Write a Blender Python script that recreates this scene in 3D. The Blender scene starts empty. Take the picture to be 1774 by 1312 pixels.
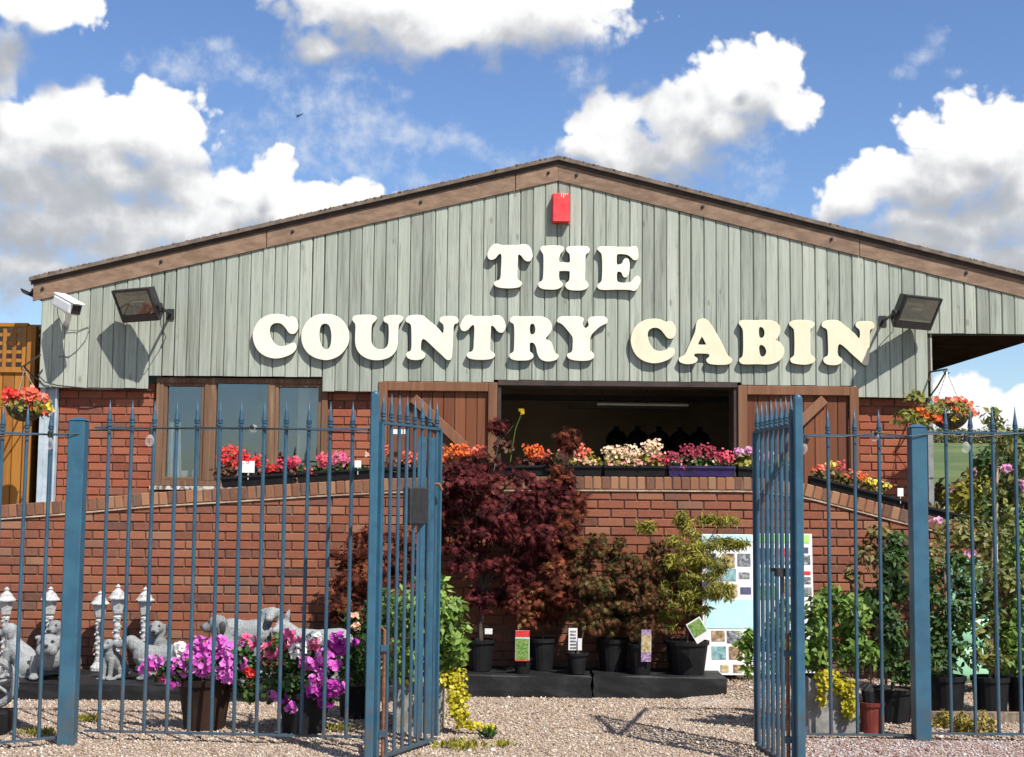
import bpy, bmesh, math, random
import numpy as np
from mathutils import Vector, Matrix, Euler

rng = np.random.default_rng(7)
random.seed(7)
SC = bpy.context.scene
COL = SC.collection

# ------------------------------------------------------------------ camera
FPX, CX, CY = 2400.0, 887.0, 656.0          # focal length and centre, in pixels of the 1774 px wide photograph
EYE = Vector((0.0, 0.0, 1.55))
PITCH, ROLL = math.atan(214.0 / FPX), 0.0100
_f = Vector((0, math.cos(PITCH), math.sin(PITCH)))
_u0 = Vector((0, -math.sin(PITCH), math.cos(PITCH)))
_r0 = Vector((1, 0, 0))
_u = _u0 * math.cos(ROLL) - _r0 * math.sin(ROLL)
_r = _r0 * math.cos(ROLL) + _u0 * math.sin(ROLL)
cam = bpy.data.cameras.new('camera')
camo = bpy.data.objects.new('camera', cam)
COL.objects.link(camo)
cam.sensor_width = 36.0
cam.lens = 36.0 * FPX / 1774.0
cam.clip_end = 3000.0
cam.clip_start = 0.05
camo.matrix_world = Matrix(((_r.x, _u.x, -_f.x, EYE.x), (_r.y, _u.y, -_f.y, EYE.y), (_r.z, _u.z, -_f.z, EYE.z), (0, 0, 0, 1)))
SC.camera = camo

def ray(px, py):
    return _f + _r * ((px - CX) / FPX) + _u * ((CY - py) / FPX)

def W(px, py, Y):
    """measured photo pixel -> point on the upright plane at distance Y"""
    d = ray(px, py)
    return EYE + d * ((Y - EYE.y) / d.y)

def SP(Y):
    return FPX / Y                              # pixels per metre at distance Y

# ------------------------------------------------------------------ light, sky, exposure
SUN = Vector((0.76, -1.0, 1.60)).normalized()
sun = bpy.data.lights.new('sun', 'SUN')
sun.energy = 5.0
sun.angle = math.radians(0.5)
sun.color = (1.0, 0.955, 0.88)
suno = bpy.data.objects.new('sun', sun)
COL.objects.link(suno)
suno.location = (6, -8, 14)
suno.rotation_euler = SUN.to_track_quat('Z', 'Y').to_euler()
SUN_EL = math.asin(SUN.z)
SUN_AZ = math.atan2(SUN.x, SUN.y)

SC.view_settings.view_transform = 'Standard'
SC.view_settings.look = 'None'
SC.view_settings.gamma = 1.0
SC.view_settings.use_curve_mapping = False
SC.view_settings.exposure = 0.62
EXPO = 2 ** 0.62

class NT:
    """small helper to write node graphs"""
    def __init__(s, tree): s.t = tree
    def n(s, typ, **kw):
        nd = s.t.nodes.new(typ)
        for k, v in kw.items():
            setattr(nd, k, v)
        return nd
    def put(s, sock, v):
        if hasattr(v, 'is_linked') or isinstance(v, bpy.types.NodeSocket): s.t.links.new(v, sock)
        else: sock.default_value = v
    def m(s, op, a, b=None, c=None, clamp=False):
        nd = s.n('ShaderNodeMath', operation=op, use_clamp=clamp)
        s.put(nd.inputs[0], a)
        if b is not None: s.put(nd.inputs[1], b)
        if c is not None: s.put(nd.inputs[2], c)
        return nd.outputs[0]
    def v(s, op, a, b=None, c=None):
        nd = s.n('ShaderNodeVectorMath', operation=op)
        s.put(nd.inputs[0], a)
        if b is not None: s.put(nd.inputs[1], b)
        if c is not None: s.put(nd.inputs[2], c)
        return nd.outputs['Value'] if op in ('LENGTH', 'DOT_PRODUCT', 'DISTANCE') else nd.outputs[0]
    def sstep(s, x, a, b, lo=0.0, hi=1.0):
        nd = s.n('ShaderNodeMapRange', interpolation_type='SMOOTHSTEP')
        s.put(nd.inputs['Value'], x)
        for i, val in ((1, a), (2, b), (3, lo), (4, hi)): nd.inputs[i].default_value = val
        return nd.outputs[0]
    def mix(s, fac, a, b, blend='MIX'):
        nd = s.n('ShaderNodeMix', data_type='RGBA', blend_type=blend)
        s.put(nd.inputs[0], fac); s.put(nd.inputs[6], a); s.put(nd.inputs[7], b)
        return nd.outputs[2]
    def ramp(s, fac, stops, interp='LINEAR'):
        nd = s.n('ShaderNodeValToRGB')
        cr = nd.color_ramp
        cr.interpolation = interp
        while len(cr.elements) < len(stops): cr.elements.new(0.5)
        for e, (p, c) in zip(cr.elements, stops):
            e.position = p; e.color = (*c, 1.0)
        s.put(nd.inputs[0], fac)
        return nd.outputs[0]
    def noise(s, vec, scale, detail=4, rough=0.5, out='Fac', dist=0.0):
        nd = s.n('ShaderNodeTexNoise')
        if vec is not None: s.put(nd.inputs['Vector'], vec)
        nd.inputs['Scale'].default_value = scale
        nd.inputs['Detail'].default_value = detail
        nd.inputs['Roughness'].default_value = rough
        nd.inputs['Distortion'].default_value = dist
        return nd.outputs[out]

def azel(px, py):
    d = ray(px, py).normalized()
    return math.atan2(d.x, d.y), math.asin(d.z)

CUMULUS = [  # cloud masses: photo pixel centre, radii
    (640, 5, 190, 80), (800, 40, 300, 72), (960, 10, 130, 70), (560, 75, 90, 45),
    (15, 105, 42, 70), (70, 5, 105, 45),
    (150, 250, 190, 85), (300, 245, 95, 75), (60, 330, 240, 130), (230, 400, 260, 110), (30, 215, 120, 45), (270, 190, 60, 40),
    (480, 300, 46, 42), (410, 330, 60, 40), (570, 355, 110, 42), (480, 380, 190, 60), (490, 275, 26, 22), (210, 430, 200, 70), (30, 480, 160, 70),
    (1060, 205, 75, 55), (1030, 250, 70, 60), (1180, 210, 90, 85), (1270, 165, 105, 80), (1340, 120, 50, 45), (1360, 190, 52, 42), (1140, 290, 150, 62), (1250, 230, 90, 50), (1330, 85, 20, 22),
    (1690, 260, 120, 80), (1760, 230, 90, 70), (1540, 320, 90, 55), (1640, 330, 150, 65), (1480, 345, 60, 45), (1690, 400, 230, 70), (1600, 385, 130, 45), (1790, 330, 130, 130),
    (1690, 680, 80, 42), (1780, 700, 90, 40), (1640, 730, 90, 30),
    (215, 310, 140, 75), (330, 340, 90, 60), (100, 350, 160, 80), (30, 420, 120, 80), (120, 400, 260, 110), (60, 470, 200, 60), (330, 410, 160, 70), (1640, 420, 200, 55), (1750, 440, 150, 70), (1110, 285, 120, 50), (1190, 265, 100, 60), (1060, 265, 60, 60),
]
WISPS = [(505, 185, 95, 40), (610, 215, 110, 34), (700, 235, 120, 32), (790, 245, 120, 30), (880, 262, 90, 24), (620, 305, 60, 30),
         (1625, 65, 30, 26), (1595, 95, 30, 20), (1565, 120, 24, 22), (375, 85, 28, 18), (590, 130, 90, 26), (760, 318, 100, 26), (830, 312, 60, 22), (450, 205, 40, 30), (560, 250, 260, 70), (420, 130, 120, 40), (300, 120, 90, 40), (560, 170, 160, 50), (1010, 130, 70, 40), (1320, 300, 60, 60), (660, 255, 140, 40), (1670, 130, 24, 14)]

CL = (0.62, 0.34, 0.20, 0.34)
def build_world():
    w = bpy.data.worlds.new('World'); SC.world = w; w.use_nodes = True
    t = w.node_tree; t.nodes.clear(); N = NT(t)
    # density group: position on the sky (azimuth, height) and direction -> density of the cumulus and of the thin wisps
    g = bpy.data.node_groups.new('cloud_density', 'ShaderNodeTree')
    g.interface.new_socket('P', in_out='INPUT', socket_type='NodeSocketVector')
    g.interface.new_socket('Dir', in_out='INPUT', socket_type='NodeSocketVector')
    for nm in ('Cumulus', 'Wisp', 'Soft', 'Lite'): g.interface.new_socket(nm, in_out='OUTPUT', socket_type='NodeSocketFloat')
    G = NT(g); gi = G.n('NodeGroupInput'); go = G.n('NodeGroupOutput')
    P, D = gi.outputs[0], gi.outputs[1]
    warp = G.noise(D, 16.0, 2, 0.55, out='Color')
    P2 = G.v('ADD', P, G.v('MULTIPLY', G.v('SUBTRACT', warp, (0.5, 0.5, 0.5)), (0.040, 0.034, 0.0)))
    def field(blobs, k):
        acc = None
        for (px, py, rx, ry) in blobs:
            a, e = azel(px, py); ra, re = rx / FPX, ry / FPX
            q = G.v('MULTIPLY_ADD', P2, (1 / ra, 1 / re, 0), (-a / ra, -e / re, 0))
            l = G.v('LENGTH', q)
            acc = l if acc is None else G.m('SMOOTH_MIN', acc, l, k)
        return G.m('SUBTRACT', 1.0, acc)
    fc = field(CUMULUS, 0.25)
    fw = field(WISPS, 0.4)
    # the same kind of broken cloud over the rest of the sky
    sep = G.n('ShaderNodeSeparateXYZ'); t2 = g.links.new(P, sep.inputs[0])
    ex = G.sstep(G.m('ABSOLUTE', sep.outputs[0]), 0.40, 0.60)
    ey = G.sstep(sep.outputs[1], 0.40, 0.56)
    outside = G.m('MAXIMUM', ex, ey)
    wide = G.m('MULTIPLY_ADD', G.noise(D, 6.5, 3, 0.5), 5.0, -2.6)
    wide = G.m('ADD', wide, G.m('MULTIPLY_ADD', outside, 2.0, -2.0))
    fc = G.m('MAXIMUM', fc, wide)
    n1 = G.noise(D, 34.0, 8, 0.57)
    vo = G.n('ShaderNodeTexVoronoi', feature='F1'); g.links.new(G.v('ADD', D, G.v('MULTIPLY', warp, (0.03, 0.03, 0.03))), vo.inputs['Vector'])
    vo.inputs['Scale'].default_value = 46.0; vo.inputs['Detail'].default_value = 2.5; vo.inputs['Roughness'].default_value = 0.6
    bil = G.m('SUBTRACT', 0.40, vo.outputs['Distance'])
    det = G.m('ADD', G.m('MULTIPLY', G.m('SUBTRACT', n1, 0.5), 0.95), G.m('MULTIPLY', bil, 0.55))
    base = G.m('ADD', fc, 0.44)
    g.links.new(G.m('ADD', base, det), go.inputs[0])
    n2 = G.noise(D, 60.0, 6, 0.62)
    g.links.new(G.m('ADD', fw, G.m('MULTIPLY', G.m('SUBTRACT', n2, 0.52), 3.4)), go.inputs[1])
    soft = G.m('ADD', base, G.m('MULTIPLY', G.m('SUBTRACT', G.noise(D, 20.0, 2, 0.5), 0.5), 0.75))
    g.links.new(soft, go.inputs[2])
    g.links.new(G.m('ADD', base, G.m('MULTIPLY', G.m('SUBTRACT', G.noise(D, 40.0, 5, 0.6), 0.5), 1.25)), go.inputs[3])

    tc = N.n('ShaderNodeTexCoord')
    d = N.v('NORMALIZE', tc.outputs['Generated'])
    s = N.n('ShaderNodeSeparateXYZ'); t.links.new(d, s.inputs[0])
    az = N.m('ARCTAN2', s.outputs[0], s.outputs[1]); el = N.m('ARCSINE', s.outputs[2])
    cmb = N.n('ShaderNodeCombineXYZ'); t.links.new(az, cmb.inputs[0]); t.links.new(el, cmb.inputs[1])
    p = cmb.outputs[0]
    def dens(off):
        gn = t.nodes.new('ShaderNodeGroup'); gn.node_tree = g
        t.links.new(N.v('ADD', p, (off[0], off[1], 0)), gn.inputs[0])
        t.links.new(N.v('ADD', d, (off[0], 0, off[1])), gn.inputs[1])
        return gn
    A = dens((0, 0)); B = dens((0.016, 0.040)); C2 = dens((0.003, 0.007))
    horizon = N.sstep(el, 0.0, 0.03)
    aw = N.m('MULTIPLY', N.m('MULTIPLY', N.sstep(A.outputs[1], -0.1, 1.9), 0.72), horizon)
    g1 = N.m('SUBTRACT', A.outputs[2], B.outputs[2])          # fall of the mass towards the sun: its sunny side
    g2 = N.m('SUBTRACT', A.outputs[3], C2.outputs[3])
    lit = N.m('ADD', N.m('MULTIPLY', g1, CL[0]), N.m('MULTIPLY', g2, CL[1]))
    thick = N.sstep(A.outputs[0], 0.1, 1.3)
    lit = N.m('SUBTRACT', N.m('ADD', lit, CL[2]), N.m('MULTIPLY', thick, CL[3]))
    lit = N.sstep(lit, -0.30, 0.75)
    K = 1.0 / EXPO
    width = N.m('MULTIPLY_ADD', lit, -0.78, 1.05)
    a0 = N.m('MULTIPLY', N.sstep(N.m('DIVIDE', A.outputs[0], width), 0.0, 1.0), horizon)
    ccol = N.ramp(lit, [(0.0, (0.46 * K, 0.485 * K, 0.53 * K)), (0.3, (0.57 * K, 0.595 * K, 0.63 * K)), (0.6, (0.76 * K, 0.765 * K, 0.785 * K)), (0.85, (0.95 * K, 0.955 * K, 0.96 * K)), (1.0, (1.05 * K, 1.05 * K, 1.04 * K))])
    sky = N.n('ShaderNodeTexSky', sky_type='NISHITA')
    sky.sun_disc = False; sky.sun_elevation = SUN_EL; sky.sun_rotation = SUN_AZ
    sky.air_density = 1.0; sky.dust_density = 0.5; sky.ozone_density = 4.0; sky.altitude = 50
    hs = N.n('ShaderNodeHueSaturation'); hs.inputs['Saturation'].default_value = 1.10; hs.inputs['Hue'].default_value = 0.508; t.links.new(sky.outputs[0], hs.inputs['Color'])
    b1 = N.n('ShaderNodeBackground'); t.links.new(hs.outputs[0], b1.inputs[0]); b1.inputs[1].default_value = 0.098
    b2 = N.n('ShaderNodeBackground'); t.links.new(ccol, b2.inputs[0]); b2.inputs[1].default_value = 1.0
    b3 = N.n('ShaderNodeBackground'); b3.inputs[0].default_value = (0.80 * K, 0.84 * K, 0.90 * K, 1); b3.inputs[1].default_value = 1.0
    m0 = N.n('ShaderNodeMixShader'); t.links.new(aw, m0.inputs[0]); t.links.new(b1.outputs[0], m0.inputs[1]); t.links.new(b3.outputs[0], m0.inputs[2])
    m1 = N.n('ShaderNodeMixShader'); t.links.new(a0, m1.inputs[0]); t.links.new(m0.outputs[0], m1.inputs[1]); t.links.new(b2.outputs[0], m1.inputs[2])
    out = N.n('ShaderNodeOutputWorld'); t.links.new(m1.outputs[0], out.inputs[0])
    w.cycles.sampling_method = 'MANUAL'; w.cycles.sample_map_resolution = 512
build_world()
SC.cycles.max_bounces = 6
SC.cycles.transparent_max_bounces = 8

# ------------------------------------------------------------------ object helpers
ORG = {}
def _link(o, parent):
    COL.objects.link(o)
    if parent is not None: o.parent = parent
    return o

def thing(name, label, cat, loc, group=None):
    o = bpy.data.objects.new(name, None)
    o.empty_display_size = 0.1
    o.location = loc; o['label'] = label; o['category'] = cat
    if group: o['group'] = group
    COL.objects.link(o); ORG[o] = Vector(loc)
    return o

def tag(o, label, cat, group=None):
    o['label'] = label; o['category'] = cat
    if group: o['group'] = group
    return o

def np_mesh(name, V, F, mat, smooth=False):
    """V: (n,3) array; F: list of index tuples, or an (m,k) array"""
    me = bpy.data.meshes.new(name)
    V = np.asarray(V, dtype=np.float32)
    if isinstance(F, np.ndarray):
        m, k = F.shape
        me.vertices.add(len(V)); me.vertices.foreach_set('co', V.ravel())
        me.loops.add(m * k); me.loops.foreach_set('vertex_index', F.astype(np.int32).ravel())
        me.polygons.add(m)
        me.polygons.foreach_set('loop_start', np.arange(0, m * k, k, dtype=np.int32))
        me.polygons.foreach_set('loop_total', np.full(m, k, dtype=np.int32))
        me.update(calc_edges=True)
    else:
        me.from_pydata([tuple(v) for v in V.tolist()], [], F)
    if smooth:
        me.polygons.foreach_set('use_smooth', np.ones(len(me.polygons), dtype=bool))
    if mat is not None: me.materials.append(mat)
    return me

def obj(name, V, F, mat, parent=None, org=None, smooth=False):
    """V in world coordinates; the object's origin is put at org (default: its parent's origin, else its base)"""
    V = np.asarray(V, dtype=np.float64)
    if org is None:
        if parent is not None: org = ORG[parent]
        else:
            lo, hi = V.min(0), V.max(0)
            org = Vector(((lo[0] + hi[0]) / 2, (lo[1] + hi[1]) / 2, lo[2]))
    org = Vector(org)
    me = np_mesh(name, V - np.array(org), F, mat, smooth)
    o = bpy.data.objects.new(name, me)
    o.location = org - (ORG[parent] if parent is not None else Vector((0, 0, 0)))
    _link(o, parent); ORG[o] = org
    return o

def inst(name, me, loc, parent=None, rot=(0, 0, 0), scale=None):
    o = bpy.data.objects.new(name, me)
    loc = Vector(loc)
    o.location = loc - (ORG[parent] if parent is not None else Vector((0, 0, 0)))
    o.rotation_euler = rot
    if scale is not None: o.scale = scale
    _link(o, parent); ORG[o] = loc
    return o

class MB:
    def __init__(s): s.V = []; s.F = []
    def add(s, V, F):
        b = len(s.V); s.V.extend([tuple(v) for v in V]); s.F.extend([tuple(i + b for i in f) for f in F]); return s
    def box(s, lo, hi, ch=0.0):
        (x0, y0, z0), (x1, y1, z1) = lo, hi
        if ch <= 0:
            V = [(x0, y0, z0), (x1, y0, z0), (x1, y1, z0), (x0, y1, z0), (x0, y0, z1), (x1, y0, z1), (x1, y1, z1), (x0, y1, z1)]
            F = [(3, 2, 1, 0), (4, 5, 6, 7), (0, 1, 5, 4), (1, 2, 6, 5), (2, 3, 7, 6), (3, 0, 4, 7)]
            return s.add(V, F)
        bm = bmesh.new()
        bmesh.ops.create_cube(bm, size=1.0, matrix=Matrix.Translation(((x0 + x1) / 2, (y0 + y1) / 2, (z0 + z1) / 2)) @ Matrix.Diagonal((x1 - x0, y1 - y0, z1 - z0, 1)))
        bmesh.ops.bevel(bm, geom=bm.edges[:], offset=ch, segments=1, affect='EDGES', clamp_overlap=True)
        bm.verts.index_update()
        s.add([v.co for v in bm.verts], [tuple(v.index for v in f.verts) for f in bm.faces]); bm.free()
        return s
    def obox(s, c, ax, ay, az, ch=0.0):
        """box with centre c and three half-axis vectors"""
        m = MB().box((-1, -1, -1), (1, 1, 1))
        c, ax, ay, az = Vector(c), Vector(ax), Vector(ay), Vector(az)
        return s.add([c + ax * x + ay * y + az * z for x, y, z in m.V], m.F)
    def beam(s, p0, p1, w, h, up=(0, 0, 1)):
        p0, p1 = Vector(p0), Vector(p1); d = (p1 - p0); L = d.length; d.normalize()
        a = d.cross(Vector(up)).normalized(); b = a.cross(d).normalized()
        return s.obox((p0 + p1) / 2, d * (L / 2), a * (w / 2), b * (h / 2))
    def tube(s, pts, r, n=6, caps=True):
        pts = [Vector(p) for p in pts]
        rs = r if isinstance(r, (list, tuple)) else [r] * len(pts)
        base = len(s.V); prev = None
        for i, p in enumerate(pts):
            d = (pts[min(i + 1, len(pts) - 1)] - pts[max(i - 1, 0)]).normalized()
            if prev is None:
                a = d.cross(Vector((0, 0, 1)) if abs(d.z) < 0.9 else Vector((1, 0, 0))).normalized()
            else:
                a = (prev - d * prev.dot(d)).normalized()
            prev = a; b = d.cross(a)
            for k in range(n):
                t = 2 * math.pi * k / n
                s.V.append(tuple(p + (a * math.cos(t) + b * math.sin(t)) * rs[i]))
        for i in range(len(pts) - 1):
            for k in range(n):
                k2 = (k + 1) % n
                s.F.append((base + i * n + k, base + i * n + k2, base + (i + 1) * n + k2, base + (i + 1) * n + k))
        if caps:
            s.F.append(tuple(base + k for k in reversed(range(n))))
            s.F.append(tuple(base + (len(pts) - 1) * n + k for k in range(n)))
        return s
    def lathe(s, prof, c, n=16, sx=1.0, sy=1.0):
        """prof: (radius, z) from bottom to top, about the vertical through c"""
        base = len(s.V); cx, cy, cz = c
        for r, z in prof:
            for k in range(n):
                t = 2 * math.pi * k / n
                s.V.append((cx + r * sx * math.cos(t), cy + r * sy * math.sin(t), cz + z))
        for i in range(len(prof) - 1):
            for k in range(n):
                k2 = (k + 1) % n
                s.F.append((base + i * n + k, base + i * n + k2, base + (i + 1) * n + k2, base + (i + 1) * n + k))
        s.F.append(tuple(base + k for k in reversed(range(n))))
        s.F.append(tuple(base + (len(prof) - 1) * n + k for k in range(n)))
        return s
    def ball(s, c, r, n=10, m=7, rot=None):
        r = (r, r, r) if not isinstance(r, (tuple, list)) else r
        V = []; F = []
        for i in range(1, m):
            ph = math.pi * i / m
            for k in range(n):
                t = 2 * math.pi * k / n
                V.append(Vector((math.sin(ph) * math.cos(t) * r[0], math.sin(ph) * math.sin(t) * r[1], math.cos(ph) * r[2])))
        V += [Vector((0, 0, r[2])), Vector((0, 0, -r[2]))]
        for i in range(m - 2):
            for k in range(n):
                k2 = (k + 1) % n
                F.append((i * n + k, (i + 1) * n + k, (i + 1) * n + k2, i * n + k2))
        top, bot = len(V) - 2, len(V) - 1
        for k in range(n):
            k2 = (k + 1) % n
            F.append((top, k, k2)); F.append((bot, (m - 2) * n + k2, (m - 2) * n + k))
        if rot is not None:
            R = Euler(rot).to_matrix(); V = [R @ v for v in V]
        c = Vector(c)
        return s.add([c + v for v in V], F)
    def prism(s, poly, y0, y1):
        """polygon of (x, z), counter-clockwise seen from the front (-y), pulled from y0 (front) to y1"""
        n = len(poly)
        V = [(x, y0, z) for x, z in poly] + [(x, y1, z) for x, z in poly]
        F = [tuple(range(n)), tuple(reversed(range(n, 2 * n)))]
        F += [(i, i + n, (i + 1) % n + n, (i + 1) % n) for i in range(n)]
        return s.add(V, F)
    def out(s, name, mat, parent=None, org=None, smooth=False):
        return obj(name, s.V, s.F, mat, parent, org, smooth)

def bevel(o, w=0.004, seg=1):
    m = o.modifiers.new('edge', 'BEVEL'); m.width = w; m.segments = seg; m.limit_method = 'ANGLE'; m.angle_limit = math.radians(40)
    return o

# ------------------------------------------------------------------ materials
def newmat(name):
    m = bpy.data.materials.new(name); m.use_nodes = True
    t = m.node_tree; t.nodes.clear(); N = NT(t)
    out = N.n('ShaderNodeOutputMaterial'); b = N.n('ShaderNodeBsdfPrincipled')
    t.links.new(b.outputs[0], out.inputs[0])
    return m, N, b, out

def bump(N, b, h, strength=0.3, dist=0.01):
    nd = N.n('ShaderNodeBump'); nd.inputs['Strength'].default_value = strength; nd.inputs['Distance'].default_value = dist
    N.put(nd.inputs['Height'], h); N.t.links.new(nd.outputs[0], b.inputs['Normal'])

def coords(N, rand=True, scale=(1, 1, 1)):
    tc = N.n('ShaderNodeTexCoord'); oi = N.n('ShaderNodeObjectInfo')
    v = tc.outputs['Object']
    if rand:
        off = N.v('MULTIPLY', (37.0, 51.0, 23.0), oi.outputs['Random'])
        cb = N.n('ShaderNodeCombineXYZ')
        for i, k in enumerate((37.0, 51.0, 23.0)): N.put(cb.inputs[i], N.m('MULTIPLY', oi.outputs['Random'], k))
        v = N.v('ADD', v, cb.outputs[0])
    if scale != (1, 1, 1): v = N.v('MULTIPLY', v, scale)
    return v, oi.outputs['Random']

def simple(name, c1, c2, rough=0.6, scale=8.0, detail=5, bmp=0.0, bscale=60.0, metal=0.0, spec=0.5, thr=(0.35, 0.65), stretch=(1, 1, 1), rvar=0.0):
    m, N, b, _ = newmat(name)
    v, rnd = coords(N, True, stretch)
    f = N.sstep(N.noise(v, scale, detail, 0.6), *thr)
    c = N.mix(f, (*c1, 1), (*c2, 1))
    if rvar:
        hsv = N.n('ShaderNodeHueSaturation'); N.put(hsv.inputs['Color'], c)
        N.put(hsv.inputs['Value'], N.m('MULTIPLY_ADD', rnd, 2 * rvar, 1 - rvar)); c = hsv.outputs[0]
    N.put(b.inputs['Base Color'], c)
    b.inputs['Roughness'].default_value = rough; b.inputs['Metallic'].default_value = metal
    b.inputs['Specular IOR Level'].default_value = spec
    if bmp: bump(N, b, N.noise(v, bscale, 4, 0.6), bmp, 0.01)
    return m

def wood_planks(name, cols, rough=0.8, knots=True, stain=0.25, gscale=1.0):
    """weathered boards: long grain, knots, each board its own tone"""
    m, N, b, _ = newmat(name)
    v, rnd = coords(N, True)
    vs = N.v('MULTIPLY', v, (26.0 * gscale, 26.0 * gscale, 1.1 * gscale))
    g = N.noise(vs, 1.0, 6, 0.65, dist=0.6)
    big = N.noise(N.v('MULTIPLY', v, (6, 6, 0.7)), 1.0, 3, 0.5)
    f = N.m('ADD', N.m('MULTIPLY', g, 0.80), N.m('MULTIPLY', big, 0.40))
    f = N.m('ADD', f, N.m('MULTIPLY_ADD', rnd, 0.36, -0.28), clamp=True)
    c = N.ramp(f, cols)
    fine = N.noise(N.v('MULTIPLY', v, (120, 120, 3)), 1.0, 3, 0.6)
    c = N.mix(N.m('MULTIPLY', N.sstep(fine, 0.56, 0.75), stain), c, (0.06, 0.065, 0.055, 1))
    if knots:
        vo = N.n('ShaderNodeTexVoronoi'); N.put(vo.inputs['Vector'], N.v('MULTIPLY', v, (7.0, 7.0, 3.2))); vo.inputs['Scale'].default_value = 1.0
        k = N.sstep(vo.outputs['Distance'], 0.05, 0.15, 1.0, 0.0)
        c = N.mix(N.m('MULTIPLY', k, 0.45), c, (0.10, 0.085, 0.06, 1))
    streak = N.noise(N.v('MULTIPLY', v, (40, 40, 0.9)), 1.0, 5, 0.7)
    c = N.mix(N.m('MULTIPLY', N.sstep(streak, 0.55, 0.72), stain * 1.1), c, (0.115, 0.115, 0.10, 1))
    N.put(b.inputs['Base Color'], c)
    b.inputs['Roughness'].default_value = rough; b.inputs['Specular IOR Level'].default_value = 0.25
    bump(N, b, g, 0.45, 0.008)
    return m

def brick_mat(name, stops, dirt=0.3):
    m, N, b, _ = newmat(name)
    tc = N.n('ShaderNodeTexCoord'); oi = N.n('ShaderNodeObjectInfo'); ge = N.n('ShaderNodeNewGeometry')
    rnd = N.m('FRACT', N.m('ADD', oi.outputs['Random'], ge.outputs['Random Per Island']))
    pos = ge.outputs['Position']
    c = N.ramp(rnd, stops)
    n1 = N.noise(pos, 38.0, 5, 0.65)
    c = N.mix(N.m('MULTIPLY', N.sstep(n1, 0.45, 0.75), 0.30), c, (0.30, 0.165, 0.11, 1))
    n2 = N.noise(pos, 3.0, 5, 0.6)
    c = N.mix(N.m('MULTIPLY', N.sstep(n2, 0.52, 0.75), dirt), c, (0.10, 0.075, 0.06, 1))
    sz = N.n('ShaderNodeSeparateXYZ'); N.t.links.new(pos, sz.inputs[0])
    damp = N.m('ADD', sz.outputs[2], N.m('MULTIPLY', N.noise(pos, 2.2, 5, 0.65), -0.9))      # damp and algae rising from the ground
    c = N.mix(N.sstep(damp, -0.30, 0.05, 0.55, 0.0), c, (0.085, 0.07, 0.05, 1))
    run = N.noise(N.v('MULTIPLY', pos, (7.0, 1.0, 0.8)), 1.0, 5, 0.7)
    c = N.mix(N.m('MULTIPLY', N.sstep(run, 0.56, 0.74), 0.38), c, (0.11, 0.07, 0.052, 1))
    n3 = N.noise(pos, 160.0, 3, 0.6)
    c = N.mix(N.m('MULTIPLY', N.sstep(n3, 0.55, 0.8), 0.4), c, (0.14, 0.06, 0.04, 1))
    N.put(b.inputs['Base Color'], c)
    b.inputs['Roughness'].default_value = 0.9; b.inputs['Specular IOR Level'].default_value = 0.2
    bump(N, b, N.noise(pos, 140.0, 5, 0.7), 0.5, 0.004)
    return m

def leaf_mat(name, stops, trans=0.35, rough=0.5):
    m, N, b, out = newmat(name)
    ge = N.n('ShaderNodeNewGeometry')
    n = N.noise(ge.outputs['Position'], 3.5, 2, 0.5)
    f = N.m('ADD', N.m('MULTIPLY', ge.outputs['Random Per Island'], 0.75), N.m('MULTIPLY_ADD', n, 0.6, -0.18), clamp=True)
    c = N.ramp(f, stops)
    N.put(b.inputs['Base Color'], c); b.inputs['Roughness'].default_value = rough; b.inputs['Specular IOR Level'].default_value = 0.35 if rough < 0.7 else 0.12
    tr = N.n('ShaderNodeBsdfTranslucent'); N.put(tr.inputs[0], c)
    mx = N.n('ShaderNodeMixShader'); mx.inputs[0].default_value = trans
    N.t.links.new(b.outputs[0], mx.inputs[1]); N.t.links.new(tr.outputs[0], mx.inputs[2]); N.t.links.new(mx.outputs[0], out.inputs[0])
    return m

def flower_mat(name, stops, trans=0.25):
    m = leaf_mat(name, stops, 0.32, 0.65); return m

MAT = {}
MAT['siding'] = wood_planks('siding_wood', [(0.0, (0.09, 0.096, 0.082)), (0.2, (0.19, 0.204, 0.172)), (0.45, (0.285, 0.310, 0.262)), (0.7, (0.365, 0.392, 0.332)), (1.0, (0.51, 0.525, 0.46))], stain=0.7)
MAT['fascia'] = simple('fascia_board', (0.155, 0.092, 0.056), (0.245, 0.155, 0.098), 0.7, 3.0, 6, 0.15, 90.0, stretch=(2, 2, 6), rvar=0.12)
MAT['roof'] = simple('roof_sheet', (0.10, 0.075, 0.06), (0.17, 0.13, 0.10), 0.9, 9.0, 6, 0.4, 60.0)
MAT['moss'] = simple('roof_moss', (0.12, 0.09, 0.055), (0.24, 0.19, 0.13), 0.95, 30.0, 5, 0.6, 120.0)
MAT['brick'] = brick_mat('red_brick', [(0.0, (0.17, 0.055, 0.036)), (0.15, (0.245, 0.068, 0.038)), (0.5, (0.275, 0.078, 0.042)), (0.85, (0.295, 0.100, 0.054)), (1.0, (0.21, 0.08, 0.05))], 0.3)
MAT['brick_ramp'] = brick_mat('ramp_brick', [(0.0, (0.115, 0.052, 0.038)), (0.12, (0.175, 0.066, 0.042)), (0.35, (0.215, 0.072, 0.041)), (0.65, (0.24, 0.082, 0.044)), (0.9, (0.26, 0.105, 0.058)), (0.97, (0.255, 0.125, 0.075)), (1.0, (0.12, 0.06, 0.046))], 0.6)
MAT['coping'] = brick_mat('coping_brick', [(0.0, (0.12, 0.062, 0.042)), (0.3, (0.20, 0.088, 0.050)), (0.6, (0.26, 0.12, 0.062)), (0.85, (0.31, 0.165, 0.088)), (1.0, (0.11, 0.07, 0.055))], 0.5)
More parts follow.
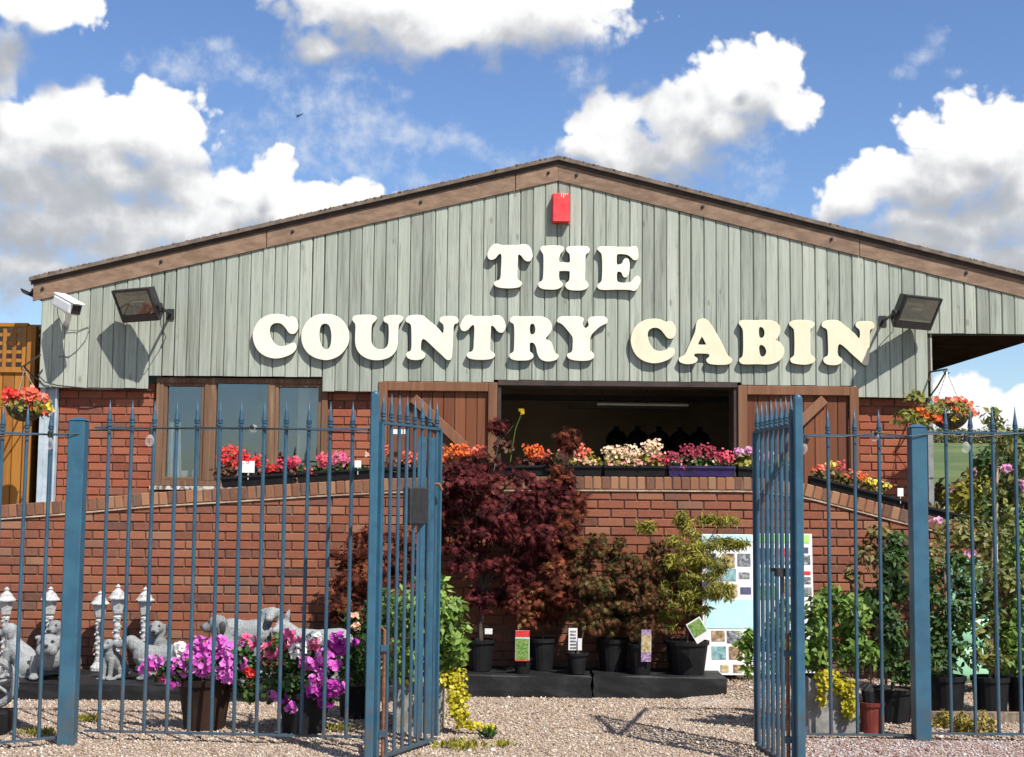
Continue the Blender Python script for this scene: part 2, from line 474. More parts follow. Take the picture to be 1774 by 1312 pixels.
MAT['mortar'] = simple('mortar', (0.10, 0.050, 0.034), (0.21, 0.125, 0.085), 0.95, 5.0, 6, 0.4, 150.0, thr=(0.42, 0.72))
MAT['bed_mortar'] = simple('bed_mortar', (0.30, 0.20, 0.13), (0.46, 0.36, 0.26), 0.95, 9.0, 6, 0.4, 90.0)
MAT['door'] = wood_planks('stained_door_wood', [(0.0, (0.06, 0.022, 0.011)), (0.4, (0.13, 0.043, 0.019)), (0.7, (0.19, 0.068, 0.030)), (1.0, (0.26, 0.11, 0.055))], 0.65, False, 0.3)
MAT['rail'] = wood_planks('door_rail_wood', [(0.0, (0.10, 0.042, 0.021)), (0.4, (0.175, 0.078, 0.040)), (0.7, (0.24, 0.12, 0.068)), (1.0, (0.33, 0.20, 0.13))], 0.7, False, 0.3)
MAT['frame'] = wood_planks('peeling_window_frame', [(0.0, (0.035, 0.020, 0.013)), (0.35, (0.09, 0.048, 0.028)), (0.6, (0.17, 0.095, 0.055)), (0.8, (0.30, 0.22, 0.15)), (1.0, (0.45, 0.40, 0.33))], 0.75, False, 0.4)
MAT['dark_timber'] = simple('dark_timber', (0.022, 0.013, 0.010), (0.05, 0.028, 0.02), 0.7, 5.0)
MAT['soffit'] = simple('soffit_board', (0.018, 0.010, 0.008), (0.03, 0.018, 0.013), 0.95, 4.0, spec=0.0)
MAT['blue'] = simple('blue_gate_paint', (0.027, 0.082, 0.132), (0.036, 0.102, 0.158), 0.42, 6.0, 5, 0.08, 60.0, spec=0.5, rvar=0.08)
MAT['blue_bar'] = simple('blue_bar_paint', (0.030, 0.062, 0.103), (0.042, 0.080, 0.120), 0.45, 14.0, 5, 0.1, 80.0, rvar=0.12)
def worn_paint(name, c1, c2, rough, rust_amount):
    m, N, b, _ = newmat(name)
    v, rnd = coords(N, True)
    pos = N.n('ShaderNodeNewGeometry').outputs['Position']
    c = N.mix(N.sstep(N.noise(v, 9.0, 5, 0.6), 0.35, 0.65), (*c1, 1), (*c2, 1))
    fade = N.noise(v, 2.0, 4, 0.6)
    c = N.mix(N.m('MULTIPLY', N.sstep(fade, 0.5, 0.75), 0.35), c, (c2[0] * 1.6, c2[1] * 1.45, c2[2] * 1.35, 1))
    sz = N.n('ShaderNodeSeparateXYZ'); N.t.links.new(pos, sz.inputs[0])
    low = N.sstep(sz.outputs[2], 0.05, 0.75, 0.10, 0.0)
    chip = N.noise(v, 38.0, 5, 0.65)
    k = N.m('ADD', chip, low)
    c = N.mix(N.sstep(k, 0.70 - rust_amount, 0.74 - rust_amount), c, (0.13, 0.055, 0.028, 1))
    grime = N.m('ADD', N.noise(v, 7.0, 5, 0.7), N.m('MULTIPLY', low, 2.2))
    c = N.mix(N.m('MULTIPLY', N.sstep(grime, 0.56, 0.85), 0.5), c, (0.075, 0.065, 0.05, 1))
    N.put(b.inputs['Base Color'], c); b.inputs['Roughness'].default_value = rough
    bump(N, b, chip, 0.12, 0.006)
    return m
MAT['blue'] = worn_paint('blue_gate_paint', (0.020, 0.078, 0.128), (0.028, 0.100, 0.156), 0.45, 0.0)
MAT['blue_bar'] = worn_paint('blue_bar_paint', (0.017, 0.058, 0.100), (0.027, 0.078, 0.122), 0.5, 0.035)
MAT['rust'] = simple('rusty_iron', (0.11, 0.04, 0.02), (0.22, 0.085, 0.035), 0.85, 30.0, 6, 0.4, 120.0)
MAT['galv'] = simple('galvanised_steel', (0.36, 0.42, 0.47), (0.46, 0.52, 0.57), 0.5, 9.0, 4, 0.0, metal=0.2)
MAT['grey_post'] = simple('grey_post_paint', (0.16, 0.17, 0.17), (0.22, 0.23, 0.23), 0.7, 8.0)
MAT['orange_wood'] = wood_planks('orange_fence_wood', [(0.0, (0.14, 0.050, 0.010)), (0.35, (0.25, 0.098, 0.016)), (0.7, (0.36, 0.155, 0.026)), (1.0, (0.44, 0.205, 0.042))], 0.7, False, 0.35)
MAT['cream'] = simple('cream_letter_paint', (0.66, 0.61, 0.49), (0.70, 0.65, 0.53), 0.5, 4.0)
MAT['cream2'] = simple('warm_cream_letter_paint', (0.66, 0.575, 0.41), (0.70, 0.61, 0.445), 0.5, 4.0)
def letter_paint(name, c1, c2):
    m, N, b, _ = newmat(name)
    pos = N.n('ShaderNodeNewGeometry').outputs['Position']
    c = N.mix(N.sstep(N.noise(pos, 5.0, 4, 0.6), 0.35, 0.65), (*c1, 1), (*c2, 1))
    run = N.noise(N.v('MULTIPLY', pos, (34.0, 1.0, 2.4)), 1.0, 5, 0.7)
    c = N.mix(N.m('MULTIPLY', N.sstep(run, 0.53, 0.78), 0.42), c, (0.36, 0.31, 0.21, 1))
    spk = N.noise(pos, 75.0, 4, 0.7)
    c = N.mix(N.m('MULTIPLY', N.sstep(spk, 0.62, 0.72), 0.5), c, (0.40, 0.36, 0.27, 1))
    N.put(b.inputs['Base Color'], c); b.inputs['Roughness'].default_value = 0.55
    bump(N, b, N.noise(pos, 50.0, 4, 0.6), 0.15, 0.006)
    return m
MAT['cream'] = letter_paint('cream_letter_paint', (0.68, 0.635, 0.53), (0.73, 0.685, 0.58))
MAT['cream2'] = letter_paint('warm_cream_letter_paint', (0.66, 0.575, 0.41), (0.71, 0.62, 0.455))
MAT['green_edge'] = simple('dark_green_letter_edge', (0.02, 0.065, 0.035), (0.035, 0.095, 0.055), 0.5, 10.0)
MAT['red_box'] = simple('red_alarm_plastic', (0.60, 0.035, 0.04), (0.68, 0.06, 0.06), 0.4, 12.0)
MAT['white_plastic'] = simple('white_plastic', (0.74, 0.74, 0.74), (0.80, 0.80, 0.80), 0.4, 12.0)
MAT['black_metal'] = simple('black_metal', (0.014, 0.014, 0.015), (0.026, 0.025, 0.025), 0.5, 20.0)
MAT['black_plastic'] = simple('black_pot_plastic', (0.008, 0.008, 0.009), (0.012, 0.012, 0.013), 0.6, 12.0, rvar=0.2, spec=0.2)
MAT['membrane'] = simple('black_membrane', (0.009, 0.009, 0.010), (0.026, 0.027, 0.028), 0.6, 5.0, 7, 0.5, 14.0, thr=(0.4, 0.8), spec=0.25)
MAT['purple_plastic'] = simple('purple_tray', (0.016, 0.010, 0.05), (0.035, 0.018, 0.12), 0.4, 12.0)
MAT['stone'] = simple('cast_stone', (0.125, 0.13, 0.132), (0.30, 0.31, 0.31), 0.85, 110.0, 6, 0.8, 90.0, thr=(0.3, 0.7), rvar=0.28)
MAT['stone_dark'] = simple('dark_stone_wash', (0.018, 0.018, 0.020), (0.04, 0.04, 0.042), 0.7, 60.0)
MAT['white_stone'] = simple('white_cast_stone', (0.16, 0.16, 0.16), (0.40, 0.40, 0.395), 0.8, 34.0, 6, 0.6, 60.0, thr=(0.28, 0.5))
MAT['pot_brown'] = simple('dark_brown_pot', (0.016, 0.008, 0.005), (0.036, 0.018, 0.011), 0.7, 7.0, 5, 0.2, 40.0, spec=0.2)
MAT['pot_red'] = simple('red_brown_pot', (0.13, 0.02, 0.014), (0.19, 0.035, 0.022), 0.5, 7.0)
MAT['planter_grey'] = simple('grey_planter', (0.15, 0.145, 0.13), (0.25, 0.24, 0.22), 0.8, 9.0, 6, 0.4, 50.0)
MAT['soil'] = simple('potting_soil', (0.018, 0.012, 0.008), (0.04, 0.028, 0.02), 0.95, 30.0, 5, 0.6, 90.0)
MAT['bark'] = simple('bark', (0.10, 0.07, 0.045), (0.24, 0.19, 0.14), 0.9, 24.0, 5, 0.6, 60.0, stretch=(1, 1, 0.3))
MAT['bark_dark'] = simple('dark_bark', (0.030, 0.020, 0.014), (0.075, 0.055, 0.040), 0.9, 24.0, 5, 0.6, 60.0, stretch=(1, 1, 0.3))
MAT['cane'] = simple('bamboo_cane', (0.34, 0.27, 0.17), (0.48, 0.39, 0.26), 0.7, 12.0)
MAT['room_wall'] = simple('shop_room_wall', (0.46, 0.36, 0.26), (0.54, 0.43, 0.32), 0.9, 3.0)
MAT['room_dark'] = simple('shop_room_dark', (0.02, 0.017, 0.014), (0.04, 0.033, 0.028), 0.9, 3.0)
MAT['concrete'] = simple('ramp_concrete', (0.25, 0.24, 0.22), (0.36, 0.34, 0.31), 0.9, 5.0, 6, 0.3, 60.0)
MAT['card'] = simple('white_card', (0.66, 0.66, 0.655), (0.73, 0.73, 0.72), 0.6, 9.0)
MAT['wire'] = simple('dark_cable', (0.015, 0.015, 0.015), (0.03, 0.03, 0.03), 0.6, 9.0)
MAT['grey_cable'] = simple('grey_cable', (0.10, 0.11, 0.10), (0.15, 0.16, 0.15), 0.7, 9.0)
MAT['reflector'] = simple('lamp_reflector', (0.38, 0.36, 0.29), (0.50, 0.47, 0.38), 0.35, 4.0, metal=0.3)
MAT['chain'] = simple('chain_steel', (0.40, 0.38, 0.34), (0.52, 0.50, 0.46), 0.4, 9.0, metal=0.6)
MAT['basket'] = simple('basket_liner', (0.035, 0.024, 0.014), (0.07, 0.05, 0.03), 0.95, 30.0, 5, 0.8, 70.0)
MAT['teal'] = simple('teal_plastic', (0.02, 0.17, 0.21), (0.03, 0.21, 0.26), 0.45, 8.0)
MAT['mint'] = simple('mint_green_sheet', (0.27, 0.56, 0.36), (0.34, 0.64, 0.43), 0.5, 5.0, 5, 0.3, 8.0)
MAT['worn_sill'] = simple('worn_sill_paint', (0.10, 0.07, 0.05), (0.52, 0.49, 0.44), 0.8, 16.0, 6, 0.3, 60.0, thr=(0.42, 0.58))
MAT['white_wood'] = simple('white_painted_wood', (0.66, 0.63, 0.58), (0.76, 0.74, 0.70), 0.6, 8.0)

def glass_mat(name, fac=0.14, tint=(0.75, 0.8, 0.8)):
    m, N, b, out = newmat(name)
    tr = N.n('ShaderNodeBsdfTransparent'); tr.inputs[0].default_value = (*tint, 1)
    gl = N.n('ShaderNodeBsdfGlossy'); gl.inputs['Roughness'].default_value = 0.015; gl.inputs['Color'].default_value = (0.78, 0.90, 0.98, 1)
    ge = N.n('ShaderNodeNewGeometry')
    bp = N.n('ShaderNodeBump'); bp.inputs['Strength'].default_value = 0.35; bp.inputs['Distance'].default_value = 0.01
    N.put(bp.inputs['Height'], N.noise(ge.outputs['Position'], 1.6, 2, 0.4)); N.t.links.new(bp.outputs[0], gl.inputs['Normal'])
    fr = N.n('ShaderNodeFresnel'); fr.inputs[0].default_value = 1.5
    f = N.m('ADD', N.m('MULTIPLY', fr.outputs[0], 0.8), fac, clamp=True)
    mx = N.n('ShaderNodeMixShader'); N.put(mx.inputs[0], f)
    N.t.links.new(tr.outputs[0], mx.inputs[1]); N.t.links.new(gl.outputs[0], mx.inputs[2]); N.t.links.new(mx.outputs[0], out.inputs[0])
    return m
MAT['glass'] = glass_mat('window_glass', 0.085, (0.93, 0.96, 0.97))
MAT['lamp_glass'] = glass_mat('lamp_glass', 0.08, (0.85, 0.85, 0.8))
def bulb_mat():
    m, N, b, out = newmat('clear_bulb')
    b.inputs['Base Color'].default_value = (0.75, 0.76, 0.76, 1); b.inputs['Roughness'].default_value = 0.06
    tr = N.n('ShaderNodeBsdfTransparent'); mx = N.n('ShaderNodeMixShader')
    lw = N.n('ShaderNodeLayerWeight'); lw.inputs[0].default_value = 0.35
    N.put(mx.inputs[0], N.m('MULTIPLY_ADD', lw.outputs['Facing'], 0.40, 0.08))
    N.t.links.new(tr.outputs[0], mx.inputs[1]); N.t.links.new(b.outputs[0], mx.inputs[2]); N.t.links.new(mx.outputs[0], out.inputs[0])
    return m
MAT['bulb'] = bulb_mat(); MAT['bulb_old'] = glass_mat('bulb_glass', 0.30, (0.88, 0.88, 0.88))

G_MID = [(0.0, (0.012, 0.03, 0.006)), (0.4, (0.03, 0.07, 0.012)), (0.75, (0.06, 0.12, 0.022)), (1.0, (0.12, 0.19, 0.045))]
MAT['leaf_green'] = leaf_mat('leaf_green', [(0.0, (0.03, 0.065, 0.008)), (0.3, (0.09, 0.17, 0.022)), (0.65, (0.18, 0.28, 0.045)), (1.0, (0.32, 0.42, 0.11))])
MAT['leaf_dark'] = leaf_mat('leaf_dark', G_MID)
MAT['leaf_maple'] = leaf_mat('leaf_maple_red', rough=0.8, stops=[(0.0, (0.022, 0.005, 0.006)), (0.35, (0.055, 0.011, 0.013)), (0.7, (0.115, 0.021, 0.022)), (0.9, (0.185, 0.042, 0.038)), (1.0, (0.26, 0.10, 0.07))], trans=0.3)
MAT['leaf_maple2'] = leaf_mat('leaf_maple_bronze', rough=0.8, stops=[(0.0, (0.022, 0.010, 0.006)), (0.3, (0.07, 0.018, 0.012)), (0.55, (0.13, 0.030, 0.018)), (0.8, (0.22, 0.065, 0.032)), (1.0, (0.22, 0.17, 0.05))], trans=0.3)
MAT['leaf_maple3'] = leaf_mat('leaf_maple_greenred', rough=0.8, stops=[(0.0, (0.018, 0.018, 0.008)), (0.3, (0.055, 0.05, 0.018)), (0.55, (0.12, 0.030, 0.018)), (0.8, (0.13, 0.085, 0.03)), (1.0, (0.20, 0.17, 0.055))], trans=0.3)
MAT['leaf_acer'] = leaf_mat('leaf_acer_green', [(0.0, (0.05, 0.055, 0.008)), (0.3, (0.16, 0.16, 0.02)), (0.65, (0.32, 0.295, 0.04)), (1.0, (0.50, 0.42, 0.08))], 0.4)
MAT['leaf_yellow'] = leaf_mat('leaf_yellow', [(0.0, (0.22, 0.20, 0.012)), (0.4, (0.46, 0.40, 0.02)), (0.8, (0.64, 0.56, 0.04)), (1.0, (0.72, 0.66, 0.12))], 0.4)
MAT['leaf_lime'] = leaf_mat('leaf_lime', [(0.0, (0.07, 0.09, 0.015)), (0.4, (0.18, 0.20, 0.035)), (0.8, (0.32, 0.32, 0.07)), (1.0, (0.42, 0.40, 0.14))], 0.4)
MAT['leaf_olive'] = leaf_mat('leaf_olive', [(0.0, (0.05, 0.035, 0.012)), (0.4, (0.12, 0.085, 0.022)), (0.75, (0.20, 0.16, 0.04)), (1.0, (0.30, 0.25, 0.07))], 0.35)
MAT['leaf_stock'] = leaf_mat('leaf_stock', [(0.0, (0.03, 0.045, 0.01)), (0.35, (0.09, 0.115, 0.022)), (0.65, (0.19, 0.20, 0.045)), (1.0, (0.36, 0.34, 0.11))], 0.4)
MAT['leaf_sedum'] = leaf_mat('leaf_sedum', [(0.0, (0.14, 0.10, 0.02)), (0.4, (0.27, 0.21, 0.035)), (0.8, (0.42, 0.34, 0.06)), (1.0, (0.5, 0.42, 0.12))], 0.3)
MAT['leaf_wine'] = leaf_mat('leaf_wine', [(0.0, (0.05, 0.012, 0.010)), (0.5, (0.10, 0.025, 0.016)), (1.0, (0.12, 0.10, 0.03))], 0.3)
FL = {
 'red': [(0.0, (0.42, 0.012, 0.012)), (0.5, (0.66, 0.03, 0.025)), (1.0, (0.80, 0.10, 0.07))],
 'rose': [(0.0, (0.48, 0.025, 0.07)), (0.5, (0.68, 0.07, 0.13)), (1.0, (0.82, 0.24, 0.27))],
 'coral': [(0.0, (0.56, 0.06, 0.03)), (0.5, (0.74, 0.16, 0.09)), (1.0, (0.86, 0.42, 0.30))],
 'orange': [(0.0, (0.56, 0.045, 0.012)), (0.5, (0.74, 0.13, 0.02)), (1.0, (0.84, 0.36, 0.05))],
 'cream': [(0.0, (0.60, 0.34, 0.24)), (0.45, (0.78, 0.58, 0.38)), (1.0, (0.86, 0.78, 0.58))],
 'pinkcream': [(0.0, (0.58, 0.11, 0.12)), (0.4, (0.76, 0.36, 0.29)), (1.0, (0.86, 0.68, 0.52))],
 'crimson': [(0.0, (0.16, 0.010, 0.024)), (0.45, (0.30, 0.022, 0.05)), (0.8, (0.44, 0.07, 0.11)), (1.0, (0.58, 0.28, 0.28))],
 'mauve': [(0.0, (0.44, 0.12, 0.32)), (0.5, (0.64, 0.30, 0.48)), (1.0, (0.82, 0.62, 0.66))],
 'magenta': [(0.0, (0.48, 0.04, 0.37)), (0.4, (0.66, 0.13, 0.54)), (0.75, (0.78, 0.28, 0.66)), (1.0, (0.85, 0.48, 0.76))],
 'hotpink': [(0.0, (0.58, 0.055, 0.18)), (0.5, (0.72, 0.14, 0.30)), (1.0, (0.84, 0.36, 0.46))],
 'white': [(0.0, (0.70, 0.66, 0.62)), (0.6, (0.82, 0.80, 0.76)), (1.0, (0.86, 0.85, 0.83))],
 'yellow': [(0.0, (0.62, 0.40, 0.03)), (0.5, (0.78, 0.58, 0.05)), (1.0, (0.84, 0.74, 0.22))],
 'peach': [(0.0, (0.64, 0.30, 0.20)), (0.5, (0.80, 0.50, 0.36)), (1.0, (0.86, 0.70, 0.56))],
 'purple': [(0.0, (0.34, 0.014, 0.28)), (0.5, (0.48, 0.04, 0.40)), (1.0, (0.64, 0.14, 0.55))],
}
for k, v in FL.items(): MAT['fl_' + k] = flower_mat('petal_' + k, v)

# ------------------------------------------------------------------ leaf and flower clouds
def _maple():
    V = [(0, 0.42, 0.0)]; lob = [(-125, .45), (-80, .72), (-38, .92), (0, 1.0), (38, .92), (80, .72), (125, .45)]
    pts = []
    for i, (a, l) in enumerate(lob):
        t = math.radians(a)
        pts.append((math.sin(t) * l * 0.62, 0.38 + math.cos(t) * l * 0.62, -0.06 * l))
        if i < len(lob) - 1:
            t2 = math.radians((a + lob[i + 1][0]) / 2)
            pts.append((math.sin(t2) * 0.14, 0.38 + math.cos(t2) * 0.14, 0.02))
    pts.append((0, 0, 0))
    V += pts; n = len(pts)
    return V, [(0, i + 1, i % n + 2 if i < n - 1 else 1) for i in range(n)]
def _disc(nl, depth=0.25, notch=0.82):
    V = [(0, 0, -depth)]
    for i in range(nl * 2):
        t = math.pi * i / nl; r = 0.5 if i % 2 == 0 else 0.5 * notch
        V.append((math.cos(t) * r, math.sin(t) * r, 0.05 if i % 2 == 0 else 0.0))
    n = nl * 2
    return V, [(0, i + 1, (i + 1) % n + 1) for i in range(n)]
TEMPL = {
 'leaf': ([(0, 0, 0), (.27, .45, .07), (0, 1, -.07), (-.27, .45, .07)], [(0, 1, 2), (0, 2, 3)]),
 'round': ([(0, 0, 0), (.42, .3, .06), (.36, .75, .02), (0, 1, -.05), (-.36, .75, .02), (-.42, .3, .06)], [(0, 1, 2), (0, 2, 3), (0, 3, 4), (0, 4, 5)]),
 'narrow': ([(0, 0, 0), (.11, .4, .03), (0, 1, -.14), (-.11, .4, .03)], [(0, 1, 2), (0, 2, 3)]),
 'maple': _maple(),
 'bloom': _disc(5, 0.22, 0.80),
 'petal': _disc(4, 0.12, 0.6),
}
def scatter(name, pos, nrm, size, kind, mat, parent=None, org=None, droop=0.0):
    """one mesh of many leaves or petals: positions, facing directions, sizes"""
    T, F = TEMPL[kind]
    T = np.array(T); F = np.array(F); n = len(pos); k = len(T)
    nrm = nrm / np.maximum(np.linalg.norm(nrm, axis=1, keepdims=True), 1e-6)
    ref = rng.normal(size=(n, 3))
    t = np.cross(nrm, ref); t /= np.maximum(np.linalg.norm(t, axis=1, keepdims=True), 1e-6)
    b = np.cross(nrm, t)
    if droop:
        b = b + np.array([0, 0, -droop]); b /= np.linalg.norm(b, axis=1, keepdims=True)
        t = np.cross(b, nrm); t /= np.maximum(np.linalg.norm(t, axis=1, keepdims=True), 1e-6)
        nrm = np.cross(t, b)
    V = pos[:, None, :] + size[:, None, None] * (T[None, :, 0:1] * t[:, None, :] + T[None, :, 1:2] * b[:, None, :] + T[None, :, 2:3] * nrm[:, None, :])
    FF = (F[None] + (np.arange(n) * k)[:, None, None]).reshape(-1, 3)
    return obj(name, V.reshape(-1, 3), FF, mat, parent, org)

def blob_pts(blobs, n, shell=0.45, up=0.5, rnd=0.7):
    """blobs: (centre xyz, radii xyz); returns points spread in their outer parts and facing directions"""
    c = np.array([list(b[0]) for b in blobs], dtype=float); r = np.array([b[1] for b in blobs], dtype=float)
    wgt = (r[:, 0] * r[:, 2]) ** 0.9
    idx = rng.choice(len(blobs), size=n, p=wgt / wgt.sum())
    d = rng.normal(size=(n, 3)); d /= np.linalg.norm(d, axis=1, keepdims=True)
    rad = 1 - shell * rng.random(n) ** 1.3 + rng.normal(size=n) * 0.10
    pos = c[idx] + d * r[idx] * rad[:, None]
    nr = d * np.array([0.7, 1.0, 0.7]) + np.array([0, -0.25, up]) + rng.normal(size=(n, 3)) * rnd * 0.6
    return pos, nr

def layered(blobs, k=7, flat=0.30, wide=0.42):
    """break each leaf mass into small tiers with gaps between them"""
    out = []
    for c, r in blobs:
        for _ in range(k):
            d = rng.normal(size=3); d /= np.linalg.norm(d); d *= (0.35 + 0.6 * rng.random())
            out.append((Vector((c[0] + d[0] * r[0], c[1] + d[1] * r[1], c[2] + d[2] * r[2])), (r[0] * wide, r[1] * wide, max(r[2] * flat, 0.03))))
    return out
def pxblob(px, py, rx, ry, Y, ryd=None):
    s = SP(Y)
    return (W(px, py, Y), (rx / s, (ryd if ryd is not None else min(rx, ry) / s), ry / s))

def sizes(n, a, b): return a + (b - a) * rng.random(n)

# ================================================================== GROUND AND TERRAIN
def gz(x, y):
    """height of the gravel yard: flat, rising gently towards the wall on the right"""
    a = min(max((x - 1.35) / 0.5, 0), 1); b = min(max((y - 10.75) / 0.9, 0), 1)
    return 0.10 * a * a * (3 - 2 * a) * b * b * (3 - 2 * b)

def hill(y):
    t = max(y - 15.0, 0.0)
    return -0.03 + min(t, 95) * 0.072 * min(t / 12.0, 1.0)

def build_ground():
    m, N, b, _ = newmat('field_grass')
    pos = N.n('ShaderNodeNewGeometry').outputs['Position']
    n = N.noise(pos, 0.12, 5, 0.6); n2 = N.noise(pos, 0.9, 6, 0.75)
    c = N.ramp(N.m('ADD', N.m('MULTIPLY', n, 0.6), N.m('MULTIPLY', n2, 0.4)), [(0.3, (0.032, 0.055, 0.014)), (0.5, (0.075, 0.11, 0.028)), (0.7, (0.17, 0.18, 0.06))])
    N.put(b.inputs['Base Color'], c); b.inputs['Roughness'].default_value = 0.95
    bump(N, b, N.noise(pos, 14, 5, 0.7), 0.6, 0.08)
    ys = [-60, -20, 0, 6, 10, 13, 15, 17, 20, 24, 28, 34, 42, 52, 65, 80, 100, 130, 170, 220, 320, 600, 1200, 2400]
    xs = [-1500, -500, -150, -60, -30, -15, -8, 0, 8, 15, 30, 60, 150, 500, 1500]
    V = [(x, y, hill(y) + 0.15 * math.sin(x * 0.13 + y * 0.05) * min(max(y - 16, 0) / 20, 1)) for y in ys for x in xs]
    k = len(xs)
    F = [(j * k + i, j * k + i + 1, (j + 1) * k + i + 1, (j + 1) * k + i) for j in range(len(ys) - 1) for i in range(k - 1)]
    o = obj('field', V, F, m, org=(0, 0, 0), smooth=True); o['kind'] = 'structure'

    m, N, b, _ = newmat('gravel_bed')
    pos = N.n('ShaderNodeNewGeometry').outputs['Position']
    vo = N.n('ShaderNodeTexVoronoi'); N.put(vo.inputs['Vector'], pos); vo.inputs['Scale'].default_value = 70.0
    sp = N.n('ShaderNodeSeparateColor'); N.t.links.new(vo.outputs['Color'], sp.inputs[0])
    c = N.ramp(sp.outputs[0], [(0.0, (0.17, 0.125, 0.10)), (0.3, (0.29, 0.22, 0.17)), (0.6, (0.38, 0.30, 0.24)), (0.85, (0.46, 0.39, 0.33)), (1.0, (0.6, 0.56, 0.52))])
    big = N.noise(pos, 1.3, 4, 0.6)
    c = N.mix(N.m('MULTIPLY', N.sstep(big, 0.45, 0.75), 0.4), c, (0.20, 0.145, 0.115, 1))
    N.put(b.inputs['Base Color'], c); b.inputs['Roughness'].default_value = 0.95
    bump(N, b, vo.outputs['Distance'], 0.8, 0.02)
    xs = np.concatenate([[-14, -9], np.arange(-6, 7.01, 0.35), [9, 14]]); ys = np.concatenate([[-6, 0, 4], np.arange(6, 12.1, 0.3), [13.2, 14.6]])
    V = [(x, y, gz(x, y) + 0.004) for y in ys for x in xs]; k = len(xs)
    F = [(j * k + i, j * k + i + 1, (j + 1) * k + i + 1, (j + 1) * k + i) for j in range(len(ys) - 1) for i in range(k - 1)]
    o = obj('gravel_yard', V, F, m, org=(0, 0, 0)); o['kind'] = 'structure'

    # the stones themselves
    m, N, b, _ = newmat('gravel_stone')
    ge = N.n('ShaderNodeNewGeometry')
    c = N.ramp(ge.outputs['Random Per Island'], [(0.0, (0.15, 0.105, 0.078)), (0.2, (0.25, 0.175, 0.125)), (0.5, (0.325, 0.24, 0.172)), (0.75, (0.385, 0.30, 0.222)), (0.94, (0.44, 0.365, 0.285)), (1.0, (0.64, 0.60, 0.54))])
    sx = N.n('ShaderNodeSeparateXYZ'); N.t.links.new(ge.outputs['Position'], sx.inputs[0])
    # a redder, mixed gravel was spread along the fence on the right
    red = N.m('MULTIPLY', N.sstep(sx.outputs[0], 1.65, 1.95), N.sstep(sx.outputs[1], 9.55, 9.25))
    cr = N.ramp(ge.outputs['Random Per Island'], [(0.0, (0.12, 0.07, 0.06)), (0.35, (0.25, 0.14, 0.115)), (0.6, (0.33, 0.22, 0.19)), (0.8, (0.30, 0.31, 0.33)), (1.0, (0.52, 0.47, 0.45))])
    c = N.mix(red, c, cr)
    N.put(b.inputs['Base Color'], c); b.inputs['Roughness'].default_value = 0.9
    OCT = np.array([(1, 0, 0), (0, 1, 0), (-1, 0, 0), (0, -1, 0), (0, 0, 1), (0, 0, -1)], dtype=float)
    OF = np.array([(0, 1, 4), (1, 2, 4), (2, 3, 4), (3, 0, 4), (1, 0, 5), (2, 1, 5), (3, 2, 5), (0, 3, 5)])
    n = 98000
    y = 7.7 + (11.75 - 7.7) * rng.random(n) ** 0.85; x = (rng.random(n) - 0.5) * 2 * (y * 0.39 + 0.15)
    nn = len(x)
    r = 0.0048 + 0.0068 * rng.random(nn) ** 2.0
    big = rng.random(nn) < 0.008; r[big] *= 2.1
    z = np.array([gz(a, b_) for a, b_ in zip(x, y)]) + 0.004 + r * 0.25
    Vv = OCT[None] * (1 + 0.35 * rng.normal(size=(nn, 6, 1))) * r[:, None, None] * (0.7 + 0.6 * rng.random((nn, 1, 3))) * np.array([1.1, 1.1, 0.75])
    th = rng.random(nn) * 6.28; ct, st = np.cos(th)[:, None], np.sin(th)[:, None]
    Vx = Vv[:, :, 0] * ct - Vv[:, :, 1] * st; Vy = Vv[:, :, 0] * st + Vv[:, :, 1] * ct
    Vv = np.stack([Vx + x[:, None], Vy + y[:, None], Vv[:, :, 2] + z[:, None]], -1)
    FF = (OF[None] + (np.arange(nn) * 6)[:, None, None]).reshape(-1, 3)
    o = obj('gravel', Vv.reshape(-1, 3), FF, m, org=(0, 9, 0)); o['kind'] = 'stuff'
    o['label'] = 'pinkish beige gravel stones covering the yard by the gates'
build_ground()

# ================================================================== BUILDING
YS = 12.80                                    # front of the boarding
YB = 12.90                                    # front of the brickwork behind it
_a = W(967, 314, YS); XA, ZA = _a.x, _a.z     # apex of the boarding, under the bargeboard
SLOPE = 0.244
X_L = W(69, 600, YS).x; X_R = W(1818, 560, YS).x
def z_low(x): return ZA - SLOPE * abs(x - XA)
def X(px, py=650, Y=YS): return W(px, py, Y).x
def Z(px, py, Y=YS): return W(px, py, Y).z

shop = thing('shop_building', 'gabled country shop with grey green boarding over red brick walls', 'building', (XA, YS + 4, 0))

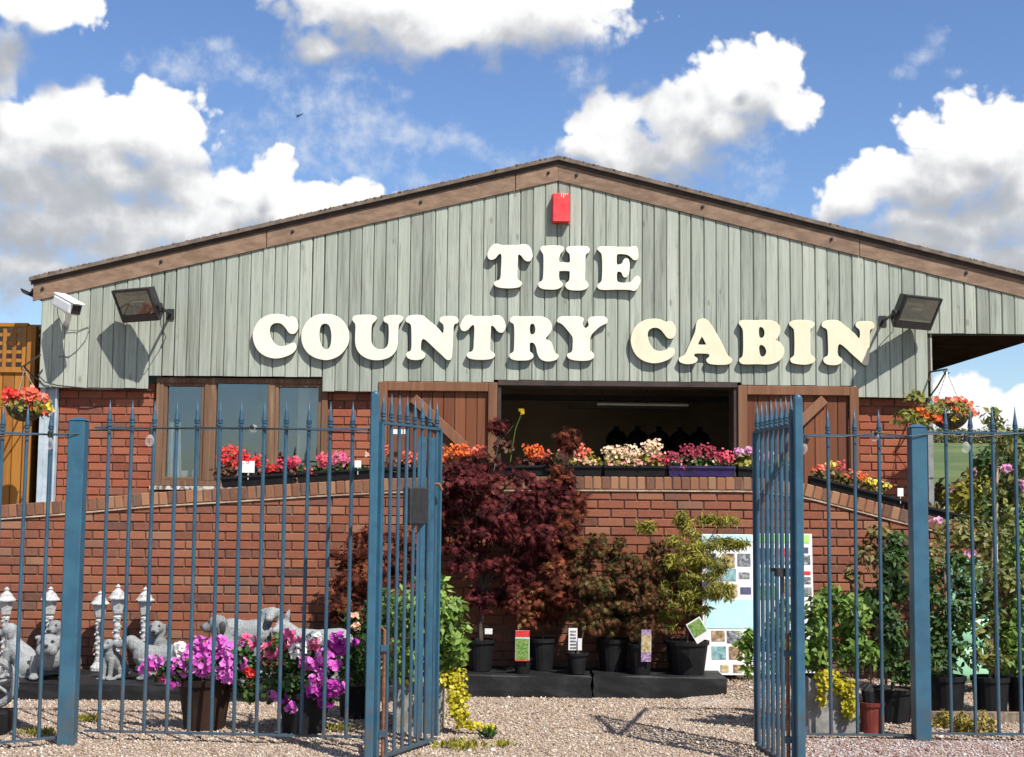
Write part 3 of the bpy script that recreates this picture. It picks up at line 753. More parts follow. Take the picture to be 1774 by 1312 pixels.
# boards of the gable
Z_BASE = Z(170, 672); Z_WIN = Z(420, 652); Z_DOOR_L = Z(760, 661); Z_OPEN = Z(1070, 660); Z_DOOR_R = Z(1380, 668); Z_CAN = Z(1690, 578)
SEGS = [(-99, X(267), Z_BASE), (X(267), X(566), Z_WIN), (X(566), X(655), Z(610, 678)), (X(655), X(863), Z_DOOR_L), (X(863), X(1277), Z_OPEN),
        (X(1277), X(1488), Z_DOOR_R), (X(1488), X(1618), Z(1550, 689)), (X(1618), 99, Z_CAN)]
def board_bottom(x):
    for a, b, z in SEGS:
        if a <= x < b: return z
def build_boards():
    pitch = 0.1146
    joints = [X(279), X(550), X(1191), X(1681)]
    cuts = [s[0] for s in SEGS[1:]]
    x = X_L
    i = 0
    while x < X_R - 0.02:
        x1 = min(x + pitch * random.uniform(0.97, 1.03), X_R)
        for c in cuts:                                     # end a board where the bottom edge steps
            if abs(x1 - c) < 0.035: x1 = c
        gap = 0.0036
        if any(x <= j < x1 for j in joints): gap = 0.013
        a, b = x + gap / 2, x1 - gap / 2
        xm = (a + b) / 2
        zb = board_bottom(xm) + random.uniform(-0.003, 0.003)
        za, zbt = z_low(a) + 0.02, z_low(b) + 0.02
        dy = random.uniform(-0.003, 0.003); ch = 0.008
        yf, ym, yk = YS + dy, YS + dy + 0.008, YS + dy + 0.022
        ap = (a < XA < b)
        top = [(b, zbt)] + ([(XA, ZA + 0.02)] if ap else []) + [(a, za)]
        poly = [(a, zb), (b, zb)] + top
        n = len(poly)
        def inset(px, pz):
            return (a + ch if px <= a + 1e-9 else (b - ch if px >= b - 1e-9 else px), pz)
        V = [(p[0], yf, p[1]) for p in [inset(*q) for q in poly]] + [(p[0], ym, p[1]) for p in poly] + [(p[0], yk, p[1]) for p in poly]
        F = [tuple(range(n))]
        for l in (0, n):
            F += [(l + k, l + k + n, l + (k + 1) % n + n, l + (k + 1) % n) for k in range(n)]
        obj('plank', V, F, MAT['siding'], shop, org=(xm, YS, 3.0))
        x = x1; i += 1
build_boards()
back = [(X_L + 0.01, Z_BASE + 0.30), (X_R - 0.01, Z_CAN + 0.02), (X_R - 0.01, z_low(X_R) + 0.03), (XA, ZA + 0.03), (X_L + 0.01, z_low(X_L) + 0.03)]
back = [(X_L + 0.01, Z_WIN + 0.02), (X(1618) - 0.02, Z_WIN + 0.02), (X(1618) - 0.02, Z_CAN + 0.02)] + back[1:]
MB().prism(back, YS + 0.027, YS + 0.05).out('sarking_board', MAT['dark_timber'], shop)

# bargeboards, bolts, roof
def bargeboards():
    h = 0.188
    def board(xa, xb, name='fascia_board', mat='fascia', dy=0.0):
        za, zb = z_low(xa), z_low(xb)
        o = MB().prism([(xa, za), (xb, zb), (xb, zb + h), (xa, za + h)], YS - 0.016 + dy, YS - 0.006 + dy)
        return bevel(o.out(name, MAT[mat], shop), 0.003)
    xl = X(58, 510); xs = [xl, X(462, 420), X(893, 320), XA]
    for i in range(3): board(xs[i] + (0.003 if i else 0), xs[i + 1] - (0.003 if i < 2 else 0))
    xs = [XA, X(1188, 345), X(1490, 420), X(1535, 440), X_R + 0.12]
    board(XA, X(1488, 420) - 0.002); board(X(1488, 420) + 0.002, X_R + 0.12, dy=0.003)
    # dark drip strip atop the bargeboards, its dark colour paints in the shadow line
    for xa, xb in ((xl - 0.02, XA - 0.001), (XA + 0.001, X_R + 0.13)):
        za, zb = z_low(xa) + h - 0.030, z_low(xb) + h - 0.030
        MB().prism([(xa, za), (xb, zb), (xb, zb + 0.034), (xa, za + 0.034)], YS - 0.026, YS - 0.0165).out('drip_shadow_strip', MAT['dark_timber'], shop)
    for px in (78, 281, 507, 728, 949, 998, 1217, 1440, 1672):
        x = X(px, 420); z = z_low(x) + h * 0.52
        m = MB().lathe([(0.018, 0), (0.018, 0.006), (0.009, 0.007), (0.009, 0.018)], (0, 0, 0), 6)
        V = [(x + v[0], YS - 0.016 - v[2], z + v[1]) for v in m.V]
        obj('bolt', V, m.F, MAT['black_metal'], shop)
    # roof sheets
    y0, y1 = YS - 0.055, YS + 10.5
    for sgn, xe in ((-1, xl - 0.03), (1, X_R + 0.15)):
        ze = z_low(xe)
        poly = [(XA, ZA + h + 0.006), (xe, ze + h + 0.006), (xe, ze + h + 0.042), (XA, ZA + h + 0.042)]
        if sgn > 0: poly = [(XA, ZA + h + 0.006), (xe, ze + h + 0.006), (xe, ze + h + 0.042), (XA, ZA + h + 0.042)]
        else: poly = poly[::-1]
        MB().prism(poly, y0, y1).out('roof_sheet', MAT['roof'], shop)
    # moss and lichen crust on the roof edge
    n = 1500
    x = xl + (X_R - xl) * rng.random(n)
    z = ZA - SLOPE * np.abs(x - XA) + h + 0.042
    r = 0.006 + 0.010 * rng.random(n) ** 2
    pos = np.stack([x, y0 + 0.002 + 0.05 * rng.random(n), z], 1)
    OCT = np.array([(1, 0, 0), (0, 1, 0), (-1, 0, 0), (0, -1, 0), (0, 0, .8), (0, 0, -.6)], dtype=float)
    OF = np.array([(0, 1, 4), (1, 2, 4), (2, 3, 4), (3, 0, 4), (1, 0, 5), (2, 1, 5), (3, 2, 5), (0, 3, 5)])
    V = pos[:, None] + OCT[None] * r[:, None, None] * (0.7 + 0.9 * rng.random((n, 1, 3)))
    o = obj('roof_moss', V.reshape(-1, 3), (OF[None] + (np.arange(n) * 6)[:, None, None]).reshape(-1, 3), MAT['moss'], shop)
    o['kind'] = 'stuff'
    # gutters along both eaves
    for sgn, xe in ((-1, xl - 0.05), (1, X_R + 0.20)):
        zc = z_low(xe) + 0.13
        pts = [(0.055 * math.cos(a), 0.055 * math.sin(a)) for a in np.linspace(math.pi, 2 * math.pi, 9)]
        inn = [(0.049 * math.cos(a), 0.049 * math.sin(a)) for a in np.linspace(2 * math.pi, math.pi, 9)]
        poly = [(xe + u, zc + v) for u, v in pts + inn]
        MB().prism(poly, YS - 0.05, YS + 10.4).out('gutter', MAT['black_metal'], shop)
bargeboards()

# brickwork
BL, BH, JT = 0.215, 0.065, 0.010
def brick_meshes(mat, n=5):
    out = []
    for k in range(n):
        hw, hh = BL / 2 + random.uniform(-.002, .001), BH / 2 + random.uniform(-.0015, .001); c = 0.004
        j = lambda: random.uniform(-.0012, .0012)
        fr = [(-hw + c, 0 + j(), -hh + c), (hw - c, j(), -hh + c), (hw - c, j(), hh - c), (-hw + c, j(), hh - c)]
        md = [(-hw, c, -hh), (hw, c, -hh), (hw, c, hh), (-hw, c, hh)]
        bk = [(x, 0.03, z) for x, _, z in md]
        F = [(0, 1, 2, 3)] + [(i + o, i + o + 4, (i + 1) % 4 + o + 4, (i + 1) % 4 + o) for o in (0, 4) for i in range(4)]
        out.append(np_mesh('brick', fr + md + bk, F, mat))
    return out
def clip_poly(poly, f):
    """keep the part of a convex polygon where f(x, z) >= 0"""
    res = []
    for i in range(len(poly)):
        p, q = poly[i], poly[(i + 1) % len(poly)]
        a, b = f(*p), f(*q)
        if a >= 0: res.append(p)
        if (a >= 0) != (b >= 0):
            t = a / (a - b); res.append((p[0] + (q[0] - p[0]) * t, p[1] + (q[1] - p[1]) * t))
    return res
def lay_bricks(x0, x1, z0, z1, Yf, mat, parent, top=None, prefer=None, limit=300, phase=0.0):
    """stretcher bond; each brick a part, those past the limit joined into one part"""
    ms = brick_meshes(mat); cells = []
    rows = int(round((z1 - z0) / (BH + JT)))
    for r in range(rows + 1):
        zc = z0 + (r + 0.5) * (BH + JT)
        if top is None and zc + BH / 2 > z1 + 0.02: break
        off = (0.5 if r % 2 else 0.0) * (BL + JT) + phase
        k0 = int(math.floor((x0 - off) / (BL + JT))) - 1
        x = k0 * (BL + JT) + off
        while x < x1:
            a, b = max(x + JT / 2, x0), min(x + BL + JT / 2, x1)
            x += BL + JT
            if b - a < 0.02: continue
            poly = [(a, zc - BH / 2), (b, zc - BH / 2), (b, zc + BH / 2), (a, zc + BH / 2)]
            if top is not None:
                n0 = len(poly); area0 = (b - a) * BH
                zt = [top(a), top(b)]
                poly = clip_poly(poly, lambda px, pz: zt[0] + (zt[1] - zt[0]) * (px - a) / (b - a) - pz)
                if len(poly) < 3: continue
            cells.append((poly, (a + b) / 2, zc, b - a))
    if prefer is not None: cells.sort(key=lambda c: prefer(c[1], c[2]))
    rest = MB()
    for i, (poly, xc, zc, w) in enumerate(cells):
        full = len(poly) == 4 and abs(w - BL) < 0.004 and abs(poly[2][1] - poly[0][1] - BH) < 1e-4 and abs(poly[3][1] - poly[2][1]) < 1e-6
        dy = random.uniform(-0.002, 0.0025)
        if i < limit:
            if full:
                inst('brick', random.choice(ms), (xc, Yf + dy, zc), parent, (random.uniform(-.004, .004), random.uniform(-.006, .006), random.uniform(-.006, .006)))
            else:
                bevel(MB().prism(poly, Yf + dy, Yf + 0.03).out('brick', mat, parent, org=(xc, Yf, zc)), 0.003)
        else:
            q = [(xc + (px - xc) * 0.985, zc + (pz - zc) * 0.96) for px, pz in poly]
            n = len(q)
            V = [(px, Yf + dy, pz) for px, pz in q] + [(px, Yf + dy + 0.004, pz) for px, pz in poly] + [(px, Yf + 0.03, pz) for px, pz in poly]
            F = [tuple(range(n))] + [(l + k, l + k + n, l + (k + 1) % n + n, l + (k + 1) % n) for l in (0, n) for k in range(n)]
            rest.add(V, F)
    if rest.V:
        o = rest.out('bricks', mat, parent); o['kind'] = 'stuff'

def main_wall():
    segs = [(X(101, 760, YB), X(266, 760, YB)), (X(567, 760, YB), X(662, 760, YB)), (X(1484, 760, YB), X(1604, 760, YB))]
    zt = [Z_BASE + 0.05, Z(610, 678) + 0.05, Z(1550, 689) + 0.05]
    for (a, b), z in zip(segs, zt):
        MB().box((a, YB + 0.011, 0.0), (b, YB + 0.22, z)).out('wall', MAT['mortar'], shop)
        lay_bricks(a, b, 1.05, z, YB, MAT['brick'], shop, phase=random.random() * .2)
    # walls below the window and behind the shutters
    MB().box((X(266, 760, YB), YB + 0.012, 0.0), (X(567, 760, YB), YB + 0.22, Z(420, 846, YB) - 0.03)).out('wall', MAT['mortar'], shop)
    MB().box((X(662, 760, YB), YB + 0.02, 0.0), (X(866, 760, YB), YB + 0.2, Z_DOOR_L + 0.1)).out('wall', MAT['mortar'], shop)
    MB().box((X(1274, 760, YB), YB + 0.02, 0.0), (X(1484, 760, YB), YB + 0.2, Z_DOOR_R + 0.1)).out('wall', MAT['mortar'], shop)
    # side walls
    MB().box((X_L + 0.02, YB + 0.25, 0.0), (X_L + 0.2, YS + 10.4, z_low(X_L) + 0.05)).out('side_wall', MAT['grey_post'], shop)
    xr = X(1617)
    MB().box((xr - 0.2, YB + 0.25, 0.0), (xr - 0.02, YS + 10.4, z_low(xr) + 0.05)).out('side_wall', MAT['grey_post'], shop)
    # boarding returns
    MB().box((X_L, YS + 0.028, Z_BASE), (X_L + 0.018, YB + 0.26, z_low(X_L))).out('side_board', MAT['siding'], shop)
    MB().box((xr - 0.018, YS + 0.028, Z(1550, 689)), (xr, YB + 0.26, z_low(xr))).out('side_board', MAT['siding'], shop)
    # corner posts of the steel frame
    f = MB(); x0, x1 = X(70, 760, YB), X(100, 760, YB)
    f.box((x0, YB - 0.05, 0), (x0 + 0.045, YB + 0.1, Z_BASE)); f.box((x0 + 0.045, YB - 0.012, 0), (x1 - 0.022, YB + 0.05, Z_BASE)); f.box((x1 - 0.022, YB - 0.05, 0), (x1 - 0.004, YB + 0.1, Z_BASE))
    f.out('corner_post', MAT['galv'], shop)
    MB().box((X(1606, 760, YB), YB - 0.03, 0), (X(1615, 760, YB), YB + 0.05, Z(1550, 689))).out('corner_post', MAT['grey_post'], shop)
    # soffit of the open canopy on the right, with its edge beam
    MB().box((xr, YS + 0.03, Z_CAN + 0.004), (X_R + 0.03, YS + 10.4, Z_CAN + 0.03)).out('soffit', MAT['soffit'], shop)
    MB().box((xr, YS + 0.024, Z_CAN - 0.012), (X_R + 0.03, YS + 0.06, Z_CAN + 0.02)).out('canopy_trim', MAT['dark_timber'], shop)
main_wall()

# shop room behind the hatch
def room():
    x0, x1, zf, zc = X(640, 700, YB) - 0.6, X(1500, 700, YB) + 0.4, 1.05, Z_OPEN + 0.10
    y0, y1 = YB + 0.23, YB + 4.6
    MB().box((x0, y1, zf), (x1, y1 + 0.1, zc + 0.8)).out('room_back_wall', MAT['room_wall'], shop)
    MB().box((x0 - 0.1, y0, zf), (x0, y1, zc + 0.8)).out('room_side_wall', MAT['room_wall'], shop)
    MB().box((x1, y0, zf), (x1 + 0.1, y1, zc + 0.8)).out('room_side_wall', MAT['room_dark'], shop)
    MB().box((x0, y0, zf - 0.1), (x1, y1, zf)).out('room_floor', MAT['concrete'], shop)
    MB().box((x0, y0, zc + 0.5), (x1, y1, zc + 0.6)).out('room_ceiling', MAT['room_wall'], shop)
    # window-side room on the left
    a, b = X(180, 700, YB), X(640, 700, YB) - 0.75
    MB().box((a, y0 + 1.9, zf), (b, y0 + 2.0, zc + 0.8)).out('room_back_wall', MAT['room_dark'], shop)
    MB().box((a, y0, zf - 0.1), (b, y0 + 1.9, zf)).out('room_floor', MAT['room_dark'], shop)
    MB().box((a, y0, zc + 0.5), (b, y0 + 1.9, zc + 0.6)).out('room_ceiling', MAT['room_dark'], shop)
    # timber surround of the hatch
    xl, xr = X(863), X(1277)
    MB().box((xl, YS - 0.006, Z_OPEN - 0.05), (xr, YB + 0.22, Z_OPEN - 0.003)).out('lintel', MAT['dark_timber'], shop)
    for a in (xl, xr - 0.03): MB().box((a, YS + 0.01, 1.1), (a + 0.03, YB + 0.22, Z_OPEN - 0.052)).out('jamb', MAT['dark_timber'], shop)
    # beam across the ceiling
    MB().box((X(870, 700, 15.2), 15.15, Z(980, 694, 15.2)), (X(1300, 700, 15.2), 15.25, Z(980, 694, 15.2) + 0.06)).out('room_beam', MAT['black_metal'], shop)
    # hanging strip light, unlit
    Yl = 14.6; a, b = W(985, 708, Yl), W(1195, 707, Yl)
    t = thing('strip_light', 'long unlit strip light hanging inside the dark shop hatch', 'lamp', (a + b) / 2)
    MB().box((a.x, Yl - 0.04, a.z), (b.x, Yl + 0.04, a.z + 0.03), 0.005).out('housing', MAT['black_metal'], t)
    MB().tube([(a.x + 0.3, Yl - 0.02, a.z + 0.05), (b.x - 0.02, Yl - 0.02, a.z + 0.045)], 0.016, 8).out('tube', MAT['white_plastic'], t)
    for x in (a.x + 0.35, b.x - 0.45): MB().tube([(x, Yl, a.z + 0.03), (x, Yl, zc + 0.5)], 0.004, 5).out('hanger', MAT['black_metal'], t)
    # dark goods on a shelf at the back
    Yg = 16.2; z0 = Z(1150, 790, Yg)
    t = thing('shelf', 'dark wooden shelf inside the shop behind the hatch', 'shelf', (X(1150, 780, Yg), Yg, zf))
    MB().box((X(1030, 780, Yg), Yg - 0.2, z0 - 0.04), (X(1240, 780, Yg), Yg + 0.2, z0)).out('board', MAT['dark_timber'], t)
    for px in (1040, 1230): MB().box((X(px, 780, Yg) - 0.03, Yg - 0.15, zf), (X(px, 780, Yg) + 0.03, Yg + 0.15, z0 - 0.042)).out('leg', MAT['dark_timber'], t)
    for i, px in enumerate((1068, 1105, 1142, 1178, 1212)):
        w = 0.12; x = X(px, 780, Yg)
        m = MB().lathe([(w * .8, 0.0), (w, 0.06), (w * 1.05, 0.2), (w * .8, 0.26), (w * .25, 0.3), (w * .3, 0.34)], (x, Yg, z0), 12)
        m.out('sack', MAT['black_plastic'], None)
        o = list(ORG)[-1]; tag(o, ('leftmost', 'second', 'middle', 'fourth', 'rightmost')[i] + ' of the five dark tied sacks on the shelf inside the shop', 'sack', 'sacks on the shelf inside the shop')
room()

# three-light window
def window():
    yf = YB - 0.05
    x0, x1, zb, zt = X(268, 750, yf), X(566, 750, yf), Z(420, 843, yf), Z_WIN - 0.012
    xs = [X(p, 750, yf) for p in (352, 372, 462, 475)]
    m = MB()
    m.box((x0, yf, zb), (x0 + 0.07, yf + 0.09, zt - 0.05)); m.box((x1 - 0.055, yf, zb), (x1, yf + 0.09, zt - 0.05))
    m.box((x0, yf, zt - 0.05), (x1, yf + 0.09, zt)); m.box((x0 + 0.07, yf, zb), (x1 - 0.055, yf + 0.09, zb + 0.05))
    m.box((xs[0], yf, zb + 0.05), (xs[1], yf + 0.09, zt - 0.05)); m.box((xs[2], yf, zb + 0.05), (xs[3], yf + 0.09, zt - 0.05))
    win = bevel(m.out('window', MAT['frame'], shop, org=((x0 + x1) / 2, yf, zb)), 0.004)
    lights = [(x0 + 0.07, xs[0], True), (xs[1], xs[2], False), (xs[3], x1 - 0.055, True)]
    for a, b, sash in lights:
        z0, z1 = zb + 0.05, zt - 0.05
        if sash:
            s = 0.032; q = MB(); y = yf + 0.012
            q.box((a, y, z0), (a + s, y + 0.05, z1)); q.box((b - s, y, z0), (b, y + 0.05, z1))
            q.box((a + s, y, z0), (b - s, y + 0.05, z0 + s)); q.box((a + s, y, z1 - s), (b - s, y + 0.05, z1))
            bevel(q.out('sash', MAT['frame'], win), 0.004); a += s; b -= s; z0 += s; z1 -= s
        MB().box((a - 0.005, yf + 0.045, z0 - 0.005), (b + 0.005, yf + 0.049, z1 + 0.005)).out('pane', MAT['glass'], win)
    MB().box((x0 - 0.02, yf - 0.05, zb - 0.035), (x1 + 0.02, yf + 0.08, zb - 0.002)).out('sill', MAT['worn_sill'], win)
    # things standing on the inner sill
    yi = yf + 0.2
    ms = MB().box((x0 + 0.05, yf + 0.095, zb - 0.01), (x1 - 0.05, yf + 0.32, zb + 0.045)); ms.out('inner_sill', MAT['white_wood'], win)
    zi = zb + 0.045
    def vase(px, prof, mat, nm, label, cat):
        o = MB().lathe(prof, (X(px, 820, yi), yi, zi), 14).out(nm, MAT[mat], None, smooth=True); tag(o, label, cat)
    vase(292, [(0.04, 0), (0.042, 0.1), (0.03, 0.13), (0.014, 0.15), (0.014, 0.17)], 'teal', 'bottle', 'pale teal bottle on the sill behind the left window pane', 'bottle')
    vase(318, [(0.036, 0), (0.045, 0.1), (0.043, 0.1), (0.034, 0.01)], 'card', 'cup', 'white cup on the sill inside the window', 'cup')
    vase(338, [(0.03, 0), (0.032, 0.09), (0.012, 0.12), (0.012, 0.15)], 'white_wood', 'bottle', 'slim pale bottle on the sill right of the white cup', 'bottle')
    # net curtain drawn aside in the left light
    q = MB(); n = 14; xa = x0 + 0.1
    for i in range(n):
        u = i / (n - 1); q.V += [(xa + 0.13 * u, yi - 0.06 + 0.018 * math.sin(i * 1.9), zi + 0.01), (xa + 0.13 * u * 0.8, yi - 0.06 + 0.014 * math.sin(i * 1.9), zi + 0.55)]
    q.F = [(2 * i, 2 * i + 2, 2 * i + 3, 2 * i + 1) for i in range(n - 1)]
    o = q.out('curtain', MAT['white_wood'], None, smooth=True); tag(o, 'short pale net curtain gathered inside the left window pane', 'curtain')
window()

# board shutters standing open either side of the hatch
def shutter(pxl, pxr, pyt, brace, hinge_left):
    x0, x1 = X(pxl), X(pxr); zt = (Z_DOOR_L if hinge_left else Z_DOOR_R) - 0.006; zb = 1.2
    y = YS - 0.012
    fr = MB()
    fr.box((x0, y, zb), (x0 + 0.085, y + 0.045, zt)); fr.box((x1 - 0.085, y, zb), (x1, y + 0.045, zt))
    fr.box((x0 + 0.085, y + 0.001, zt - 0.085), (x1 - 0.085, y + 0.045, zt)); fr.box((x0 + 0.085, y + 0.001, zb), (x1 - 0.085, y + 0.045, zb + 0.1))
    d = bevel(fr.out('shutter_door', MAT['rail'], shop, org=((x0 + x1) / 2, y, zb)), 0.005)
    n = 9; w = (x1 - x0 - 0.17) / n
    for i in range(n):
        a = x0 + 0.085 + i * w
        bevel(MB().box((a + 0.002, y + 0.042, zb + 0.05), (a + w - 0.002, y + 0.06, zt - 0.04)).out('plank', MAT['door'], d), 0.004)
    (ax, ay), (bx, by) = brace
    p0, p1 = W(ax, ay, y + 0.02), W(bx, by, y + 0.02)
    bevel(MB().beam((p0.x, y + 0.021, p0.z), (p1.x, y + 0.021, p1.z), 0.036, 0.085, up=(0, 1, 0)).out('brace', MAT['rail'], d), 0.004) if False else None
    dv = Vector((p1.x - p0.x, 0, p1.z - p0.z)); L = dv.length; dv.normalize(); nv = Vector((-dv.z, 0, dv.x))
    bevel(MB().obox(((p0.x + p1.x) / 2, y + 0.0215, (p0.z + p1.z) / 2), dv * (L / 2), (0, 0.0195, 0), nv * 0.045).out('brace', MAT['rail'], d), 0.004)
shutter(656, 862, 662, ((716, 690), (806, 775)), True)
shutter(1278, 1487, 668, ((1428, 692), (1375, 742)), False)

# ================================================================== RAMP WALL
YR = 11.80
RPX = [(-140, 884), (0, 875), (105, 867), (265, 853), (400, 845), (540, 836), (665, 829), (800, 826), (960, 825), (1305, 827), (1392, 837), (1564, 882), (1700, 916), (1900, 960)]
RPT = [(W(a, b, YR).x, W(a, b, YR).z) for a, b in RPX]
def ramp_top(x):
    for (xa, za), (xb, zb) in zip(RPT, RPT[1:]):
        if xa <= x <= xb: return za + (zb - za) * (x - xa) / (xb - xa)
    return RPT[0][1] if x < RPT[0][0] else RPT[-1][1]
def ramp_slope(x): return (ramp_top(x + 0.04) - ramp_top(x - 0.04)) / 0.08
CH = 0.112
ramp = thing('ramp_wall', 'long red brick ramp wall with brick on edge coping before the shop', 'wall', (0, YR, 0))
def ramp_wall():
    poly = [(RPT[0][0], -0.05), (RPT[-1][0], -0.05)] + [(x, z - CH - 0.016) for x, z in reversed(RPT)]
    MB().prism(poly, YR + 0.011, YR + 0.21).out('mortar', MAT['mortar'], ramp)
    n = 60; xs = np.linspace(RPT[0][0], RPT[-1][0], n)
    for a, b in zip(xs[:-1], xs[1:]): pass
    bed = [(x, ramp_top(x) - CH - 0.014) for x in xs] + [(x, ramp_top(x) - CH - 0.002) for x in xs[::-1]]
    m = MB()
    for i in range(n - 1):
        m.prism([bed[i], bed[i + 1], bed[2 * n - 2 - i], bed[2 * n - 1 - i]], YR - 0.013, YR + 0.012)
    m.out('mortar_bed', MAT['bed_mortar'], ramp)
    m = MB()
    for i in range(n - 1):
        a, b = xs[i], xs[i + 1]
        m.prism([(a, ramp_top(a) - CH), (b, ramp_top(b) - CH), (b, ramp_top(b) - 0.006), (a, ramp_top(a) - 0.006)], YR - 0.003, YR + 0.208)
    m.out('coping_mortar', MAT['mortar'], ramp)
    def vis(x, z):
        s = SP(YR); px = CX + (x * s); py = 870 - (z - 1.55) * s
        k = 0
        if px < -30 or px > 1640: k += 9
        if 600 < px < 1010: k += 4
        if py > 1130: k += 5
        if 1010 <= px < 1300 and py > 930: k += 3
        if px > 1400 and py > 1010: k += 4
        return k + abs(py - 960) / 400.0
    lay_bricks(RPT[0][0], RPT[-1][0], 0.0, 1.78, YR, MAT['brick_ramp'], ramp, top=lambda x: ramp_top(x) - CH - 0.012, prefer=vis, limit=300, phase=0.06)
    # brick-on-edge coping
    ms = []
    for k in range(5):
        w, h = 0.0325 + random.uniform(-.001, .0005), CH / 2 - 0.003
        m = MB().box((-w, 0, -h), (w, 0.222, h), 0.005); ms.append(np_mesh('coping_brick', m.V, m.F, MAT['coping']))
    x = RPT[0][0] + 0.04
    while x < RPT[-1][0] - 0.03:
        sl = math.atan(ramp_slope(x))
        inst('coping_brick', random.choice(ms), (x, YR - 0.009 + random.uniform(-.003, .003), ramp_top(x) - CH / 2 * math.cos(sl) + random.uniform(-.002, .002)), ramp, (0, -sl + random.uniform(-.02, .02), random.uniform(-.01, .01)))
        x += 0.0752 * math.cos(sl)
ramp_wall()
poly = [(RPT[0][0], -0.05), (RPT[-1][0], -0.05)] + [(x, z - 0.40) for x, z in reversed(RPT)]
o = MB().prism(poly, YR + 0.214, YB + 0.005).out('ramp', MAT['concrete'], None); o['kind'] = 'structure'

# ================================================================== SIGN LETTERS
def catmull(P, sub=4):
    P = [np.array(p, float) for p in P]; n = len(P); out = []
    for i in range(n):
        p0, p1, p2, p3 = P[i - 1], P[i], P[(i + 1) % n], P[(i + 2) % n]
        for k in range(sub):
            t = k / sub
            out.append(0.5 * ((2 * p1) + (-p0 + p2) * t + (2 * p0 - 5 * p1 + 4 * p2 - p3) * t * t + (-p0 + 3 * p1 - 3 * p2 + p3) * t ** 3))
    return out
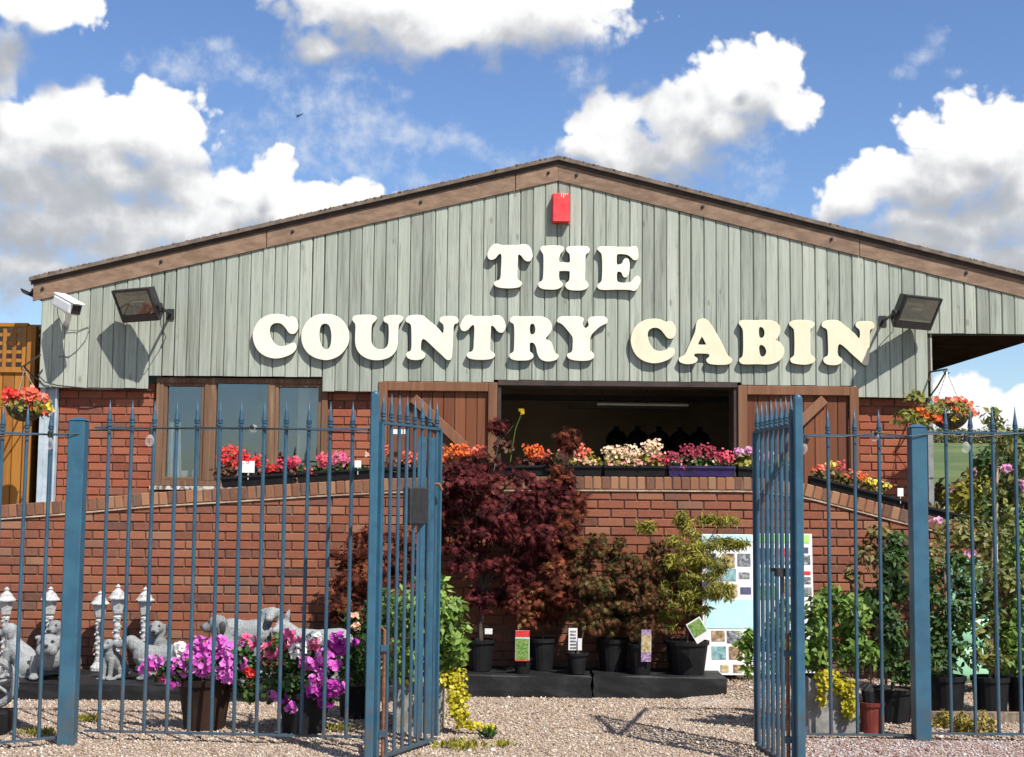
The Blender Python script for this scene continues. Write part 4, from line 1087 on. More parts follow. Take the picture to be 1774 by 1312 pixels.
# outlines measured from the photograph: scale, left, top of the enlargement, then the outline and its counters
LET = {
'T': (6.117, 835, 410, [[(120,88),(165,78),(210,92),(300,90),(380,90),(430,80),(480,84),(515,115),(535,160),(540,210),(520,255),(485,262),(455,245),(430,212),(405,190),(385,200),(383,260),(380,350),(378,430),(388,465),(420,485),(430,510),(405,540),(345,553),(280,556),(215,553),(160,540),(133,512),(148,485),(190,468),(205,430),(208,350),(212,260),(208,195),(190,183),(165,205),(140,235),(105,250),(75,240),(60,205),(70,160),(90,120)]]),
'H': (6.117, 835, 410, [[(620,130),(640,105),(700,98),(770,96),(840,100),(868,118),(862,150),(838,178),(825,210),(822,270),(880,278),(935,275),(938,215),(930,180),(905,155),(900,125),(925,105),(990,100),(1060,98),(1125,105),(1147,135),(1135,165),(1108,185),(1100,230),(1100,340),(1097,440),(1108,475),(1130,500),(1135,530),(1110,560),(1060,575),(1000,577),(940,572),(905,555),(890,525),(900,500),(925,480),(935,450),(937,380),(920,368),(840,368),(820,380),(820,440),(830,475),(855,500),(860,525),(835,550),(785,568),(720,570),(655,565),(615,548),(600,520),(612,495),(640,478),(652,440),(655,340),(655,240),(650,190),(635,165)]]),
'E': (6.117, 835, 410, [[(1225,135),(1245,110),(1310,105),(1400,108),(1500,110),(1580,108),(1625,100),(1650,120),(1660,180),(1658,225),(1640,248),(1610,245),(1585,220),(1550,195),(1500,185),(1450,185),(1430,200),(1428,250),(1432,300),(1460,302),(1490,285),(1505,250),(1530,232),(1555,245),(1567,290),(1565,360),(1552,415),(1525,438),(1500,425),(1485,390),(1460,375),(1435,385),(1430,440),(1440,485),(1480,498),(1540,498),(1585,485),(1615,450),(1640,425),(1670,430),(1683,470),(1670,520),(1645,565),(1615,582),(1570,572),(1480,570),(1380,572),(1290,574),(1245,565),(1225,540),(1235,515),(1265,490),(1275,450),(1278,340),(1275,230),(1265,180),(1240,155)]]),
'C': (6.336, 430, 535, [[(320,58),(390,68),(440,92),(475,85),(515,95),(540,130),(553,185),(545,235),(520,268),(485,275),(455,260),(425,220),(385,175),(340,155),(290,160),(255,185),(240,225),(245,275),(260,325),(290,375),(330,410),(390,418),(440,405),(490,382),(525,385),(540,415),(530,455),(490,495),(430,525),(360,545),(290,548),(210,528),(140,485),(90,420),(62,340),(60,270),(80,200),(125,130),(190,85),(255,63)]]),
'O': (6.336, 430, 535, [[(850,58),(920,65),(990,90),(1050,140),(1095,210),(1115,290),(1112,360),(1085,430),(1035,495),(970,540),(890,565),(820,562),(740,540),(670,495),(620,430),(595,360),(592,280),(615,200),(660,130),(720,85),(785,63)], [(845,162),(880,170),(905,205),(920,270),(922,340),(915,400),(895,440),(865,455),(835,440),(808,400),(790,340),(785,270),(792,210),(812,175)]]),
'U': (6.336, 430, 535, [[(1145,115),(1160,85),(1210,72),(1280,68),(1350,70),(1400,85),(1410,110),(1390,140),(1365,165),(1355,210),(1352,300),(1358,370),(1380,415),(1420,445),(1470,452),(1510,440),(1540,405),(1550,350),(1552,260),(1548,190),(1535,160),(1500,140),(1490,110),(1510,85),(1570,70),(1640,68),(1695,85),(1705,110),(1685,140),(1660,165),(1652,210),(1650,310),(1648,400),(1625,470),(1575,525),(1500,558),(1410,568),(1330,555),(1260,520),(1210,465),(1185,395),(1180,300),(1182,210),(1175,165),(1155,140)]]),
'N': (8.87, 690, 535, [[(115,175),(135,135),(190,105),(270,97),(340,100),(390,115),(450,165),(540,235),(620,305),(680,375),(700,370),(708,310),(700,245),(670,215),(642,185),(650,140),(700,118),(780,110),(860,115),(910,135),(928,175),(915,215),(875,230),(855,265),(852,350),(848,500),(843,620),(838,720),(820,780),(785,790),(745,775),(690,720),(610,650),(520,565),(450,500),(395,468),(365,490),(355,540),(352,610),(365,655),(410,690),(425,720),(400,765),(340,790),(265,795),(195,785),(150,755),(135,715),(155,680),(200,655),(212,600),(212,480),(208,340),(200,260),(175,225),(130,205)]]),
'R': (8.87, 870, 535, [[(120,180),(140,140),(200,118),(320,122),(440,118),(560,115),(650,130),(720,170),(760,235),(765,305),(740,370),(700,420),(670,458),(690,480),(740,500),(775,550),(795,620),(820,680),(865,710),(872,745),(845,780),(780,805),(700,812),(630,795),(580,755),(550,690),(535,620),(515,560),(480,525),(440,525),(425,550),(425,620),(430,665),(470,700),(485,735),(465,770),(410,795),(320,802),(220,800),(150,780),(118,740),(130,705),(170,680),(188,640),(192,520),(192,380),(188,280),(175,235),(135,210)], [(465,228),(495,240),(512,285),(515,340),(500,385),(465,402),(435,385),(425,340),(425,280),(438,240)]]),
'Y': (8.87, 870, 535, [[(848,185),(865,145),(920,122),(1010,118),(1110,118),(1200,125),(1250,150),(1250,185),(1235,220),(1245,265),(1280,300),(1315,285),(1338,245),(1325,205),(1325,165),(1360,130),(1440,118),(1530,115),(1590,125),(1622,165),(1610,215),(1560,240),(1500,275),(1440,330),(1385,385),(1358,440),(1352,520),(1350,600),(1355,650),(1400,685),(1418,725),(1395,770),(1330,798),(1230,805),(1120,798),(1040,775),(1005,735),(1018,700),(1065,680),(1085,640),(1090,550),(1090,460),(1065,405),(1010,335),(950,265),(900,225),(860,210)]]),
'A': (8.064, 1080, 540, [[(1100,98),(1150,105),(1195,140),(1240,200),(1300,300),(1360,410),(1415,520),(1450,600),(1490,640),(1520,665),(1515,700),(1470,735),(1380,745),(1280,743),(1200,730),(1165,700),(1165,670),(1195,645),(1205,610),(1180,592),(1100,588),(1010,590),(985,610),(1000,640),(1030,660),(1030,695),(990,725),(920,740),(850,735),(795,715),(775,680),(790,650),(835,630),(870,590),(910,500),(960,390),(1005,280),(1020,180),(1040,130)], [(1098,352),(1125,390),(1150,440),(1160,465),(1100,470),(1045,465),(1050,435),(1072,390)]]),
'B': (6.570, 1260, 540, [[(132,135),(155,105),(230,98),(330,100),(430,95),(520,105),(580,140),(605,195),(595,255),(570,300),(548,325),(590,345),(630,390),(648,440),(635,505),(595,555),(530,590),(450,605),(340,602),(240,605),(165,600),(135,570),(140,545),(165,525),(178,490),(182,390),(182,290),(178,215),(160,175)], [(380,172),(408,185),(425,220),(425,265),(410,295),(385,305),(365,290),(358,250),(358,205),(365,182)], [(380,380),(415,392),(440,430),(445,470),(425,508),(395,520),(372,500),(362,455),(360,405)]]),
'I': (6.570, 1260, 540, [[(705,145),(725,115),(780,100),(850,97),(930,102),(985,125),(992,155),(965,185),(945,210),(942,300),(942,420),(945,490),(975,515),(998,545),(980,580),(920,603),(850,608),(780,600),(730,585),(715,555),(725,535),(755,510),(762,470),(765,350),(762,240),(755,200),(730,175)]]),
}
def letters():
    yf = YS - 0.050
    sign = thing('shop_sign', 'raised cream capital letters reading THE COUNTRY CABIN across the boarding', 'sign', W(975, 530, YS))
    def shape(ch):
        s, l, t, loops = LET[ch]
        loops = loops if isinstance(loops[0], list) else [loops]
        return [[(l + p[0] / s, t + p[1] / s) for p in lp] for lp in loops]
    meshes = {}
    def place(ch, at=None, mat='cream'):
        loops = LET[ch][3:] if False else None
        s, l, t, first = LET[ch][:4]
        lps = list(first) if isinstance(first[0], list) else [first]
        px = [[(l + p[0] / s, t + p[1] / s) for p in lp] for lp in lps]
        x0 = min(p[0] for p in px[0]); y0 = min(p[1] for p in px[0])
        ox, oy = (x0, y0) if at is None else at
        o0 = W(ox, oy, yf); k = SP(yf)
        key = (ch, mat)
        if key not in meshes:
            cu = bpy.data.curves.new('letter', 'CURVE'); cu.dimensions = '2D'; cu.fill_mode = 'BOTH'; cu.extrude = 0.022; cu.bevel_depth = 0.003; cu.bevel_resolution = 1
            for lp in px:
                pts = catmull(lp, 4); sp = cu.splines.new('POLY'); sp.points.add(len(pts) - 1); sp.use_cyclic_u = True
                for q, p in zip(sp.points, pts): q.co = ((p[0] - x0) / k, -(p[1] - y0) / k, 0, 1)
            tmp = bpy.data.objects.new('letter', cu); COL.objects.link(tmp)
            me = bpy.data.meshes.new_from_object(tmp, depsgraph=bpy.context.evaluated_depsgraph_get())
            bpy.data.objects.remove(tmp); bpy.data.curves.remove(cu)
            me.materials.clear(); me.materials.append(MAT[mat]); me.materials.append(MAT['green_edge'])
            for p in me.polygons: p.material_index = 0 if p.normal.z > 0.35 else 1
            meshes[key] = me
        o = inst('letter', meshes[key], (o0.x, yf + 0.025, o0.z), sign, (math.pi / 2, 0.01 * 0, 0))
    for ch in 'THE': place(ch)
    for ch in 'COUN': place(ch)
    place('T', (797.7, 546.0)); place('R'); place('Y')
    place('C', (1093.4, 552.4), 'cream2')
    for ch in 'ABI': place(ch, None, 'cream2')
    place('N', (1423.6, 554.8), 'cream2')
for k in list(LET):
    s, l, t, *rest = LET[k]
    LET[k] = (s, l, t, rest[0])
letters()

# ================================================================== FITTINGS ON THE GABLE
def alarm_box():
    a, b = W(957, 338, YS), W(986, 388, YS); y = YS - 0.085
    t = thing('alarm_box', 'small red alarm box under the apex of the gable', 'alarm box', ((a.x + b.x) / 2, YS, b.z))
    m = MB().box((a.x, y, b.z), (b.x, YS - 0.012, a.z), 0.008); m.out('cover', MAT['red_box'], t)
    MB().box((a.x - 0.004, YS - 0.012, b.z - 0.004), (b.x + 0.004, YS - 0.003, a.z + 0.004)).out('back_plate', MAT['red_box'], t)
    q = MB()
    for i, (u, h) in enumerate(((0.5, .03), (0.62, .045), (0.72, .022), (0.84, .015))):
        x = a.x + (b.x - a.x) * u; q.box((x, y - 0.001, a.z - h), (x + 0.006, y + 0.001, a.z - 0.002))
    q.out('paint_run', MAT['white_plastic'], t)
alarm_box()

def cctv():
    Y0 = YS - 0.22
    p0, p1 = W(103, 521, Y0 + 0.05), W(130, 536, Y0 - 0.12)
    d = (Vector((p1.x, p1.y, p1.z)) - Vector((p0.x, p0.y, p0.z)))
    t = thing('security_camera', 'white security camera on a bracket at the left end of the boarding', 'camera', W(116, 560, YS))
    d.normalize(); side = d.cross(Vector((0, 0, 1))).normalized(); up = side.cross(d)
    c = (p0 + p1) / 2; L = (p1 - p0).length / 2 + 0.02
    bevel(MB().obox(c, d * L, side * 0.064, up * 0.060).out('body', MAT['white_plastic'], t), 0.026, 3)
    bevel(MB().obox(c + up * 0.062 + d * 0.012, d * (L + 0.015), side * 0.062, up * 0.006).out('sun_shield', MAT['white_plastic'], t), 0.004)
    MB().obox(c + d * (L + 0.002), d * 0.004, side * 0.044, up * 0.042).out('lens', MAT['black_metal'], t)
    e = W(118, 549, YS - 0.1); f = W(114, 562, YS - 0.005)
    MB().tube([c - up * 0.05, (e.x + .01, e.y, e.z + .02), (e.x, e.y + 0.03, e.z - 0.01), (f.x, f.y, f.z)], [0.028, 0.026, 0.022, 0.03], 8).out('bracket', MAT['white_plastic'], t, smooth=True)
    q = [W(x, y, YS - dd) for x, y, dd in ((99, 532, .16), (100, 545, .1), (107, 562, .05), (118, 572, .02), (135, 573, .012), (157, 565, .008), (148, 590, .008), (135, 606, .008), (120, 618, .008), (102, 618, .006))]
    P = []
    for i in range(len(q) - 1):
        for k in range(3): P.append(q[i].lerp(q[i + 1], k / 3))
    MB().tube(P + [q[-1]], 0.0035, 5, True).out('cable', MAT['grey_cable'], t, smooth=True)
cctv()

def floodlight(pxc, pyc, face_left, label):
    s = -1 if face_left else 1
    n = Vector((s * 0.42, -0.757, -0.50)).normalized()
    w = Vector((-n.y, n.x, 0)).normalized(); dn = n.cross(w).normalized()
    if dn.z > 0: dn = -dn
    Yc = YS - 0.30; c = W(pxc, pyc, Yc)
    hw, hh, dp = 0.225, 0.158, 0.11
    t = thing('floodlight', label, 'floodlight', W(pxc, pyc, YS))
    # housing: deep tray tapering to the back
    V = []
    for k, (sw, off) in enumerate(((1.0, 0.0), (1.0, -0.03), (0.80, -dp - 0.02))):
        for a, b in ((-1, 1), (1, 1), (1, -1), (-1, -1)): V.append(c + n * off + w * (hw * a * sw) + dn * (hh * b * sw))
    # rim ring in front
    iw = 0.90
    for a, b in ((-1, 1), (1, 1), (1, -1), (-1, -1)): V.append(c + w * (hw * a * iw) + dn * (hh * (b * (0.86 if b < 0 else 0.56))))
    F = [(4, 5, 1, 0), (5, 6, 2, 1), (6, 7, 3, 2), (7, 4, 0, 3), (8, 9, 5, 4), (9, 10, 6, 5), (10, 11, 7, 6), (11, 8, 4, 7), (11, 10, 9, 8),
         (0, 1, 13, 12), (1, 2, 14, 13), (2, 3, 15, 14), (3, 0, 12, 15)]
    obj('housing', V, F, MAT['black_metal'], t)
    g = [c + n * -0.004 + w * (hw * a * iw) + dn * (hh * (b * (0.86 if b < 0 else 0.56))) for a, b in ((-1, 1), (1, 1), (1, -1), (-1, -1))]
    obj('glass', g, [(0, 1, 2, 3)], MAT['lamp_glass'], t)
    # reflector trough and lamp tube
    R = []
    for a, b, o in ((-1, 1, -.012), (1, 1, -.012), (1, -1, -.012), (-1, -1, -.012), (-.55, .3, -.085), (.55, .3, -.085), (.55, -.5, -.085), (-.55, -.5, -.085)):
        R.append(c + n * o + w * (hw * a * iw) + dn * (hh * (b * (0.86 if b < 0 else 0.56))))
    obj('reflector', R, [(0, 1, 5, 4), (1, 2, 6, 5), (2, 3, 7, 6), (3, 0, 4, 7), (4, 5, 6, 7)], MAT['reflector'], t)
    MB().tube([c + n * -0.05 - w * 0.07 - dn * 0.02, c + n * -0.05 + w * 0.07 - dn * 0.02], 0.009, 8).out('lamp', MAT['white_plastic'], t)
    # stirrup and wall arm on the inner side
    e = c - w * (s * -1) * 0.0
    inner = w if face_left else -w
    if (inner.x > 0) != face_left: inner = -inner
    a0 = c + inner * (hw + 0.012) - n * 0.04 + dn * 0.03
    wall = Vector((a0.x + (0.02 if face_left else -0.02), YS - 0.004, a0.z - 0.03))
    MB().tube([a0 - inner * 0.02, a0 + inner * 0.03], 0.026, 8).out('pivot', MAT['black_metal'], t)
    m = MB().tube([a0 + inner * 0.02, a0 + inner * 0.03 + Vector((0, 0.06, -0.02)), wall], 0.014, 6)
    m.box((wall.x - 0.035, YS - 0.012, wall.z - 0.05), (wall.x + 0.035, YS - 0.003, wall.z + 0.05)); m.out('arm', MAT['black_metal'], t)
    # slack flex down to the boarding
    q = [a0 + dn * 0.06, a0 + Vector((0, 0.1, -0.16)), Vector((wall.x - 0.03, YS - 0.03, wall.z - 0.22)), Vector((wall.x - 0.08, YS - 0.006, wall.z - 0.30))]
    MB().tube(q, 0.004, 5).out('flex', MAT['grey_cable'], t)
floodlight(234, 530, True, 'black floodlight tilted down on the left of the gable beside the camera')
floodlight(1592, 543, False, 'black floodlight tilted down at the right end of the letters')

# ================================================================== FENCES AND GATES
def bar_mesh(name, zt, zb, r=0.0125):
    m = MB().tube([(0, 0, zb), (0, 0, zt)], r, 8)
    m.lathe([(0.0185, 0.0), (0.0185, 0.010), (0.0135, 0.013), (0.0135, 0.020), (0.0185, 0.023), (0.0185, 0.034)], (0, 0, zt), 8)
    return np_mesh(name, m.V, m.F, MAT['blue_bar'], False)
def spike_mesh():
    m = MB().lathe([(0.0175, 0.0), (0.0165, 0.012), (0.0095, 0.06), (0.0012, 0.135)], (0, 0, 0), 8)
    return np_mesh('spike', m.V, m.F, MAT['blue_bar'], True)
SPIKE = spike_mesh()
def fence_panel(name, label, cat, pts, zt, zb, rails, group=None):
    """pts: (x, y) of each upright; rails: (p0, p1) end points in plan"""
    c = Vector((sum(p[0] for p in pts) / len(pts), sum(p[1] for p in pts) / len(pts), 0))
    t = thing('metal_railing', label, cat, c, 'spiked blue railing panels')
    bm_ = bar_mesh('bar', zt, zb)
    for x, y in pts:
        b = inst('bar', bm_, (x, y, 0), t, (random.uniform(-.003, .003), random.uniform(-.0028, .0028), random.uniform(0, .6)))
        inst('spike', SPIKE, (x, y, zt + 0.034), b)
    for z, h, w in ((zt - 0.012, 0.012, 0.034), (zb, 0.012, 0.034)):
        MB().beam((rails[0][0], rails[0][1], z), (rails[1][0], rails[1][1], z), w, h).out('rail', MAT['blue_bar'], t)
    return t
def post(px, py_top, Y, w, label, cap=True):
    p = W(px, py_top, Y)
    m = MB().box((p.x - w / 2, Y - w / 2, -0.05), (p.x + w / 2, Y + w / 2, p.z), 0.006)
    t = thing('fence_post', label, 'fence post', (p.x, Y, 0), 'square blue fence posts')
    m.out('shaft', MAT['blue'], t)
    if cap:
        V = [(p.x - w / 2 - .004, Y - w / 2 - .004, p.z), (p.x + w / 2 + .004, Y - w / 2 - .004, p.z), (p.x + w / 2 + .004, Y + w / 2 + .004, p.z), (p.x - w / 2 - .004, Y + w / 2 + .004, p.z), (p.x - w * .2, Y, p.z + 0.022), (p.x + w * .2, Y, p.z + 0.022)]
        obj('cap', V, [(3, 2, 1, 0), (0, 1, 5, 4), (1, 2, 5), (2, 3, 4, 5), (3, 0, 4)], MAT['blue'], t)
    return p
PL = post(137, 729, 8.88, 0.104, 'thick square blue post left of the petunia pots')
PR = post(1588, 741, 9.36, 0.108, 'thick square blue post right of the gates before the potted shrubs')

def Ypx(px, x0, y0, x1, y1):
    t = (px - x0) / (x1 - x0); return y0 + (y1 - y0) * t
# left panel
pts = []
for px in [190 + 38.2 * i for i in range(12)]:
    Y = Ypx(px, 160, 9.06, 640, 8.94); pts.append((W(px, 740, Y).x, Y))
e0, e1 = (PL.x + 0.05, 9.07), (W(641, 745, 8.93).x, 8.93)
lp = fence_panel('fence_panel', 'spiked blue railing panel between the left post and the left gate', 'fence', pts, 2.02, 0.06, (e0, e1))
# far left panel, turning towards the viewer
pts = []
for px in (-80, -38, 4, 46, 88):
    Y = Ypx(px, 0, 8.62, 105, 8.84); pts.append((W(px, 748, Y).x, Y))
fence_panel('fence_panel', 'spiked blue railing panel at the far left beyond the thick post', 'fence', pts, 1.96, 0.05, ((pts[0][0], pts[0][1]), (PL.x - 0.05, 8.88)))
# right panel
pts = [(W(px, 752, Y).x, Y) for px, Y in ((1434.6, 9.40), (1479.5, 9.40), (1522, 9.40))]
rp = fence_panel('fence_panel', 'short spiked blue railing panel between the right gate and thick post', 'fence', pts, 2.035, 0.03, ((W(1392, 752, 9.40).x, 9.40), (PR.x - 0.05, 9.40)))
pts = [(W(px, 748, 9.36).x, 9.36) for px in (1639, 1680, 1720, 1758, 1798)]
fence_panel('fence_panel', 'spiked blue railing panel at the far right before the potted trees', 'fence', pts, 2.06, 0.05, ((PR.x + 0.05, 9.36), (pts[-1][0] + 0.05, 9.36)))

def gate(label, post_px, post_top, post_Y, near_px, near_Y, far_px, far_Y, bars_px, zt, zb, side, locks):
    """hinge post standing in front, leaf swung back into the yard"""
    p = W(post_px, post_top, post_Y); w = 0.05
    ht = thing('gate_post', ('rounded ' if side > 0 else '') + 'slim blue hinge post of the ' + ('right gate leaf' if side > 0 else 'left gate leaf'), 'gate post', (p.x, post_Y, 0))
    m = MB().box((p.x - w / 2, post_Y - w / 2, -0.05), (p.x + w / 2, post_Y + w / 2, p.z - 0.01), 0.006)
    m.out('shaft', MAT['blue'], ht)
    q = MB().ball((p.x, post_Y, p.z - 0.012), (w / 2, w / 2, 0.022), 10, 6); q.out('cap', MAT['blue'], ht, smooth=True)
    a = Vector((W(near_px, 735, near_Y).x, near_Y, 0)); b = Vector((W(far_px, 748, far_Y).x, far_Y, 0))
    g = thing('metal_gate', label, 'gate', (a + b) / 2)
    d = (b - a).normalized(); nrm = Vector((d.y, -d.x, 0))
    bm_ = bar_mesh('bar', zt, zb, 0.0135 if side > 0 else 0.0115)
    n = 8
    for i in range(n):
        c = a.lerp(b, (i + 0.35) / (n - 0.65 + 0.35))
        o = inst('bar', bm_, c, g, (0, 0, 0.3 * i)); inst('spike', SPIKE, (c.x, c.y, zt + 0.034), o)
    for z in (zt - 0.016, zb + 0.004):
        MB().beam((a.x, a.y, z), (b.x, b.y, z), 0.034, 0.016).out('rail', MAT['blue_bar'], g)
    for c in (a, b):
        MB().obox((c.x, c.y, (zt + zb) / 2), d * 0.011, nrm * 0.02, (0, 0, (zt - zb) / 2 - 0.022)).out('stile', MAT['blue'], g)
    # drop bolt with its rusty rod
    c = a + d * 0.045 - nrm * 0.03 * side
    m = MB().tube([(c.x, c.y, 0.012), (c.x, c.y, 0.78), (c.x + 0.02 * side, c.y, 0.80), (c.x + 0.035 * side, c.y, 0.77)], 0.011, 6); m.out('drop_bolt', MAT['rust'], g)
    for z in (0.16, 0.66):
        MB().box((c.x - 0.02, c.y - 0.02, z), (c.x + 0.02, c.y + 0.02, z + 0.035)).out('bolt_keeper', MAT['blue_bar'], g)
    return g, a, b, d, nrm, p
gl, a, b, d, nv, pl_ = gate('left spiked blue gate leaf standing open with a dark lock box', 650.5, 680, 8.30, 659, 8.33, 761, 9.06, None, 2.035, 0.03, -1, True)
c = a.lerp(b, 0.60)
bevel(MB().obox((c.x, c.y, 1.52), d * 0.12, nv * 0.03, (0, 0, 0.115)).out('lock_box', MAT['rust'], gl), 0.006).data.materials[0] = MAT['grey_post'] if False else MAT['black_metal']
for f in (0.70, 0.86):
    c = a.lerp(b, f) + nv * 0.0
    MB().obox((c.x, c.y, 1.02), Vector((0.026, 0, 0)), Vector((0, 0.012, 0)), (0, 0, 0.94)).out('lock_stile', MAT['blue'], gl)
c = b - d * 0.05
MB().tube([(c.x - 0.05, c.y - 0.05, 1.66), (c.x + 0.03, c.y - 0.05, 1.66), (c.x + 0.05, c.y - 0.05, 1.62)], 0.011, 6).out('latch', MAT['rust'], gl)
gr, a2, b2, d2, nv2, pr_ = gate('right spiked blue gate leaf standing open with a rusty bolt', 1382, 686, 8.20, 1374, 8.24, 1309, 9.02, None, 2.035, 0.02, 1, False)
c = a2.lerp(b2, 0.25)
m = MB().box((c.x - 0.06, c.y - 0.05, 1.12), (c.x + 0.05, c.y + 0.0, 1.17)); m.tube([(c.x - 0.09, c.y - 0.03, 1.16), (c.x + 0.05, c.y - 0.03, 1.16)], 0.012, 6)
m.out('slide_bolt', MAT['black_metal'], gr)
# short returns that tie the railings to the hinge posts
for pan, e, hp, Yp in ((lp, e1, pl_, 8.30), (rp, (W(1392, 752, 9.40).x, 9.40), pr_, 8.20)):
    for z in (2.0, 0.075): MB().beam((e[0], e[1], z), (hp.x, Yp + 0.025, z), 0.03, 0.012).out('return_rail', MAT['blue_bar'], pan)

# bulbs on a cable along the railings
def string_lights():
    t = thing('string_lights', 'string of clear bulbs strung along the tops of the railings', 'string lights', (0, 9.0, 1.95))
    path = []
    for px, py, Y in ((-60, 757, 8.5), (40, 754, 8.66), (85, 752, 8.78), (140, 752, 8.83), (160, 745, 9.02), (263, 742, 9.02), (345, 741, 9.0), (437, 741, 8.97), (540, 745, 8.93), (640, 750, 8.9)):
        path.append(W(px, py, Y))
    MB().tube(path, 0.004, 5).out('cable', MAT['wire'], t)
    MB().tube([W(px, py, Y) for px, py, Y in ((1386, 752, 8.3), (1397, 756, 9.34), (1460, 757, 9.35), (1518, 750, 9.35), (1575, 756, 9.29), (1610, 752, 9.3), (1690, 757, 9.32), (1780, 750, 9.32))], 0.004, 5).out('cable', MAT['wire'], t)
    prof = [(0.006, 0.0), (0.026, -0.028), (0.031, -0.048), (0.024, -0.070), (0.008, -0.080)]
    mb = MB().lathe([(r, z) for r, z in reversed(prof)], (0, 0, 0), 12); me = np_mesh('bulb', mb.V, mb.F, MAT['bulb'], True)
    mc = MB().lathe([(0.013, -0.002), (0.013, 0.034), (0.006, 0.04)], (0, 0, 0), 8); mh = np_mesh('bulb_cap', mc.V, mc.F, MAT['black_metal'])
    for px, py, Y, rx, ry in ((86, 757, 8.76, .1, 0), (261, 752, 9.0, 0, .1), (437, 741, 8.95, 1.4, 0.3), (1396, 768, 9.32, 0.2, 0.4), (1517, 752, 9.33, 1.2, -0.3), (1673, 764, 9.3, 0, 0)):
        p = W(px, py, Y)
        b_ = inst('bulb', me, p, t, (rx, ry, 0)); inst('bulb_cap', mh, p, b_)
        
string_lights()

# ================================================================== TIMBER FENCE ON THE LEFT
def trellis_fence():
    Y = 13.05; xr = W(46, 640, Y).x; xl = xr - 1.9
    zt, zm, zb = Z(20, 560, Y), Z(20, 640, Y), 0.0
    t = thing('trellis_fence', 'orange stained timber fence with square lattice top left of the shop', 'fence', ((xl + xr) / 2, Y, 0))
    n = 17; w = (xr - xl) / n
    for i in range(n):
        a = xl + i * w
        bevel(MB().box((a + .003, Y, zb), (a + w - .003, Y + 0.02, zm - 0.03)).out('plank', MAT['orange_wood'], t), 0.004)
    MB().box((xl, Y - 0.02, zm - 0.03), (xr, Y + 0.035, zm + 0.02)).out('rail', MAT['orange_wood'], t)
    MB().box((xl, Y - 0.02, zt - 0.035), (xr, Y + 0.035, zt)).out('rail', MAT['orange_wood'], t)
    k = 0.0925
    x = xr - 0.03
    while x > xl:
        MB().box((x - 0.017, Y - 0.008, zm + 0.02), (x + 0.017, Y + 0.004, zt - 0.035)).out('slat', MAT['orange_wood'], t); x -= k
    z = zm + 0.085
    while z < zt - 0.05:
        MB().box((xl, Y + 0.004, z - 0.016), (xr, Y + 0.016, z + 0.016)).out('slat', MAT['orange_wood'], t); z += k * 0.88
    # return along the side of the shop
    x1 = W(69, 640, 13.6).x
    m = MB(); Yr = 13.9
    MB().box((xr + 0.005, Y - 0.03, 0), (xr + 0.085, Y + 0.05, zt - 0.03)).out('post', MAT['orange_wood'], t)
    for i in range(7):
        y = Y + 0.06 + i * 0.12
        MB().box((xr + 0.03, y, 0), (xr + 0.05, y + 0.114, zm)).out('plank', MAT['orange_wood'], t)
        MB().box((xr + 0.03, y + 0.03, zm), (xr + 0.042, y + 0.07, zt - 0.10)).out('slat', MAT['orange_wood'], t)
    for i in range(5): MB().box((xr + 0.042, Y + 0.06, zm + 0.03 + i * 0.082), (xr + 0.054, Y + 0.9, zm + 0.07 + i * 0.082)).out('slat', MAT['orange_wood'], t)
    # shed wall seen through the lattice
    o = MB().box((xl - 1.0, Y + 0.9, 0), (xr + 0.32, Y + 1.0, zt + 0.10)).out('shed_wall', MAT['dark_timber'], None); tag(o, 'dark shed wall behind the orange lattice fence', 'wall')
trellis_fence()

# ================================================================== PLATFORMS AND STONE ORNAMENTS
def platform(pxa, pxb, Y0, Y1, h, label):
    xa, xb = W(pxa, 1190, Y0).x, W(pxb, 1190, Y0).x
    t = thing('display_platform', label, 'platform', ((xa + xb) / 2, (Y0 + Y1) / 2, 0), 'black covered display platforms')
    nx, ny = max(int((xb - xa) / 0.16), 3), 7
    V = []; F = []
    # draped sheet: top then front skirt, gently rumpled
    rows = [(Y1 - (Y1 - Y0) * j / (ny - 1), h) for j in range(ny)] + [(Y0 - 0.006, h * 0.93), (Y0 - 0.010, h * 0.62), (Y0 - 0.010, h * 0.33), (Y0 - 0.010, 0.004)]
    for (y, z) in rows:
        for i in range(nx):
            x = xa + (xb - xa) * i / (nx - 1)
            V.append((x + random.uniform(-.01, .01), y + (random.uniform(-.010, .006) if z > h * .95 else random.uniform(-.003, .003)), z + (random.uniform(-.006, .006) if z > 0.02 else 0)))
    for j in range(len(rows) - 1):
        for i in range(nx - 1): F.append((j * nx + i, (j + 1) * nx + i, (j + 1) * nx + i + 1, j * nx + i + 1))
    o = obj('cover', V, F, MAT['membrane'], t)
    MB().box((xa + 0.004, Y0 + 0.012, 0.0), (xb - 0.004, Y1 - 0.01, h - 0.012)).out('pallet', MAT['black_plastic'], t)
    return xa, xb
platform(-120, 470, 10.80, 11.74, 0.130, 'long low black covered platform carrying the stone animals')
platform(474, 690, 10.84, 11.74, 0.130, 'low black covered platform behind the petunias and the left gate')
platform(802, 1024, 11.18, 11.76, 0.180, 'black covered platform under the large red maple pots')
platform(1029, 1257, 11.20, 11.76, 0.180, 'black covered platform nearest the leaning photo board')
PZ = 0.132

